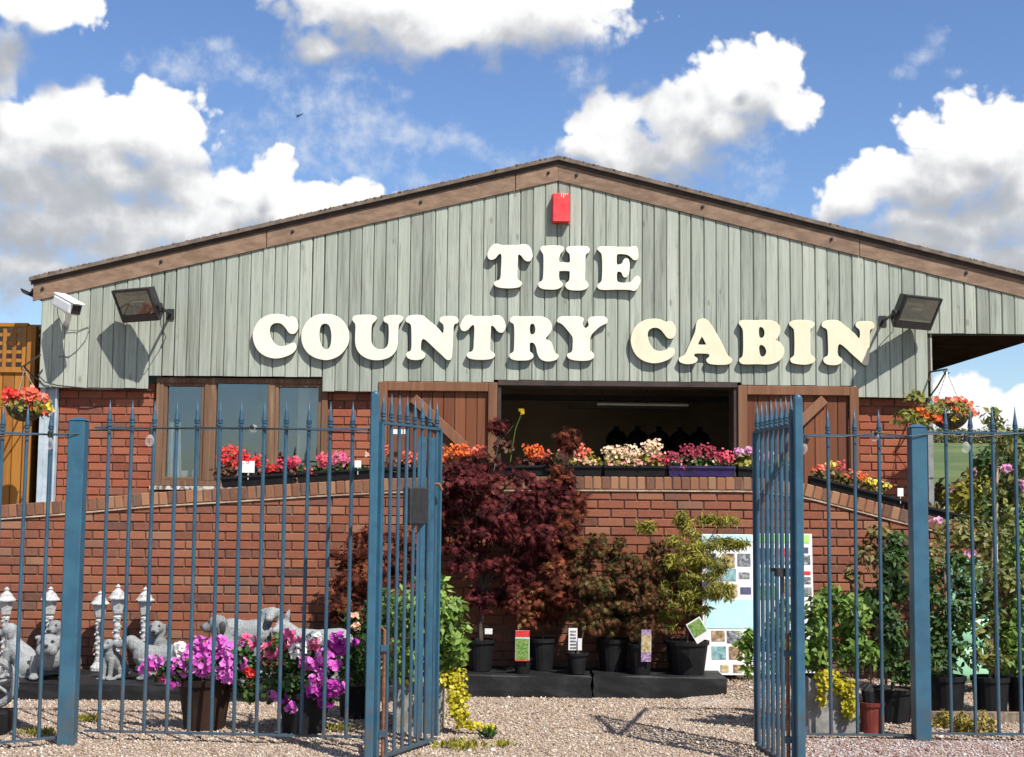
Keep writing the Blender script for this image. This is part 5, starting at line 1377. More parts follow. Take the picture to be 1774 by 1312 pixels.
def statue(label, cat, prims, px, Y, z, rot, scale, mat='stone', voxel=0.0075, dark=()):
    """one cast piece: overlapping volumes fused into a single skin"""
    m = MB(); prims(m)
    x = W(px, 1120, Y).x
    me = np_mesh('stone_' + cat.replace(' ', '_'), np.array([list(v) for v in m.V]), m.F, MAT[mat])
    o = bpy.data.objects.new('stone_' + cat.replace(' ', '_'), me); COL.objects.link(o); ORG[o] = Vector((x, Y, z))
    o.location = (x, Y, z); o.rotation_euler = (0, 0, rot); o.scale = (scale,) * 3
    r = o.modifiers.new('skin', 'REMESH'); r.mode = 'VOXEL'; r.voxel_size = voxel; r.use_smooth_shade = True
    s = o.modifiers.new('soft', 'SMOOTH'); s.factor = 0.5; s.iterations = 3
    tag(o, label, cat, 'stone garden ornaments')
    for nm, c, r in dark:
        q = MB().ball(c, r, 8, 6)
        e = bpy.data.objects.new(nm, np_mesh(nm, np.array([list(v) for v in q.V]), q.F, MAT['stone_dark'], True)); COL.objects.link(e); e.parent = o; ORG[e] = ORG[o]
    return o
SIT = [('eye', (-0.112, s_ * 0.030, 0.384), 0.010) for s_ in (-1, 1)] + [('nose', (-0.166, 0, 0.345), (0.013, 0.017, 0.012))]
SITEAR = SIT + [('ear', (-0.030, s_ * 0.066, 0.345), (0.022, 0.010, 0.042)) for s_ in (-1, 1)]
BULL = [('eye', (-0.190, s_ * 0.045, 0.318), 0.012) for s_ in (-1, 1)] + [('nose', (-0.226, 0, 0.287), (0.010, 0.022, 0.014))]
def sit_dog(m):
    m.tube([(0.11, 0, 0.10), (0.04, 0, 0.17), (-0.03, 0, 0.24), (-0.045, 0, 0.29)], [0.095, 0.092, 0.078, 0.06], 12)
    m.ball((0.11, 0, 0.095), (0.10, 0.095, 0.095))
    m.tube([(-0.03, 0, 0.26), (-0.055, 0, 0.345)], [0.062, 0.052], 10)
    m.ball((-0.065, 0, 0.365), (0.066, 0.060, 0.058))
    m.tube([(-0.08, 0, 0.352), (-0.155, 0, 0.335)], [0.042, 0.030], 10); m.ball((-0.156, 0, 0.342), 0.017)
    for s in (-1, 1):
        m.ball((-0.035, s * 0.058, 0.345), (0.026, 0.014, 0.052), rot=(0, 0.2, 0))
        m.tube([(-0.055, s * 0.045, 0.22), (-0.075, s * 0.045, 0.10), (-0.08, s * 0.045, 0.02)], [0.04, 0.029, 0.026], 8)
        m.ball((-0.10, s * 0.045, 0.02), (0.045, 0.027, 0.022))
        m.ball((0.085, s * 0.078, 0.085), (0.085, 0.042, 0.080)); m.ball((0.01, s * 0.09, 0.022), (0.075, 0.030, 0.024))
        m.ball((-0.108, s * 0.028, 0.385), 0.012)
    m.tube([(0.18, 0, 0.05), (0.25, 0.02, 0.03), (0.31, 0.05, 0.028)], [0.03, 0.024, 0.016], 8)
    m.box((-0.14, -0.10, -0.002), (0.20, 0.10, 0.012))
def bulldog(m):
    m.ball((0.10, 0, 0.17), (0.15, 0.10, 0.10)); m.ball((-0.03, 0, 0.18), (0.10, 0.12, 0.115))
    m.ball((-0.11, 0, 0.29), (0.085, 0.095, 0.08)); m.ball((-0.17, 0, 0.265), (0.05, 0.075, 0.05)); m.ball((-0.215, 0, 0.285), (0.016, 0.022, 0.014))
    for s in (-1, 1):
        m.ball((-0.175, s * 0.05, 0.245), (0.04, 0.035, 0.045)); m.ball((-0.09, s * 0.085, 0.335), (0.018, 0.035, 0.022))
        m.ball((-0.178, s * 0.042, 0.315), 0.016)
        m.tube([(-0.04, s * 0.10, 0.18), (-0.06, s * 0.12, 0.09), (-0.065, s * 0.115, 0.02)], [0.055, 0.040, 0.034], 8); m.ball((-0.085, s * 0.115, 0.022), (0.05, 0.04, 0.024))
        m.tube([(0.18, s * 0.07, 0.17), (0.21, s * 0.085, 0.08), (0.19, s * 0.085, 0.02)], [0.06, 0.036, 0.03], 8); m.ball((0.17, s * 0.085, 0.02), (0.045, 0.032, 0.022))
    m.tube([(-0.05, 0.115, 0.235), (-0.05, 0, 0.205), (-0.05, -0.115, 0.235)], 0.022, 8)
def stand_dog(m, woolly=False, L=0.30, H=0.25, head='left', ears='droop', rise=0.10):
    r = 0.085 if not woolly else 0.115
    m.tube([(-L / 2, 0, H), (0, 0, H - 0.008), (L / 2, 0, H + 0.004)], [r * 1.02, r * 0.95, r], 12); m.ball((-L / 2, 0, H), r * 1.04); m.ball((L / 2, 0, H), (r * 1.06, r, r * 1.02))
    for sx in (-1, 1):
        for s in (-1, 1):
            x = sx * L * 0.46
            k = 0.02 if sx > 0 else 0.0
            m.tube([(x, s * 0.05, H - 0.03), (x + k, s * 0.055, H * 0.5), (x - k * .3, s * 0.055, 0.012)], [0.05, 0.028, 0.022], 8); m.ball((x - 0.018, s * 0.055, 0.016), (0.036, 0.024, 0.017))
    hx, hz = -L / 2 - 0.10, H + rise
    m.tube([(-L / 2, 0, H + 0.02), (hx + 0.02, 0, hz - 0.01)], [0.07, 0.055], 10)
    hd = Vector((-1, 0, -0.12)) if head == 'left' else (Vector((-0.45, -0.9, -0.25)) if head == 'turn' else Vector((-0.1, 0.95, -0.3)))
    hd.normalize(); sd = hd.cross(Vector((0, 0, 1))).normalized(); c = Vector((hx, 0, hz))
    m.ball(c, (0.062, 0.058, 0.056)); m.tube([c + hd * 0.02, c + hd * 0.115 - Vector((0, 0, 0.012))], [0.046, 0.030], 10); m.ball(c + hd * 0.12, 0.022)
    for s in (-1, 1):
        if ears == 'droop': m.ball(c + sd * (s * 0.058) - hd * 0.015 - Vector((0, 0, 0.01)), (0.024, 0.018, 0.045))
        elif ears == 'side': m.tube([c + sd * (s * 0.04) + Vector((0, 0, 0.03)), c + sd * (s * 0.10) + Vector((0, 0, 0.015))], [0.02, 0.010], 8)
        else: m.tube([c + sd * (s * 0.028) - hd * 0.01 + Vector((0, 0, 0.03)), c + sd * (s * 0.036) - hd * 0.01 + Vector((0, 0, 0.085)), c + sd * (s * 0.046) - hd * 0.02 + Vector((0, 0, 0.125))], [0.022, 0.024, 0.008], 8)
        m.ball(c + hd * 0.045 + sd * (s * 0.034) + Vector((0, 0, 0.026)), 0.012)
    m.tube([(L / 2 + 0.07, 0, H + 0.03), (L / 2 + 0.11, 0, H - 0.06), (L / 2 + 0.10, 0, H - 0.13)], [0.025, 0.02, 0.014], 8)
    if False:
        for i in range(60):
            t = random.random(); a = random.uniform(0, 6.28); x = -L / 2 + L * t
            m.ball((x, math.cos(a) * r * .9, H + math.sin(a) * r * .9), random.uniform(0.024, 0.036), 7, 5)
HALF = math.pi / 2
statue('grey stone dog sitting in profile facing left under the leftmost lamp', 'dog statue', sit_dog, 30, 11.15, PZ, 0.0, 1.0, dark=SIT)
statue('grey stone bulldog facing forward in front of another stone dog', 'dog statue', bulldog, 90, 11.02, PZ, HALF + 0.1, 0.98, dark=BULL)
statue('grey stone dog sitting behind the stone bulldog', 'dog statue', sit_dog, 101, 11.42, PZ, HALF - 0.15, 1.02, dark=SITEAR)
statue('small grey stone puppy sitting between two white stone lamps', 'dog statue', sit_dog, 196, 11.1, PZ, 1.1, 0.74, dark=SIT)
statue('grey stone dog standing with its muzzle pointing left beside the petunias', 'dog statue', lambda m: stand_dog(m, False, 0.24, 0.19), 276, 11.05, PZ, 0.05, 1.0)
statue('grey stone dog sitting behind the one that points left', 'dog statue', sit_dog, 274, 11.45, PZ, HALF, 1.02, dark=SITEAR)
statue('large stone sheepdog with drooping dark ear above the petunias', 'dog statue', sit_dog, 394, 11.0, PZ, 0.12, 1.22, dark=SITEAR)
statue('grey stone sheep with its head turned right behind the petunias', 'sheep statue', lambda m: stand_dog(m, True, 0.24, 0.335, 'turnback', 'side', 0.16), 424, 11.42, PZ, math.pi - 0.15, 1.0)
statue('grey stone donkey with raised ears standing behind the right petunia pot', 'donkey statue', lambda m: stand_dog(m, False, 0.36, 0.315, 'turn', 'up'), 550, 11.2, PZ, 0.0, 1.0)

def lamp_ornament(px, py_top, Y, label):
    p = W(px, py_top, Y); h = p.z - PZ
    t = thing('stone_lamp_post', label, 'lamp post', (p.x, Y, PZ), 'white stone lamp post ornaments')
    k = h / 0.68
    prof = [(0.062, 0), (0.062, 0.03), (0.045, 0.05), (0.030, 0.075), (0.026, 0.10)] + [(0.024 + 0.006 * (i % 2), 0.12 + i * 0.022) for i in range(14)] + [(0.036, 0.43), (0.020, 0.445)]
    m = MB().lathe([(r, z * k) for r, z in prof], (p.x, Y, PZ), 12)
    for i in range(22):                                   # ivy cast round the shaft
        a = i * 1.15; z = 0.09 + i * 0.0155
        m.ball((p.x + 0.027 * math.cos(a), Y + 0.027 * math.sin(a), PZ + z * k), (0.014, 0.014, 0.011), 6, 4)
    m.out('shaft', MAT['white_stone'], t)
    c = (p.x, Y, PZ + 0.445 * k)
    MB().lathe([(r, z * k) for r, z in [(0.022, 0), (0.040, 0.012), (0.056, 0.105), (0.060, 0.12)]], c, 6).out('lantern', MAT['white_stone'], t)
    MB().lathe([(r, z * k) for r, z in [(0.078, 0.12), (0.080, 0.128), (0.058, 0.150), (0.046, 0.175), (0.020, 0.195), (0.016, 0.205), (0.022, 0.215), (0.004, 0.235)]], c, 12).out('lantern_roof', MAT['white_stone'], t, smooth=False)
for px, py, Y, lb in ((12, 1017, 11.55, 'white stone lamp post ornament behind the dog sitting in profile'), (88, 1016, 11.6, 'white stone lamp post ornament behind the bulldog'), (174, 1024, 11.6, 'shorter white stone lamp post ornament left of the puppy'),
                      (205, 1012, 11.45, 'tallest white stone lamp post ornament right of the puppy'), (252, 1017, 11.62, 'white stone lamp post ornament beside the dogs at the petunias')):
    lamp_ornament(px, py, Y, lb)

def wheel_ornament():
    Y = 9.3; c = W(-12, 1192, Y); R = 0.145
    base = W(-10, 1284, Y)
    o = bevel(MB().box((c.x - 0.2, Y - 0.12, 0.0), (c.x + 0.13, Y + 0.12, 0.15)).out('crate', MAT['black_plastic'], None), 0.01); tag(o, 'black plastic crate under the stone wheel at the left edge', 'crate')
    t = thing('cartwheel_ornament', 'grey stone cartwheel ornament on a black crate at the left edge', 'wheel ornament', (c.x, Y, 0.15), 'stone garden ornaments')
    zc = 0.15 + R + 0.03
    ring = [(c.x + R * math.cos(a), Y, zc + R * math.sin(a)) for a in np.linspace(0, 2 * math.pi, 25)]
    MB().tube(ring, 0.026, 8, False).out('rim', MAT['stone'], t)
    for i in range(8):
        a = i * math.pi / 4 + 0.2
        MB().tube([(c.x, Y, zc), (c.x + R * math.cos(a), Y, zc + R * math.sin(a))], 0.012, 6).out('spoke', MAT['stone'], t)
    MB().ball((c.x, Y, zc), 0.035).out('hub', MAT['stone'], t)
wheel_ornament()

# ================================================================== POTS AND PLANTS
def pot_mesh(parent, x, y, z, rt, rb, h, mat, name='pot'):
    m = MB().lathe([(rb, 0), (rb + (rt - rb) * .9, h * 0.88), (rt + 0.008, h * 0.885), (rt + 0.010, h), (rt - 0.008, h), (rt - 0.012, h * 0.93)], (x, y, z), 20)
    m.out(name, MAT[mat], parent)
    MB().lathe([(rt - 0.014, h * 0.88), (rt - 0.014, h * 0.935)], (x, y, z), 16).out('soil', MAT['soil'], parent)

def label_card(parent, px0, py0, px1, py1, Y, mats, tilt=0.0):
    a, b = W(px0, py0, Y), W(px1, py1, Y)
    c = Vector(((a.x + b.x) / 2, Y, (a.z + b.z) / 2)); hw, hh = abs(b.x - a.x) / 2, abs(a.z - b.z) / 2
    u = Vector((math.cos(tilt), 0, math.sin(tilt))); v = Vector((-math.sin(tilt), -0.12, math.cos(tilt))).normalized(); n = u.cross(v).normalized()
    card = MB().obox(c, u * hw, n * 0.0015, v * hh).out('label_card', MAT['card'], parent)
    for (v0, v1, u0, u1, mt) in mats:
        cc = c + v * hh * (v0 + v1 - 1) + u * hw * (u0 + u1 - 1)
        q = cc + n * -0.0035 if n.y > 0 else cc + n * 0.0035
        MB().obox(q, u * hw * (u1 - u0), n * 0.001, v * hh * (v1 - v0)).out('print', mt, card)

def photo_mat(name, stops, scale=60.0):
    m, N, b, _ = newmat(name)
    v, rnd = coords(N, True)
    n = N.noise(v, scale, 3, 0.6)
    c = N.ramp(n, stops); N.put(b.inputs['Base Color'], c); b.inputs['Roughness'].default_value = 0.35
    return m
PH = {
 'green': photo_mat('print_green', [(0.3, (0.03, 0.10, 0.03)), (0.5, (0.13, 0.28, 0.06)), (0.62, (0.30, 0.34, 0.12)), (0.75, (0.10, 0.2, 0.05))]),
 'red': photo_mat('print_red', [(0.4, (0.55, 0.02, 0.03)), (0.6, (0.65, 0.06, 0.06))]),
 'purple': photo_mat('print_purple', [(0.35, (0.12, 0.05, 0.20)), (0.55, (0.40, 0.28, 0.42)), (0.7, (0.6, 0.5, 0.5))]),
 'sand': photo_mat('print_sand', [(0.3, (0.20, 0.14, 0.06)), (0.5, (0.44, 0.34, 0.17)), (0.7, (0.62, 0.52, 0.32))], 40),
 'brown': photo_mat('print_brown', [(0.3, (0.06, 0.04, 0.03)), (0.5, (0.28, 0.18, 0.10)), (0.7, (0.55, 0.45, 0.33))], 30),
 'grey': photo_mat('print_grey', [(0.3, (0.03, 0.035, 0.04)), (0.5, (0.16, 0.17, 0.19)), (0.7, (0.5, 0.5, 0.5))], 30),
 'teal': photo_mat('print_teal', [(0.3, (0.06, 0.16, 0.18)), (0.5, (0.20, 0.36, 0.38)), (0.7, (0.45, 0.55, 0.5))], 25),
 'sky': photo_mat('print_pale_blue', [(0.3, (0.40, 0.65, 0.68)), (0.6, (0.46, 0.69, 0.71))], 8),
 'lime': photo_mat('print_lime', [(0.3, (0.30, 0.62, 0.12)), (0.6, (0.36, 0.68, 0.16))], 8),
 'navy': photo_mat('print_navy', [(0.3, (0.05, 0.06, 0.12)), (0.6, (0.10, 0.10, 0.18))], 20),
}

def foliage(parent, blobs, n, size, kind, mat, name='foliage', shell=0.5, up=0.5, droop=0.0, rnd=0.7):
    bl = [pxblob(*b) for b in blobs]
    if kind in ('maple', 'narrow') and n > 500: bl = layered(bl, 11, 0.22, 0.40)
    elif n > 1000 and name == 'foliage': bl = layered(bl, 9, 0.42, 0.48)
    pos, nr = blob_pts(bl, n, shell, up, rnd)
    keep = (pos[:, 1] < YR - 0.03) | (pos[:, 2] > 1.2)
    keep &= pos[:, 2] > 0.02
    pos, nr = pos[keep], nr[keep]
    return scatter(name, pos, nr, sizes(len(pos), *size), kind, MAT[mat], parent, None, droop)

def branches(parent, base, blobs, r0=0.018, mat='bark', fork=0.45, name='trunk', sub=2):
    """trunk and limbs running from the base into every leaf mass"""
    m = MB(); base = Vector(base)
    cs = [pxblob(*b)[0] for b in blobs]
    cen = sum(cs, Vector()) / len(cs)
    f = base.lerp(cen, fork); f.x = base.x + (f.x - base.x) * 0.4
    k = [base, base.lerp(f, 0.35) + Vector((random.uniform(-.02, .02), 0, 0)), base.lerp(f, 0.7) + Vector((random.uniform(-.025, .025), random.uniform(-.01, .01), 0)), f]
    m.tube(k, [r0, r0 * .85, r0 * .75, r0 * .6], 7)
    for c in cs:
        mid = f.lerp(c, 0.5) + Vector((random.uniform(-.04, .04), random.uniform(-.03, .03), random.uniform(0, .05)))
        m.tube([f, mid, c], [r0 * .55, r0 * .35, r0 * .12], 5)
        for _ in range(sub):
            e = c + Vector((random.uniform(-.14, .14), random.uniform(-.1, .1), random.uniform(-.05, .13)))
            m.tube([mid.lerp(c, random.uniform(.1, .8)), e], [r0 * .22, r0 * .06], 4)
    return m.out(name, MAT[mat], parent)

def potted(name, label, cat, px, Y, z, pot, blobs, n, size, kind, mat, stem=None, droop=0.0, group=None, shell=0.5, up=0.5, r0=0.016):
    x = W(px, 1100, Y).x
    t = thing(name, label, cat, (x, Y, z), group)
    rt, rb, h, pm = pot
    pot_mesh(t, x, Y, z, rt, rb, h, pm)
    if stem: branches(t, (x, Y, z + h * 0.9), blobs, r0, stem)
    foliage(t, blobs, n, size, kind, mat, 'foliage', shell, up, droop)
    return t
GP = 'plants in black pots along the ramp wall'
TOPZ = 0.183
# Japanese maples on the middle platform
tA = potted('potted_maple', 'large dark red Japanese maple with open trunk rising above the wall', 'maple', 833, 11.45, TOPZ, (0.115, 0.085, 0.25, 'black_plastic'),
    [(845, 822, 78, 26, 11.6), (800, 855, 50, 44, 11.5), (880, 860, 84, 44, 11.4), (825, 905, 68, 48, 11.3), (900, 920, 66, 48, 11.35), (800, 965, 42, 36, 11.4), (868, 985, 55, 36, 11.4), (940, 865, 52, 44, 11.5), (770, 900, 30, 50, 11.55), (925, 960, 44, 40, 11.45), (868, 740, 18, 12, 11.65), (880, 1030, 40, 22, 11.5), (826, 1040, 26, 18, 11.4)],
    4700, (0.056, 0.10), 'maple', 'leaf_maple', 'bark_dark', 0.25, GP, 0.65, 0.7, 0.022)
tB = potted('potted_maple', 'bronze red Japanese maple with orange tinted leaves right of the largest maple', 'maple', 940, 11.5, TOPZ, (0.11, 0.08, 0.26, 'black_plastic'),
    [(965, 960, 40, 45, 11.45), (935, 1010, 44, 40, 11.4), (985, 1020, 34, 36, 11.4), (975, 900, 34, 36, 11.5), (985, 762, 26, 18, 11.7), (975, 830, 24, 30, 11.6), (945, 1060, 40, 22, 11.45), (1000, 870, 22, 26, 11.55)],
    3300, (0.050, 0.09), 'maple', 'leaf_maple2', 'bark_dark', 0.25, GP, 0.65, 0.6, 0.015)
label_card(tA, 840, 1089, 853, 1099, 11.33, [])
tC = potted('potted_maple', 'small green and red maple with a white tag in a little black pot', 'maple', 1000, 11.3, TOPZ, (0.085, 0.062, 0.165, 'black_plastic'),
    [(1050, 960, 38, 36, 11.45), (1030, 1010, 46, 42, 11.4), (1065, 1040, 34, 34, 11.4), (1005, 1060, 34, 26, 11.4), (1040, 1080, 34, 20, 11.35), (1015, 950, 40, 40, 11.45), (1075, 985, 36, 40, 11.45)],
    2600, (0.045, 0.078), 'maple', 'leaf_maple3', 'bark_dark', 0.3, GP, 0.65, 0.6, 0.010)
label_card(tC, 985, 1088, 1000, 1127, 11.2, [(0.08 + 0.15 * i, 0.14 + 0.15 * i, 0.2, 0.85, PH['grey']) for i in range(6)])
label_card(tC, 1001, 1106, 1008, 1127, 11.19, [])
tD = potted('potted_maple', 'dark little maple in a black pot with a purple picture label', 'maple', 1110, 11.32, TOPZ, (0.10, 0.075, 0.24, 'black_plastic'),
    [(1120, 1000, 34, 36, 11.45), (1100, 1045, 42, 36, 11.4), (1140, 1050, 34, 36, 11.4), (1150, 960, 26, 34, 11.5), (1125, 1085, 40, 20, 11.35), (1090, 1000, 36, 40, 11.45), (1165, 1010, 30, 40, 11.5)],
    2600, (0.042, 0.075), 'maple', 'leaf_maple3', 'bark_dark', 0.3, GP, 0.65, 0.6, 0.010)
label_card(tD, 1111, 1091, 1128, 1147, 11.2, [(0.84, 1.0, 0, 1, PH['purple']), (0.3, 0.84, 0.05, 0.95, PH['sand']), (0.0, 0.28, 0, 1, PH['purple'])])
tE = potted('potted_acer', 'feathery yellow green acer in a wide black pot before the photo board', 'acer', 1190, 11.42, TOPZ, (0.175, 0.14, 0.26, 'black_plastic'),
    [(1190, 940, 42, 40, 11.4), (1175, 990, 38, 46, 11.35), (1225, 960, 42, 34, 11.35), (1240, 1000, 40, 36, 11.3), (1200, 1040, 44, 34, 11.35), (1185, 900, 22, 18, 11.45), (1265, 940, 40, 10, 11.4), (1245, 900, 40, 9, 11.45), (1120, 912, 24, 5, 11.45), (1255, 1025, 22, 16, 11.25), (1170, 1070, 30, 20, 11.4)],
    6800, (0.034, 0.066), 'narrow', 'leaf_acer', 'bark_dark', 0.5, GP, 0.75, 0.4, 0.012)
label_card(tE, 1196, 1072, 1224, 1112, 11.1, [(0.3, 0.95, 0.08, 0.92, PH['green'])], 0.55)
# little picture-label pot and the empty one
t = thing('potted_plant', 'little black pot with a red and green picture label', 'potted plant', (W(905, 1150, 11.28).x, 11.28, TOPZ), GP)
pot_mesh(t, W(905, 1150, 11.28).x, 11.28, TOPZ, 0.07, 0.055, 0.12, 'black_plastic')
MB().tube([W(905, 1148, 11.28), W(897, 1080, 11.3), W(896, 1030, 11.32)], [0.006, 0.005, 0.003], 5).out('stem', MAT['bark'], t)
foliage(t, [(900, 1045, 30, 26, 11.35), (912, 1075, 22, 18, 11.3)], 260, (0.04, 0.06), 'maple', 'leaf_maple2')
label_card(t, 893, 1092, 917, 1146, 11.18, [(0.80, 1.0, 0, 1, PH['red']), (0.0, 0.74, 0.04, 0.96, PH['green']), (0.0, 0.03, 0, 1, PH['red'])])
t = potted('potted_maple', 'dull green maple in a dark pot half hidden behind the purple label', 'maple', 1062, 11.52, TOPZ, (0.13, 0.10, 0.26, 'black_plastic'),
    [(1075, 1010, 30, 40, 11.55), (1050, 1060, 34, 26, 11.55), (1085, 1070, 30, 24, 11.55)], 800, (0.045, 0.07), 'maple', 'leaf_maple3', 'bark_dark', 0.3, GP, 0.65, 0.6, 0.009)
# dark maple on the left platform
potted('potted_maple', 'dark wine red maple behind the right end of the left railing', 'maple', 618, 11.45, PZ, (0.12, 0.09, 0.25, 'black_plastic'),
    [(610, 955, 38, 28, 11.5), (645, 935, 34, 28, 11.5), (600, 1005, 34, 36, 11.45), (645, 985, 40, 36, 11.45), (585, 1050, 22, 28, 11.45), (625, 1050, 36, 32, 11.4), (690, 980, 40, 36, 11.45), (710, 930, 34, 30, 11.5), (700, 1040, 36, 36, 11.4)],
    2700, (0.055, 0.09), 'maple', 'leaf_maple2', 'bark_dark', 0.25, GP, 0.65, 0.6, 0.014)

# petunias and geraniums by the railing
def petunia_pot(name, label, px, Y, pot, green, flowers):
    x = W(px, 1200, Y).x
    t = thing(name, label, 'flower pot', (x, Y, 0), 'pots of pink petunias behind the railing')
    rt, rb, h, pm = pot; pot_mesh(t, x, Y, 0.0, rt, rb, h, pm)
    foliage(t, green, 1300, (0.026, 0.046), 'round', 'leaf_dark', 'foliage', 0.75, 0.5)
    for (fx, fy, r, col, dY) in flowers:
        # a round head of several blooms
        c = W(fx, fy, Y + dY); R = r / SP(Y)
        k = max(7, int(R * R * 5200))
        d = rng.normal(size=(k, 3)); d /= np.linalg.norm(d, axis=1, keepdims=True); d[:, 1] = -np.abs(d[:, 1]) * 1.0
        pos = np.array(list(c)) + d * R * np.array([1, 0.7, 0.85]) * (0.75 + 0.3 * rng.random((k, 1)))
        scatter('flower_head', pos, d + rng.normal(size=(k, 3)) * 0.3 + np.array([0, -0.35, 0.25]), sizes(k, 0.040, 0.058), 'bloom', MAT['fl_' + col], t, c)
    return t
petunia_pot('petunia_pot', 'tapered dark brown pot of magenta petunias behind the left railing', 356, 9.55, (0.185, 0.135, 0.34, 'pot_brown'),
    [(355, 1150, 70, 38, 9.5), (300, 1160, 36, 24, 9.45), (410, 1150, 40, 40, 9.5), (430, 1190, 26, 30, 9.5)],
    [(348, 1120, 22, 'magenta', -.1), (375, 1118, 20, 'magenta', -.05), (395, 1125, 18, 'magenta', -.1), (350, 1152, 22, 'magenta', -.16), (388, 1148, 22, 'magenta', -.16), (392, 1168, 16, 'magenta', -.18), (268, 1148, 17, 'magenta', -.1), (252, 1160, 11, 'magenta', -.05), (310, 1155, 18, 'magenta', -.16), (300, 1180, 13, 'magenta', -.14), (330, 1135, 14, 'magenta', -.12),
     (312, 1125, 15, 'white', -.02), (283, 1168, 12, 'hotpink', -.12), (430, 1112, 16, 'hotpink', -.05), (418, 1150, 13, 'magenta', -.12), (436, 1162, 11, 'red', -.14), (420, 1122, 11, 'magenta', -.08), (440, 1185, 9, 'coral', -.1)])
petunia_pot('petunia_pot', 'round black pot of purple and white petunias near the left gate post', 528, 9.45, (0.17, 0.14, 0.27, 'black_plastic'),
    [(530, 1150, 72, 52, 9.45), (500, 1190, 40, 40, 9.4), (560, 1190, 44, 40, 9.4), (480, 1130, 30, 26, 9.4)],
    [(464, 1130, 18, 'hotpink', -.1), (482, 1118, 15, 'coral', -.06), (505, 1110, 20, 'hotpink', -.08), (530, 1120, 16, 'white', -.06), (545, 1105, 12, 'white', -.02), (545, 1116, 10, 'hotpink', -.1), (515, 1128, 14, 'white', -.14), (582, 1110, 18, 'purple', -.1), (590, 1122, 14, 'purple', -.1), (535, 1148, 15, 'magenta', -.16), (560, 1140, 17, 'magenta', -.16), (578, 1155, 15, 'magenta', -.16),
     (552, 1175, 18, 'magenta', -.2), (548, 1195, 17, 'purple', -.2), (575, 1195, 16, 'purple', -.2), (588, 1190, 13, 'magenta', -.18), (565, 1212, 15, 'purple', -.2), (475, 1202, 12, 'magenta', -.16), (505, 1225, 10, 'magenta', -.18), (492, 1210, 8, 'purple', -.16)])

# shrub and creeping jenny in square planters at the gates
def planter_box(label, px, Y, w, h, shrub, jenny, n, kinds):
    x = W(px, 1200, Y).x
    t = thing('planter', label, 'planter', (x, Y, 0), 'square grey planters beside the gates')
    m = MB(); k = 0.025
    m.box((x - w / 2, Y - w / 2, 0), (x + w / 2, Y - w / 2 + k, h)); m.box((x - w / 2, Y + w / 2 - k, 0), (x + w / 2, Y + w / 2, h))
    m.box((x - w / 2, Y - w / 2 + k, 0), (x - w / 2 + k, Y + w / 2 - k, h)); m.box((x + w / 2 - k, Y - w / 2 + k, 0), (x + w / 2, Y + w / 2 - k, h))
    bevel(m.out('box', MAT['planter_grey'], t), 0.006)
    MB().box((x - w / 2 + k, Y - w / 2 + k, 0), (x + w / 2 - k, Y + w / 2 - k, h - 0.03)).out('soil', MAT['soil'], t)
    branches(t, (x, Y, h - 0.03), shrub, 0.012, 'bark', 0.3, 'stem')
    foliage(t, shrub, n, (0.04, 0.078), 'leaf', 'leaf_green', 'foliage', 0.6, 0.6)
    foliage(t, jenny, 1100, (0.020, 0.034), 'round', 'leaf_yellow', 'trailing_foliage', 0.9, 0.3)
planter_box('square grey planter with green shrub beside the left gate leaf', 728, 9.62, 0.32, 0.36,
    [(735, 1105, 60, 55, 9.6), (700, 1060, 42, 50, 9.65), (775, 1090, 38, 46, 9.55), (745, 1030, 34, 34, 9.7), (790, 1125, 28, 30, 9.45), (700, 1140, 40, 40, 9.4), (735, 1075, 50, 40, 9.45), (715, 1140, 50, 30, 9.5), (768, 1050, 22, 24, 9.6)],
    [(788, 1172, 24, 16, 9.45), (793, 1205, 20, 26, 9.42), (795, 1238, 18, 22, 9.40), (815, 1258, 26, 6, 9.40), (845, 1262, 14, 4, 9.40), (740, 1180, 40, 10, 9.43), (724, 1215, 5, 34, 9.43)], 3000, None)
planter_box('square grey planter with green shrub and yellow trailer inside the right gate', 1432, 9.68, 0.32, 0.38,
    [(1450, 1095, 52, 56, 9.62), (1425, 1045, 34, 32, 9.7), (1490, 1062, 32, 34, 9.65), (1485, 1130, 34, 38, 9.6), (1350, 1110, 44, 54, 9.75), (1300, 1130, 18, 40, 9.7), (1400, 1130, 40, 40, 9.6)],
    [(1432, 1172, 24, 9, 9.5), (1424, 1200, 7, 26, 9.47), (1462, 1190, 20, 16, 9.5), (1470, 1222, 14, 26, 9.5)], 3300, None)
# mixed shrub with cream flowers left of the gate
t = potted('potted_shrub', 'leafy shrub with cream pink flower spikes left of the left gate post', 'shrub', 622, 10.1, 0.0, (0.15, 0.12, 0.24, 'black_plastic'),
    [(622, 1115, 34, 44, 10.0), (640, 1165, 34, 40, 10.0), (610, 1075, 22, 22, 10.05), (605, 1150, 26, 34, 9.95), (655, 1100, 34, 50, 10.05), (668, 1050, 30, 36, 10.05)], 1100, (0.04, 0.075), 'leaf', 'leaf_dark', 'bark', 0.2, None, 0.6, 0.5, 0.01)
pos, nr = blob_pts([pxblob(613, 1066, 9, 6, 9.95), pxblob(616, 1085, 7, 7, 9.95)], 26, 0.6, 0.6); scatter('flower', pos, nr, sizes(26, 0.03, 0.045), 'bloom', MAT['fl_peach'], t)['kind'] = 'stuff'
pos, nr = blob_pts([pxblob(612, 1112, 9, 6, 9.9), pxblob(606, 1165, 7, 7, 9.9)], 20, 0.6, 0.6); scatter('flower', pos, nr, sizes(20, 0.03, 0.045), 'bloom', MAT['fl_purple'], t)['kind'] = 'stuff'

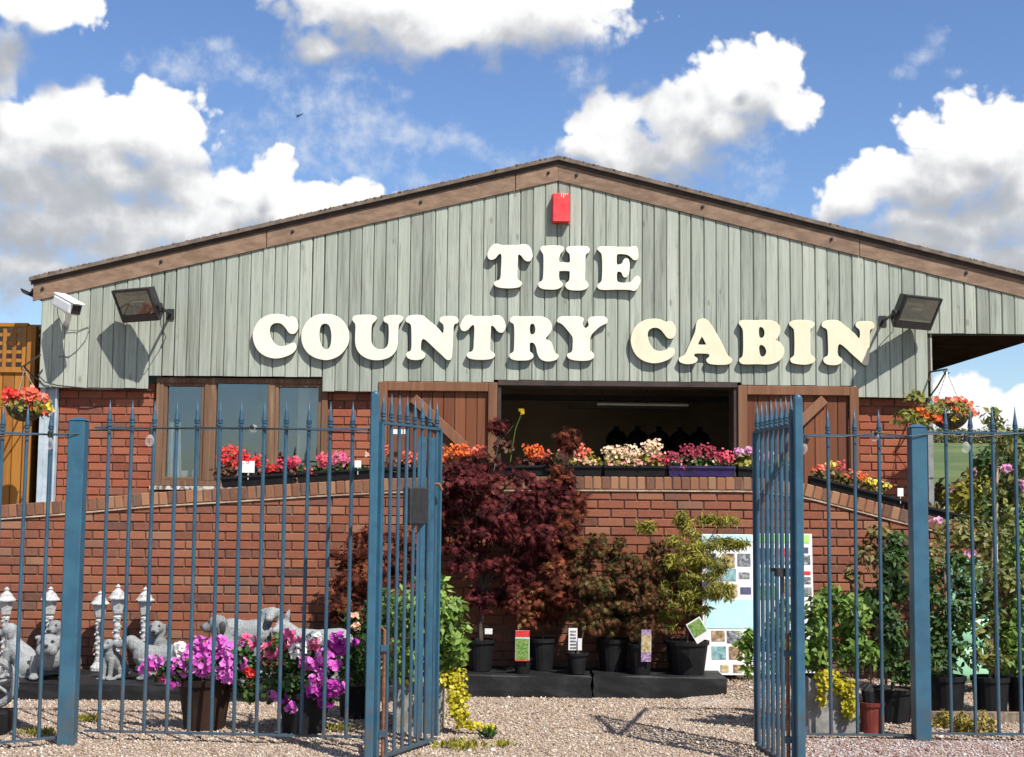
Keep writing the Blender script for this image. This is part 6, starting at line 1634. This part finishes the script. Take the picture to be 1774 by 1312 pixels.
# ================================================================== FLOWER TROUGHS ON THE WALL
def trough(label, pxa, pxb, flowers, greens, mat='black_plastic', nf=1.0, nleaf=420, hgt=0.088):
    Yt = YR + 0.085
    xa, xb = W(pxa, 825, Yt).x, W(pxb, 825, Yt).x
    za, zb = ramp_top(xa) + 0.004, ramp_top(xb) + 0.004
    t = thing('flower_trough', label, 'flower trough', ((xa + xb) / 2, Yt, (za + zb) / 2), 'flower troughs along the top of the ramp wall')
    d = Vector((xb - xa, 0, zb - za)); L = d.length; d.normalize(); up = Vector((-d.z, 0, d.x)); c0 = Vector(((xa + xb) / 2, Yt, (za + zb) / 2))
    m = MB(); hw = 0.075
    V = []
    for (s, tt) in ((0.80, 0.0), (1.0, hgt)):
        for a, b in ((-1, -1), (1, -1), (1, 1), (-1, 1)): V.append(c0 + d * (L / 2 * a * (0.985 if tt else 0.96)) + Vector((0, hw * b * s, 0)) + up * tt)
    m.add(V, [(3, 2, 1, 0), (0, 1, 5, 4), (1, 2, 6, 5), (2, 3, 7, 6), (3, 0, 4, 7), (4, 5, 6, 7)])
    m.obox(c0 + up * (hgt - 0.008) + Vector((0, -hw - 0.003, 0)), d * (L / 2), (0, 0.006, 0), up * 0.009)
    m.out('trough', MAT[mat], t)
    bl = [pxblob(px, py, rx, ry, Yt, 0.07) for px, py, rx, ry, *_ in greens]
    pos, nr = blob_pts(bl, nleaf, 0.7, 0.6)
    scatter('foliage', pos, nr, sizes(len(pos), 0.030, 0.052), 'round', MAT[greens[0][4]], t)
    for px, py, rx, ry, col, n in flowers:
        n = int(n * nf * 1.7)
        pos, nr = blob_pts([pxblob(px, py, rx, ry, Yt - 0.03, 0.075)], n, 0.55, 0.35)
        nr[:, 1] -= 0.5
        scatter('flowers', pos, nr, sizes(n, 0.020, 0.036), 'bloom' if n % 2 else 'petal', MAT['fl_' + col], t)['kind'] = 'stuff'
    return t
def card(px, py, w, h, Y, label):
    a = W(px, py, Y); hw, hh = w / SP(Y) / 2, h / SP(Y) / 2
    m = MB().box((a.x - hw, Y, a.z - hh), (a.x + hw, Y + 0.003, a.z + hh)); m.tube([(a.x, Y + 0.004, a.z + hh * .5), (a.x, Y + 0.004, a.z - hh - 0.06)], 0.003, 5)
    o = m.out('price_card', MAT['card'], None); tag(o, label, 'price card', 'white price cards in the flower troughs')
trough('black trough of red geraniums under the shop window', 386, 512, [(405, 790, 30, 20, 'red', 90), (435, 800, 28, 16, 'red', 50), (385, 800, 14, 14, 'red', 24), (495, 805, 20, 14, 'rose', 46), (470, 812, 14, 8, 'red', 14)], [(400, 818, 34, 16, 'leaf_wine'), (470, 818, 44, 12, 'leaf_wine'), (500, 820, 20, 12, 'leaf_dark')])
trough('black trough of pink geraniums right of the shop window', 516, 642, [(508, 800, 14, 12, 'rose', 36), (560, 798, 14, 14, 'rose', 36), (588, 796, 20, 14, 'hotpink', 60), (540, 818, 16, 8, 'rose', 16)], [(540, 818, 30, 12, 'leaf_dark'), (590, 812, 30, 12, 'leaf_green'), (625, 815, 16, 8, 'leaf_dark')])
trough('black trough of sparse coral flowers behind the left gate leaf', 646, 772, [(640, 790, 8, 9, 'peach', 8), (670, 780, 9, 10, 'coral', 16), (710, 788, 16, 10, 'coral', 22), (712, 800, 20, 8, 'orange', 16), (760, 790, 14, 12, 'orange', 30)], [(690, 806, 40, 10, 'leaf_wine'), (750, 806, 30, 10, 'leaf_wine')], nleaf=260)
trough('black trough of orange red begonias behind the largest maple', 776, 956, [(790, 782, 30, 14, 'orange', 70), (825, 786, 26, 14, 'coral', 56), (925, 782, 22, 14, 'orange', 60), (940, 790, 18, 14, 'coral', 40)], [(810, 800, 50, 12, 'leaf_wine'), (870, 775, 22, 12, 'leaf_green'), (930, 800, 40, 12, 'leaf_wine')])
trough('black trough of pale coral begonias left of the cream ones', 962, 1042, [(985, 785, 20, 18, 'pinkcream', 70), (1010, 785, 16, 16, 'coral', 36), (1000, 800, 34, 10, 'pinkcream', 60), (975, 800, 14, 8, 'cream', 16)], [(1000, 800, 40, 14, 'leaf_acer')])
trough('black trough of cream begonias in the middle of the wall', 1045, 1152, [(1060, 785, 18, 14, 'cream', 50), (1090, 785, 24, 16, 'cream', 80), (1130, 778, 20, 18, 'cream', 70), (1090, 802, 46, 8, 'pinkcream', 70), (1140, 795, 20, 12, 'rose', 30)], [(1070, 800, 34, 14, 'leaf_acer'), (1125, 798, 30, 14, 'leaf_green')])
trough('purple trough of crimson begonias on the right of the wall', 1156, 1272, [(1165, 795, 22, 14, 'crimson', 60), (1195, 785, 20, 18, 'crimson', 80), (1225, 785, 22, 16, 'crimson', 80), (1255, 792, 18, 14, 'rose', 60), (1210, 802, 50, 8, 'cream', 26), (1190, 812, 30, 6, 'crimson', 30)], [(1200, 800, 40, 14, 'leaf_dark'), (1250, 802, 24, 12, 'leaf_green')], 'purple_plastic')
trough('black trough of mauve flowers over green leaves beside the right gate', 1275, 1385, [(1283, 783, 14, 8, 'mauve', 36), (1300, 780, 12, 8, 'mauve', 30), (1330, 790, 26, 10, 'mauve', 30)], [(1290, 800, 26, 16, 'leaf_acer'), (1345, 802, 34, 12, 'leaf_dark')])
trough('black sloping trough of small yellow and red flowers on the right slope', 1398, 1562, [(1420, 812, 14, 8, 'coral', 16), (1440, 806, 12, 8, 'yellow', 16), (1458, 806, 12, 8, 'rose', 18), (1472, 822, 16, 8, 'coral', 18), (1490, 826, 14, 9, 'orange', 18), (1512, 834, 14, 8, 'yellow', 22), (1530, 842, 14, 8, 'yellow', 14)], [(1430, 822, 26, 10, 'leaf_olive'), (1470, 830, 26, 12, 'leaf_olive'), (1515, 844, 30, 12, 'leaf_olive')], hgt=0.075)
trough('black sloping trough on the lower right end of the ramp wall', 1566, 1712, [(1622, 902, 6, 3, 'mauve', 4)], [(1600, 880, 24, 8, 'leaf_olive'), (1660, 900, 20, 8, 'leaf_lime')], hgt=0.07, nleaf=160)
card(430, 809, 22, 20, YR - 0.0, 'square white price card beside the red geraniums')
card(620, 804, 11, 12, YR + 0.0, 'small white price card right of the pink geraniums')
card(1560, 853, 10, 14, YR - 0.0, 'white price card at the foot of the right sloping trough')
for i, px in enumerate((685, 694, 704)): 
    o = MB().box(tuple(W(px - 4.5, 752, 12.7)), tuple(Vector(W(px + 3.5, 744, 12.7)) + Vector((0, .003, 0)))).out('notice', MAT['card'], None); tag(o, ('left', 'middle', 'right')[i] + ' of three little white notices on the left shutter', 'notice', 'little white notices on the left shutter')

def poppy():
    Yp = 11.9; b, e = W(886, 770, Yp), W(904, 716, Yp)
    t = thing('yellow_poppy', 'single pale yellow flower on a thin stem above the troughs', 'flower', b)
    MB().tube([W(884, 800, Yp), b.lerp(e, 0.5) + Vector((-.01, 0, 0)), e], [0.004, 0.003, 0.003], 5).out('stem', MAT['leaf_green'], t)
    pos = np.array([list(e)] * 7) + rng.normal(size=(7, 3)) * 0.010 + np.array([0, 0, 0.015]); scatter('petals', pos, rng.normal(size=(7, 3)) + np.array([0, -0.8, 0.2]), sizes(7, 0.045, 0.06), 'petal', MAT['fl_yellow'], t)
poppy()

# ================================================================== HANGING BASKETS
def basket(label, px, py, rpx, Y, hang, green, flowers, mat_green, nleaf, kind='leaf'):
    c = W(px, py, Y); R = rpx / SP(Y)
    t = thing('hanging_basket', label, 'hanging basket', (c.x, Y, c.z - R * .8))
    prof = [(R * math.sin(a), -R * 0.85 * math.cos(a)) for a in np.linspace(0.12, math.pi / 2, 9)]
    MB().lathe(prof + [(R * 0.96, 0.0)], tuple(c), 18).out('basket', MAT['basket'], t, smooth=False)
    h = W(hang[0], hang[1], Y)
    for a in (0.3, 2.4, 4.5):
        e = Vector((c.x + R * math.cos(a), Y + R * math.sin(a), c.z))
        n = 22; m = MB()
        for i in range(n):
            p = e.lerp(h, (i + 0.5) / n); dv = (h - e) / n
            m.tube([p - dv * 0.42, p + dv * 0.42], 0.0038 if i % 2 else 0.0025, 5)
        m.out('chain', MAT['chain'], t)
    bl = [pxblob(*b, Y - 0.06, R * 0.9) for b in green]
    pos, nr = blob_pts(bl, nleaf, 0.6, 0.5); scatter('foliage', pos, nr, sizes(nleaf, 0.035, 0.07), kind, MAT[mat_green], t, None, 0.3)
    for fx, fy, rx, ry, col, n in flowers:
        pos, nr = blob_pts([pxblob(fx, fy, rx, ry, Y - 0.08, R * 0.7)], n, 0.55, 0.35); nr[:, 1] -= 0.5
        scatter('flowers', pos, nr, sizes(n, 0.035, 0.06), 'bloom', MAT['fl_' + col], t)['kind'] = 'stuff'
    return h
def wall_bracket(label, wall_px, y0, y1, tip, Y, Yw):
    a, b = W(wall_px, y0, Yw), W(wall_px, y1, Yw); e = W(tip[0], tip[1], Y)
    t = thing('basket_bracket', label, 'bracket', (a.x, Yw, (a.z + b.z) / 2))
    m = MB().beam(a, b, 0.02, 0.012, up=(1, 0, 0)); m.out('back_plate', MAT['black_metal'], t)
    MB().tube([a, e], 0.009, 6).out('arm', MAT['black_metal'], t)
    MB().tube([b, b.lerp(e, 0.5) + Vector((0, 0, -0.02)), e + Vector((0, 0, -0.01))], 0.008, 6).out('brace', MAT['black_metal'], t)
    hk = [e + Vector((0.025 * math.cos(u) , 0, -0.02 + 0.022 * math.sin(u))) for u in np.linspace(1.2, 6.0, 8)]
    MB().tube(hk, 0.006, 5).out('hook', MAT['black_metal'], t)
YHB = 12.45
basket('hanging basket of red and coral begonias before the orange fence', 44, 704, 32, YHB, (42, 640), [(40, 700, 40, 16), (70, 704, 26, 16)],
       [(16, 682, 14, 10, 'red', 40), (30, 686, 12, 8, 'red', 24), (53, 678, 14, 10, 'coral', 40), (14, 694, 14, 6, 'coral', 20), (50, 692, 16, 8, 'coral', 30), (72, 690, 14, 10, 'coral', 30), (62, 704, 14, 7, 'orange', 26), (84, 706, 9, 7, 'yellow', 18), (80, 714, 10, 5, 'coral', 14), (2, 700, 6, 6, 'yellow', 10), (42, 698, 12, 6, 'cream', 12)], 'leaf_lime', 260)
wall_bracket('black bracket at the left corner holding the red basket', 74, 612, 664, (42, 634), YHB, 12.86)
m = MB().tube([W(74, 640, 12.79), W(66, 650, 12.78), W(78, 662, 12.78), W(100, 668, 12.785), W(160, 674, 12.79), W(262, 676, 12.86)], 0.006, 5)
o = m.out('cable', MAT['wire'], None); tag(o, 'black cable sagging along the bottom of the boarding at the left corner', 'cable')
basket('hanging basket of orange begonias with yellow leaves at the right corner', 1645, 718, 32, YHB, (1640, 645), [(1635, 708, 40, 18), (1615, 714, 26, 12), (1668, 712, 24, 14), (1645, 700, 30, 10)],
       [(1604, 718, 14, 7, 'orange', 40), (1620, 726, 14, 7, 'orange', 34), (1590, 712, 10, 6, 'orange', 16), (1648, 694, 30, 6, 'coral', 40), (1676, 704, 10, 8, 'coral', 26), (1684, 716, 8, 8, 'coral', 16), (1650, 726, 8, 5, 'yellow', 10), (1640, 710, 26, 8, 'orange', 24), (1665, 718, 14, 8, 'orange', 18)], 'leaf_lime', 900, 'narrow')
wall_bracket('black triangular bracket at the right corner holding the orange basket', 1609, 645, 690, (1640, 640), YHB, 12.86)
t = thing('climbing_plant', 'yellow green leafed climber beside the right corner basket', 'climber', W(1585, 740, 12.3))
MB().tube([W(1598, 740, 12.5), W(1584, 712, 12.4), W(1580, 690, 12.4)], [0.006, 0.005, 0.003], 5).out('stem', MAT['bark'], t)
foliage(t, [(1585, 688, 24, 9, 12.35), (1572, 722, 22, 15, 12.3), (1600, 735, 16, 10, 12.3)], 150, (0.05, 0.09), 'leaf', 'leaf_lime')

# ================================================================== PHOTO BOARDS
def board(label, px0, px1, py0, py1, Y, lean, panels):
    a, b = W(px0, py0, Y), W(px1, py1, Y); zb = gz((a.x + b.x) / 2, Y) + 0.004
    zb = b.z if b.z > 0.02 else zb
    t = thing('photo_board', label, 'display board', ((a.x + b.x) / 2, Y, zb))
    H = a.z - zb; v = Vector((0, lean, 1)).normalized(); w = b.x - a.x
    def P(u, s): return Vector((a.x + w * u, Y, zb)) + v * (H * (1 - s))
    n = Vector((0, -1, lean)).normalized()
    MB().obox(P(0.5, 0.5), (w / 2, 0, 0), n * -0.008, v * (H / 2)).out('panel', MAT['card'], t)
    for (u0, u1, s0, s1, mt) in panels:
        c = P((u0 + u1) / 2, (s0 + s1) / 2) + n * 0.0105
        MB().obox(c, (w * (u1 - u0) / 2, 0, 0), n * 0.0015, v * (H * (s1 - s0) / 2)).out('photo', PH[mt], t)
def PNL(px0, px1, py0, py1, lst): return [((x0 - px0) / (px1 - px0), (x1 - px0) / (px1 - px0), (y0 - py0) / (py1 - py0), (y1 - py0) / (py1 - py0), m) for x0, x1, y0, y1, m in lst]
B1 = [(1219, 1306, 926, 942, 'sky'), (1222, 1244, 959, 975, 'grey'), (1254, 1276, 959, 972, 'brown'), (1254, 1276, 973, 984, 'sand'), (1281, 1304, 959, 981, 'grey'), (1255, 1278, 986, 1007, 'teal'), (1283, 1302, 992, 1003, 'grey'), (1228, 1250, 986, 1006, 'teal'), (1256, 1280, 1013, 1034, 'sand'), (1285, 1304, 1018, 1030, 'navy'), (1228, 1250, 1013, 1034, 'grey'),
      (1222, 1308, 1040, 1090, 'sky'), (1233, 1256, 1094, 1112, 'brown'), (1260, 1286, 1094, 1115, 'grey'), (1290, 1308, 1094, 1115, 'green'), (1233, 1258, 1121, 1143, 'teal'), (1263, 1287, 1121, 1143, 'brown'), (1291, 1309, 1119, 1143, 'teal'), (1248, 1262, 1153, 1165, 'sand'), (1270, 1285, 1152, 1166, 'brown'), (1290, 1304, 1153, 1165, 'brown')]
board('pale blue and white photo board leaning on the ramp wall', 1218, 1311, 925, 1170, 11.60, 0.09, PNL(1218, 1311, 925, 1170, B1))
B2 = [(1316, 1407, 926, 940, 'lime'), (1318, 1340, 950, 966, 'navy'), (1345, 1372, 950, 966, 'red'), (1380, 1405, 948, 958, 'navy'), (1318, 1408, 962, 978, 'grey'), (1318, 1350, 984, 1010, 'teal'), (1356, 1408, 990, 996, 'red'), (1392, 1408, 1000, 1012, 'grey'), (1356, 1384, 1004, 1034, 'brown'), (1318, 1350, 1016, 1040, 'green'), (1390, 1409, 1018, 1034, 'grey')]
board('photo board with a lime green top behind the right gate leaf', 1313, 1412, 924, 1170, 11.66, 0.07, PNL(1313, 1412, 924, 1170, B2))

# ================================================================== RIGHT-HAND PLANT STOCK
def bush(name, label, cat, blobs, n, size, kind, mat, base=None, Y=None, stem='bark', group=None, r0=0.014, shell=0.6, up=0.5, droop=0.1):
    c = pxblob(*blobs[0])[0]; Yb = blobs[0][4] if Y is None else Y
    x = c.x if base is None else W(base, 1150, Yb).x
    t = thing(name, label, cat, (x, Yb, max(hill(Yb), 0.0)), group)
    branches(t, (x, Yb, max(hill(Yb), 0.0)), blobs, r0, stem, 0.35, 'stem')
    foliage(t, blobs, n, size, kind, mat, 'foliage', shell, up, droop)
    return t
potted('potted_shrub', 'dark leaved photinia in a pot left of the right square post', 'shrub', 1545, 10.15, 0.0, (0.15, 0.12, 0.24, 'black_plastic'),
    [(1538, 1000, 34, 54, 10.1), (1530, 1075, 40, 50, 10.05), (1548, 1140, 36, 40, 10.05), (1505, 1045, 22, 36, 10.1), (1560, 955, 22, 34, 10.15), (1500, 1120, 22, 36, 10.1)], 2300, (0.045, 0.08), 'leaf', 'leaf_dark', 'bark', 0.2)
bush('shrub', 'olive leaved bush behind the dark photinia by the ramp wall', 'bush', [(1528, 930, 30, 22, 10.9), (1500, 960, 22, 22, 10.9), (1550, 985, 24, 34, 10.9), (1478, 1000, 12, 20, 10.9)], 420, (0.05, 0.085), 'leaf', 'leaf_olive')
x = W(1510, 1240, 9.62).x
t = thing('potted_plant', 'glossy red brown pot with a black sleeve inside the right railing', 'potted plant', (x, 9.62, 0))
pot_mesh(t, x, 9.62, 0, 0.082, 0.072, 0.215, 'pot_red')
MB().tube([(x - 0.02, 9.6, 0.2), (x - 0.03, 9.6, 0.29), (x - 0.005, 9.61, 0.33)], [0.04, 0.045, 0.02], 8).out('sleeve', MAT['black_plastic'], t)
MB().tube([(x, 9.62, 0.2), W(1508, 1150, 9.62), W(1506, 1080, 9.62)], 0.007, 5).out('stem', MAT['bark'], t)
foliage(t, [(1506, 1090, 16, 26, 9.64)], 80, (0.04, 0.07), 'leaf', 'leaf_wine')
GR = 'potted stock behind the far right railing'
def stock(label, px, Y, w, h, trunk_to, blobs, n, size, kind, mat, extra=None, cane=True):
    x = W(px, 1200, Y).x
    t = thing('potted_tree', label, 'potted tree', (x, Y, 0.012), GR)
    pot_mesh(t, x, Y, 0.012, w, w * 0.82, h, 'black_plastic')
    e = W(*trunk_to, Y)
    MB().tube([(x, Y, h * .9), Vector((x, Y, h)).lerp(e, 0.4) + Vector((.02, 0, 0)), e], [0.016, 0.012, 0.007], 6).out('trunk', MAT['bark'], t)
    m = MB()
    for b in blobs: m.tube([Vector((x, Y, h)).lerp(e, random.uniform(.4, .95)), pxblob(*b)[0]], [0.007, 0.003], 4)
    m.out('limbs', MAT['bark'], t)
    if cane: MB().tube([(x + 0.03, Y - 0.03, h * .8), W(trunk_to[0] + 6, trunk_to[1] - 40, Y)], 0.008, 6).out('cane', MAT['cane'], t)
    foliage(t, blobs, n, size, kind, mat, 'foliage', 0.7, 0.5, 0.15)
    if extra:
        for fx, fy, rx, ry, col, k in extra:
            pos, nr = blob_pts([pxblob(fx, fy, rx, ry, Y - 0.12, 0.06)], k, 0.6, 0.4); scatter('flowers', pos, nr, sizes(k, 0.035, 0.06), 'bloom', MAT['fl_' + col], t)['kind'] = 'stuff'
stock('potted tree with dark leaves and pale trunk just right of the square post', 1640, 10.42, 0.135, 0.29, (1634, 950),
    [(1645, 1085, 40, 66, 10.4), (1612, 1030, 22, 60, 10.45), (1668, 1050, 34, 50, 10.4), (1650, 985, 30, 26, 10.45), (1630, 1135, 40, 34, 10.35)], 1500, (0.04, 0.075), 'leaf', 'leaf_dark', [(1622, 902, 12, 4, 'mauve', 9)])
stock('potted tree with tall cane and lime leaves reaching above the railing', 1716, 10.40, 0.135, 0.29, (1722, 800),
    [(1700, 1060, 36, 52, 10.4), (1735, 1010, 36, 44, 10.4), (1740, 880, 30, 46, 10.4), (1748, 760, 26, 40, 10.4), (1728, 720, 22, 24, 10.4), (1752, 830, 24, 40, 10.4), (1715, 1130, 36, 34, 10.35)], 1250, (0.045, 0.085), 'leaf', 'leaf_stock', [(1680, 958, 14, 4, 'mauve', 8), (1745, 812, 12, 6, 'mauve', 12)])
stock('potted bush with green leaves at the right edge behind the railing', 1775, 10.45, 0.135, 0.29, (1778, 900),
    [(1765, 1080, 34, 66, 10.4), (1770, 980, 26, 56, 10.45), (1760, 1140, 40, 36, 10.35), (1785, 900, 26, 50, 10.45), (1740, 1090, 30, 50, 10.5)], 1300, (0.045, 0.08), 'leaf', 'leaf_green', [(1772, 840, 8, 14, 'mauve', 12)])
bush('shrub', 'loose olive shrub with tiny pink buds growing past the end of the ramp wall', 'bush', [(1660, 925, 44, 34, 11.3), (1620, 975, 26, 40, 11.2), (1700, 930, 40, 40, 11.3), (1740, 940, 30, 40, 11.2), (1690, 990, 40, 30, 11.2)], 1000, (0.04, 0.07), 'leaf', 'leaf_stock')
bush('shrub', 'bright lime shrub beyond the trough at the far right', 'bush', [(1665, 862, 26, 32, 13.2), (1705, 850, 30, 44, 13.2), (1690, 895, 40, 26, 13.1)], 620, (0.06, 0.10), 'leaf', 'leaf_acer')
bush('shrub', 'tall bush with mauve flower heads at the right edge before the field', 'bush', [(1745, 830, 34, 50, 12.6), (1765, 780, 24, 40, 12.6), (1710, 800, 24, 30, 12.6), (1735, 880, 40, 34, 12.5)], 760, (0.06, 0.10), 'leaf', 'leaf_dark')
t = thing('hydrangea', 'dark hydrangea with scattered mauve heads in front of the field', 'hydrangea', (W(1700, 830, 14).x, 14, 0))
foliage(t, [(1690, 838, 30, 26, 14.0), (1720, 815, 30, 22, 14.0), (1640, 860, 30, 24, 14.0)], 420, (0.07, 0.11), 'leaf', 'leaf_olive'); branches(t, (W(1700, 830, 14).x, 14, 0), [(1690, 838, 30, 26, 14.0), (1720, 815, 30, 22, 14.0), (1640, 860, 30, 24, 14.0)], 0.012, 'bark', 0.4, 'stem')
for fx, fy in ((1688, 818), (1742, 812), (1700, 835), (1655, 850)):
    pos, nr = blob_pts([pxblob(fx, fy, 8, 6, 13.8)], 16, 0.6, 0.4); scatter('flower_head', pos, nr, sizes(16, 0.05, 0.07), 'bloom', MAT['fl_mauve'], t)
# green bags stacked among the pots
def sack(px, py, w, h, Y, label):
    c = W(px, py, Y); s = SP(Y); m = MB(); m.ball((0, 0, 0), (w / s / 2, 0.10, h / s / 2), 16, 10)
    V = [(x, y, z) for x, y, z in m.V]; V2 = []
    for x, y, z in V:
        q = lambda a, r: math.copysign(abs(a / r) ** 0.6, a) * r
        V2.append((c.x + q(x, w / s / 2) + random.uniform(-.008, .008), Y + q(y, 0.10), c.z + q(z, h / s / 2) + random.uniform(-.008, .008)))
    o = obj('compost_bag', V2, m.F, MAT['mint'], None, smooth=True); tag(o, label, 'bag', 'mint green bags among the potted stock')
sack(1668, 992, 70, 52, 11.3, 'mint green bag on top of the pile behind the right railing')
sack(1680, 1042, 84, 56, 11.28, 'mint green bag in the middle of the pile behind the right railing')
sack(1676, 1094, 84, 56, 11.3, 'mint green bag low in the pile behind the right railing')
sack(1672, 1150, 88, 62, 11.28, 'lowest mint green bag hidden behind the black pots')
MB().box((W(1612, 1240, 10.1).x, 10.12, 0), (W(1830, 1240, 10.1).x, 10.2, 0.075)).out('timber_edging', MAT['bark'], None); tag(list(ORG)[-1], 'low timber edging board under the row of black pots', 'edging')
# staging bench beyond the wall
def staging():
    Y = 14.5; xa, xb = W(1612, 870, Y).x, W(1684, 870, Y).x
    t = thing('staging_bench', 'white slatted staging bench beyond the right end of the wall', 'bench', ((xa + xb) / 2, Y, 0))
    for py in (866, 882):
        z = W(1640, py, Y).z
        for k in range(4): MB().box((xa, Y - 0.2 + k * 0.1, z - 0.018), (xb, Y - 0.13 + k * 0.1, z + 0.018)).out('slat', MAT['white_wood'], t)
    z = W(1640, 866, Y).z
    for x in (xa + 0.02, xb - 0.06):
        for y in (Y - 0.24, Y + 0.22): MB().box((x, y, -0.02), (x + 0.04, y + 0.03, z)).out('leg', MAT['white_wood'], t)
staging()
t = thing('water_tank', 'teal plastic water tank at the right edge behind the leaves', 'tank', (W(1796, 890, 11.6).x, 11.6, 0))
x = W(1796, 890, 11.6).x
MB().lathe([(0.19, 0), (0.2, 0.05), (0.2, 1.46), (0.185, 1.52), (0.19, 1.53), (0.19, 1.55), (0.05, 1.57)], (x, 11.6, 0), 24).out('tank_body', MAT['teal'], t, smooth=False)
MB().lathe([(0.055, 0), (0.055, 0.03), (0.02, 0.04)], (x, 11.6, 1.57), 12).out('lid', MAT['teal'], t)

# ================================================================== LOW PLANTS ON THE GRAVEL
def tuft(label, px, py, rpx, n, mat, kind='narrow', size=(0.04, 0.09), cat='weeds', name='weed_tuft'):
    d = ray(px, py); k = -EYE.z / d.z; c = EYE + d * k; c.z = 0.0
    R = rpx / SP(c.y)
    t = rng.normal(size=(n, 2)) * R * np.array([0.5, 0.42])
    n = len(t); pos = np.stack([c.x + t[:, 0], c.y + t[:, 1], np.full(n, 0.012) + 0.01 * rng.random(n)], 1)
    nr = np.stack([rng.normal(size=n), rng.normal(size=n), np.full(n, 0.35)], 1)
    o = scatter(name, pos, nr, sizes(n, *size), kind, MAT[mat], None, (c.x, c.y, 0.0), -1.2); o['kind'] = 'stuff'; tag(o, label, cat, 'weeds in the gravel' if cat == 'weeds' else None)
    return o
tuft('broad patch of low green weeds in the gravel right of the left gate', 800, 1298, 46, 170, 'leaf_acer', 'leaf', (0.02, 0.05))
tuft('small upright weed at the tip of the yellow trailer', 848, 1282, 9, 50, 'leaf_dark', size=(0.05, 0.10))
tuft('little green weed tuft left of the open gateway centre', 874, 1296, 16, 60, 'leaf_acer', 'leaf', size=(0.02, 0.045))
tuft('faint green weeds at the foot of the left square post', 155, 1252, 20, 120, 'leaf_acer', size=(0.03, 0.06))
tuft('mossy weeds left of the left square post', 70, 1276, 34, 200, 'leaf_acer', size=(0.025, 0.055))
tuft('yellowish weeds along the rail under the petunias', 585, 1268, 26, 120, 'leaf_acer', size=(0.03, 0.055))
tuft('tiny weeds below the rail between the two petunia pots', 520, 1262, 22, 80, 'leaf_acer', size=(0.025, 0.05))
def sedum(label, px, py, w, h):
    d = ray(px, py + h); k = -EYE.z / d.z; c = EYE + d * k; s = SP(c.y)
    n = 380
    dd = rng.normal(size=(n, 3)); dd /= np.linalg.norm(dd, axis=1, keepdims=True); dd[:, 2] = np.abs(dd[:, 2])
    pos = np.array([c.x, c.y, 0.01]) + dd * np.array([w / s, w / s * .7, h * 1.7 / s]) * (0.55 + 0.5 * rng.random((n, 1)))
    o = scatter('sedum_clump', pos, dd + rng.normal(size=(n, 3)) * .5, sizes(n, 0.014, 0.026), 'round', MAT['leaf_sedum'], None, (c.x, c.y, 0)); tag(o, label, 'sedum', 'yellow sedum clumps along the right railing')
sedum('smaller left yellow sedum clump under the far right railing', 1636, 1246, 20, 16)
sedum('yellow sedum clump between two others under the far right railing', 1668, 1252, 18, 20)
sedum('largest yellow sedum clump under the far right railing', 1704, 1252, 27, 24)
sedum('little sedum clump below the red brown pot', 1505, 1252, 14, 12)
sedum('pale sedum clump at the foot of the right planter', 1450, 1260, 14, 12)

# ================================================================== FAR COUNTRYSIDE
def far_tree(label, px, Y, top, w, name='tree', group='trees beyond the field'):
    c = W(px, top, Y); zb = hill(Y)
    H = c.z - zb; R = w / SP(Y) / 2
    t = thing(name, label, 'tree', (c.x, Y, zb), group)
    MB().tube([(c.x, Y, zb), (c.x + .1, Y, zb + H * .4), (c.x, Y, zb + H * .7)], [R * .12, R * .09, R * .04], 6).out('trunk', MAT['bark'], t)
    bl = [((c.x + random.uniform(-.6, .6) * R, Y + random.uniform(-.4, .4) * R, zb + H * random.uniform(.35, .8)), (R * .55, R * .5, H * .24)) for _ in range(7)]
    pos, nr = blob_pts(bl, 900, 0.5, 0.5); scatter('crown', pos, nr, sizes(900, 0.5, 0.9), 'leaf', MAT['leaf_dark'], t)
for px, Y, top, w, lb in ((1626, 190, 742, 46, 'left of the row'), (1650, 210, 733, 60, 'tallest of the row'), (1692, 200, 744, 44, 'right of the tallest'), (1724, 215, 748, 50, 'fourth along'), (1760, 200, 742, 50, 'at the right edge')):
    far_tree('round green tree far beyond the field, ' + lb, px, Y, top, w)
def hedge():
    Y = 98.0; a, b = W(1560, 785, Y).x, W(1850, 785, Y).x; zb = hill(Y)
    t = thing('hedge', 'long brownish hedge running along the far side of the field', 'hedge', ((a + b) / 2, Y, zb))
    bl = [((x, Y + random.uniform(-.3, .3), zb + 0.5), (0.55, 0.5, 0.62 + random.uniform(-.12, .16))) for x in np.arange(a, b, 0.5)]
    pos, nr = blob_pts(bl, 3200, 0.5, 0.6); scatter('foliage', pos, nr, sizes(3200, 0.14, 0.26), 'leaf', MAT['leaf_olive'], t)
    m = MB()
    for x in np.arange(a, b, 0.8): m.tube([(x, Y, zb - 0.05), (x + 0.1, Y, zb + 0.8)], [0.05, 0.02], 5)
    m.out('stems', MAT['bark'], t)
hedge()
def bird():
    c = W(519, 199, 42.0)
    t = thing('bird', 'small dark bird gliding against the cloud left of the gable', 'bird', c)
    m = MB().tube([c + Vector((-.10, 0, -.09)), c + Vector((-.05, 0, -.05)), c, c + Vector((.03, 0, .01))], [0.008, 0.028, 0.026, 0.008], 8); m.out('body', MAT['black_metal'], t, smooth=True)
    for s, pts in (('wing', [(-.03, 0, -.04), (.02, .1, .04), (.10, .2, .10), (.04, .14, .02)]), ('wing', [(-.03, 0, -.04), (-.10, -.14, -.03), (-.13, -.26, .02), (-.08, -.12, -.06)])):
        V = [c + Vector(p) for p in pts]; V += [v + Vector((0, 0, .006)) for v in V]
        obj(s, V, [(0, 1, 2, 3), (7, 6, 5, 4), (0, 4, 5, 1), (1, 5, 6, 2), (2, 6, 7, 3), (3, 7, 4, 0)], MAT['black_metal'], t)
bird()
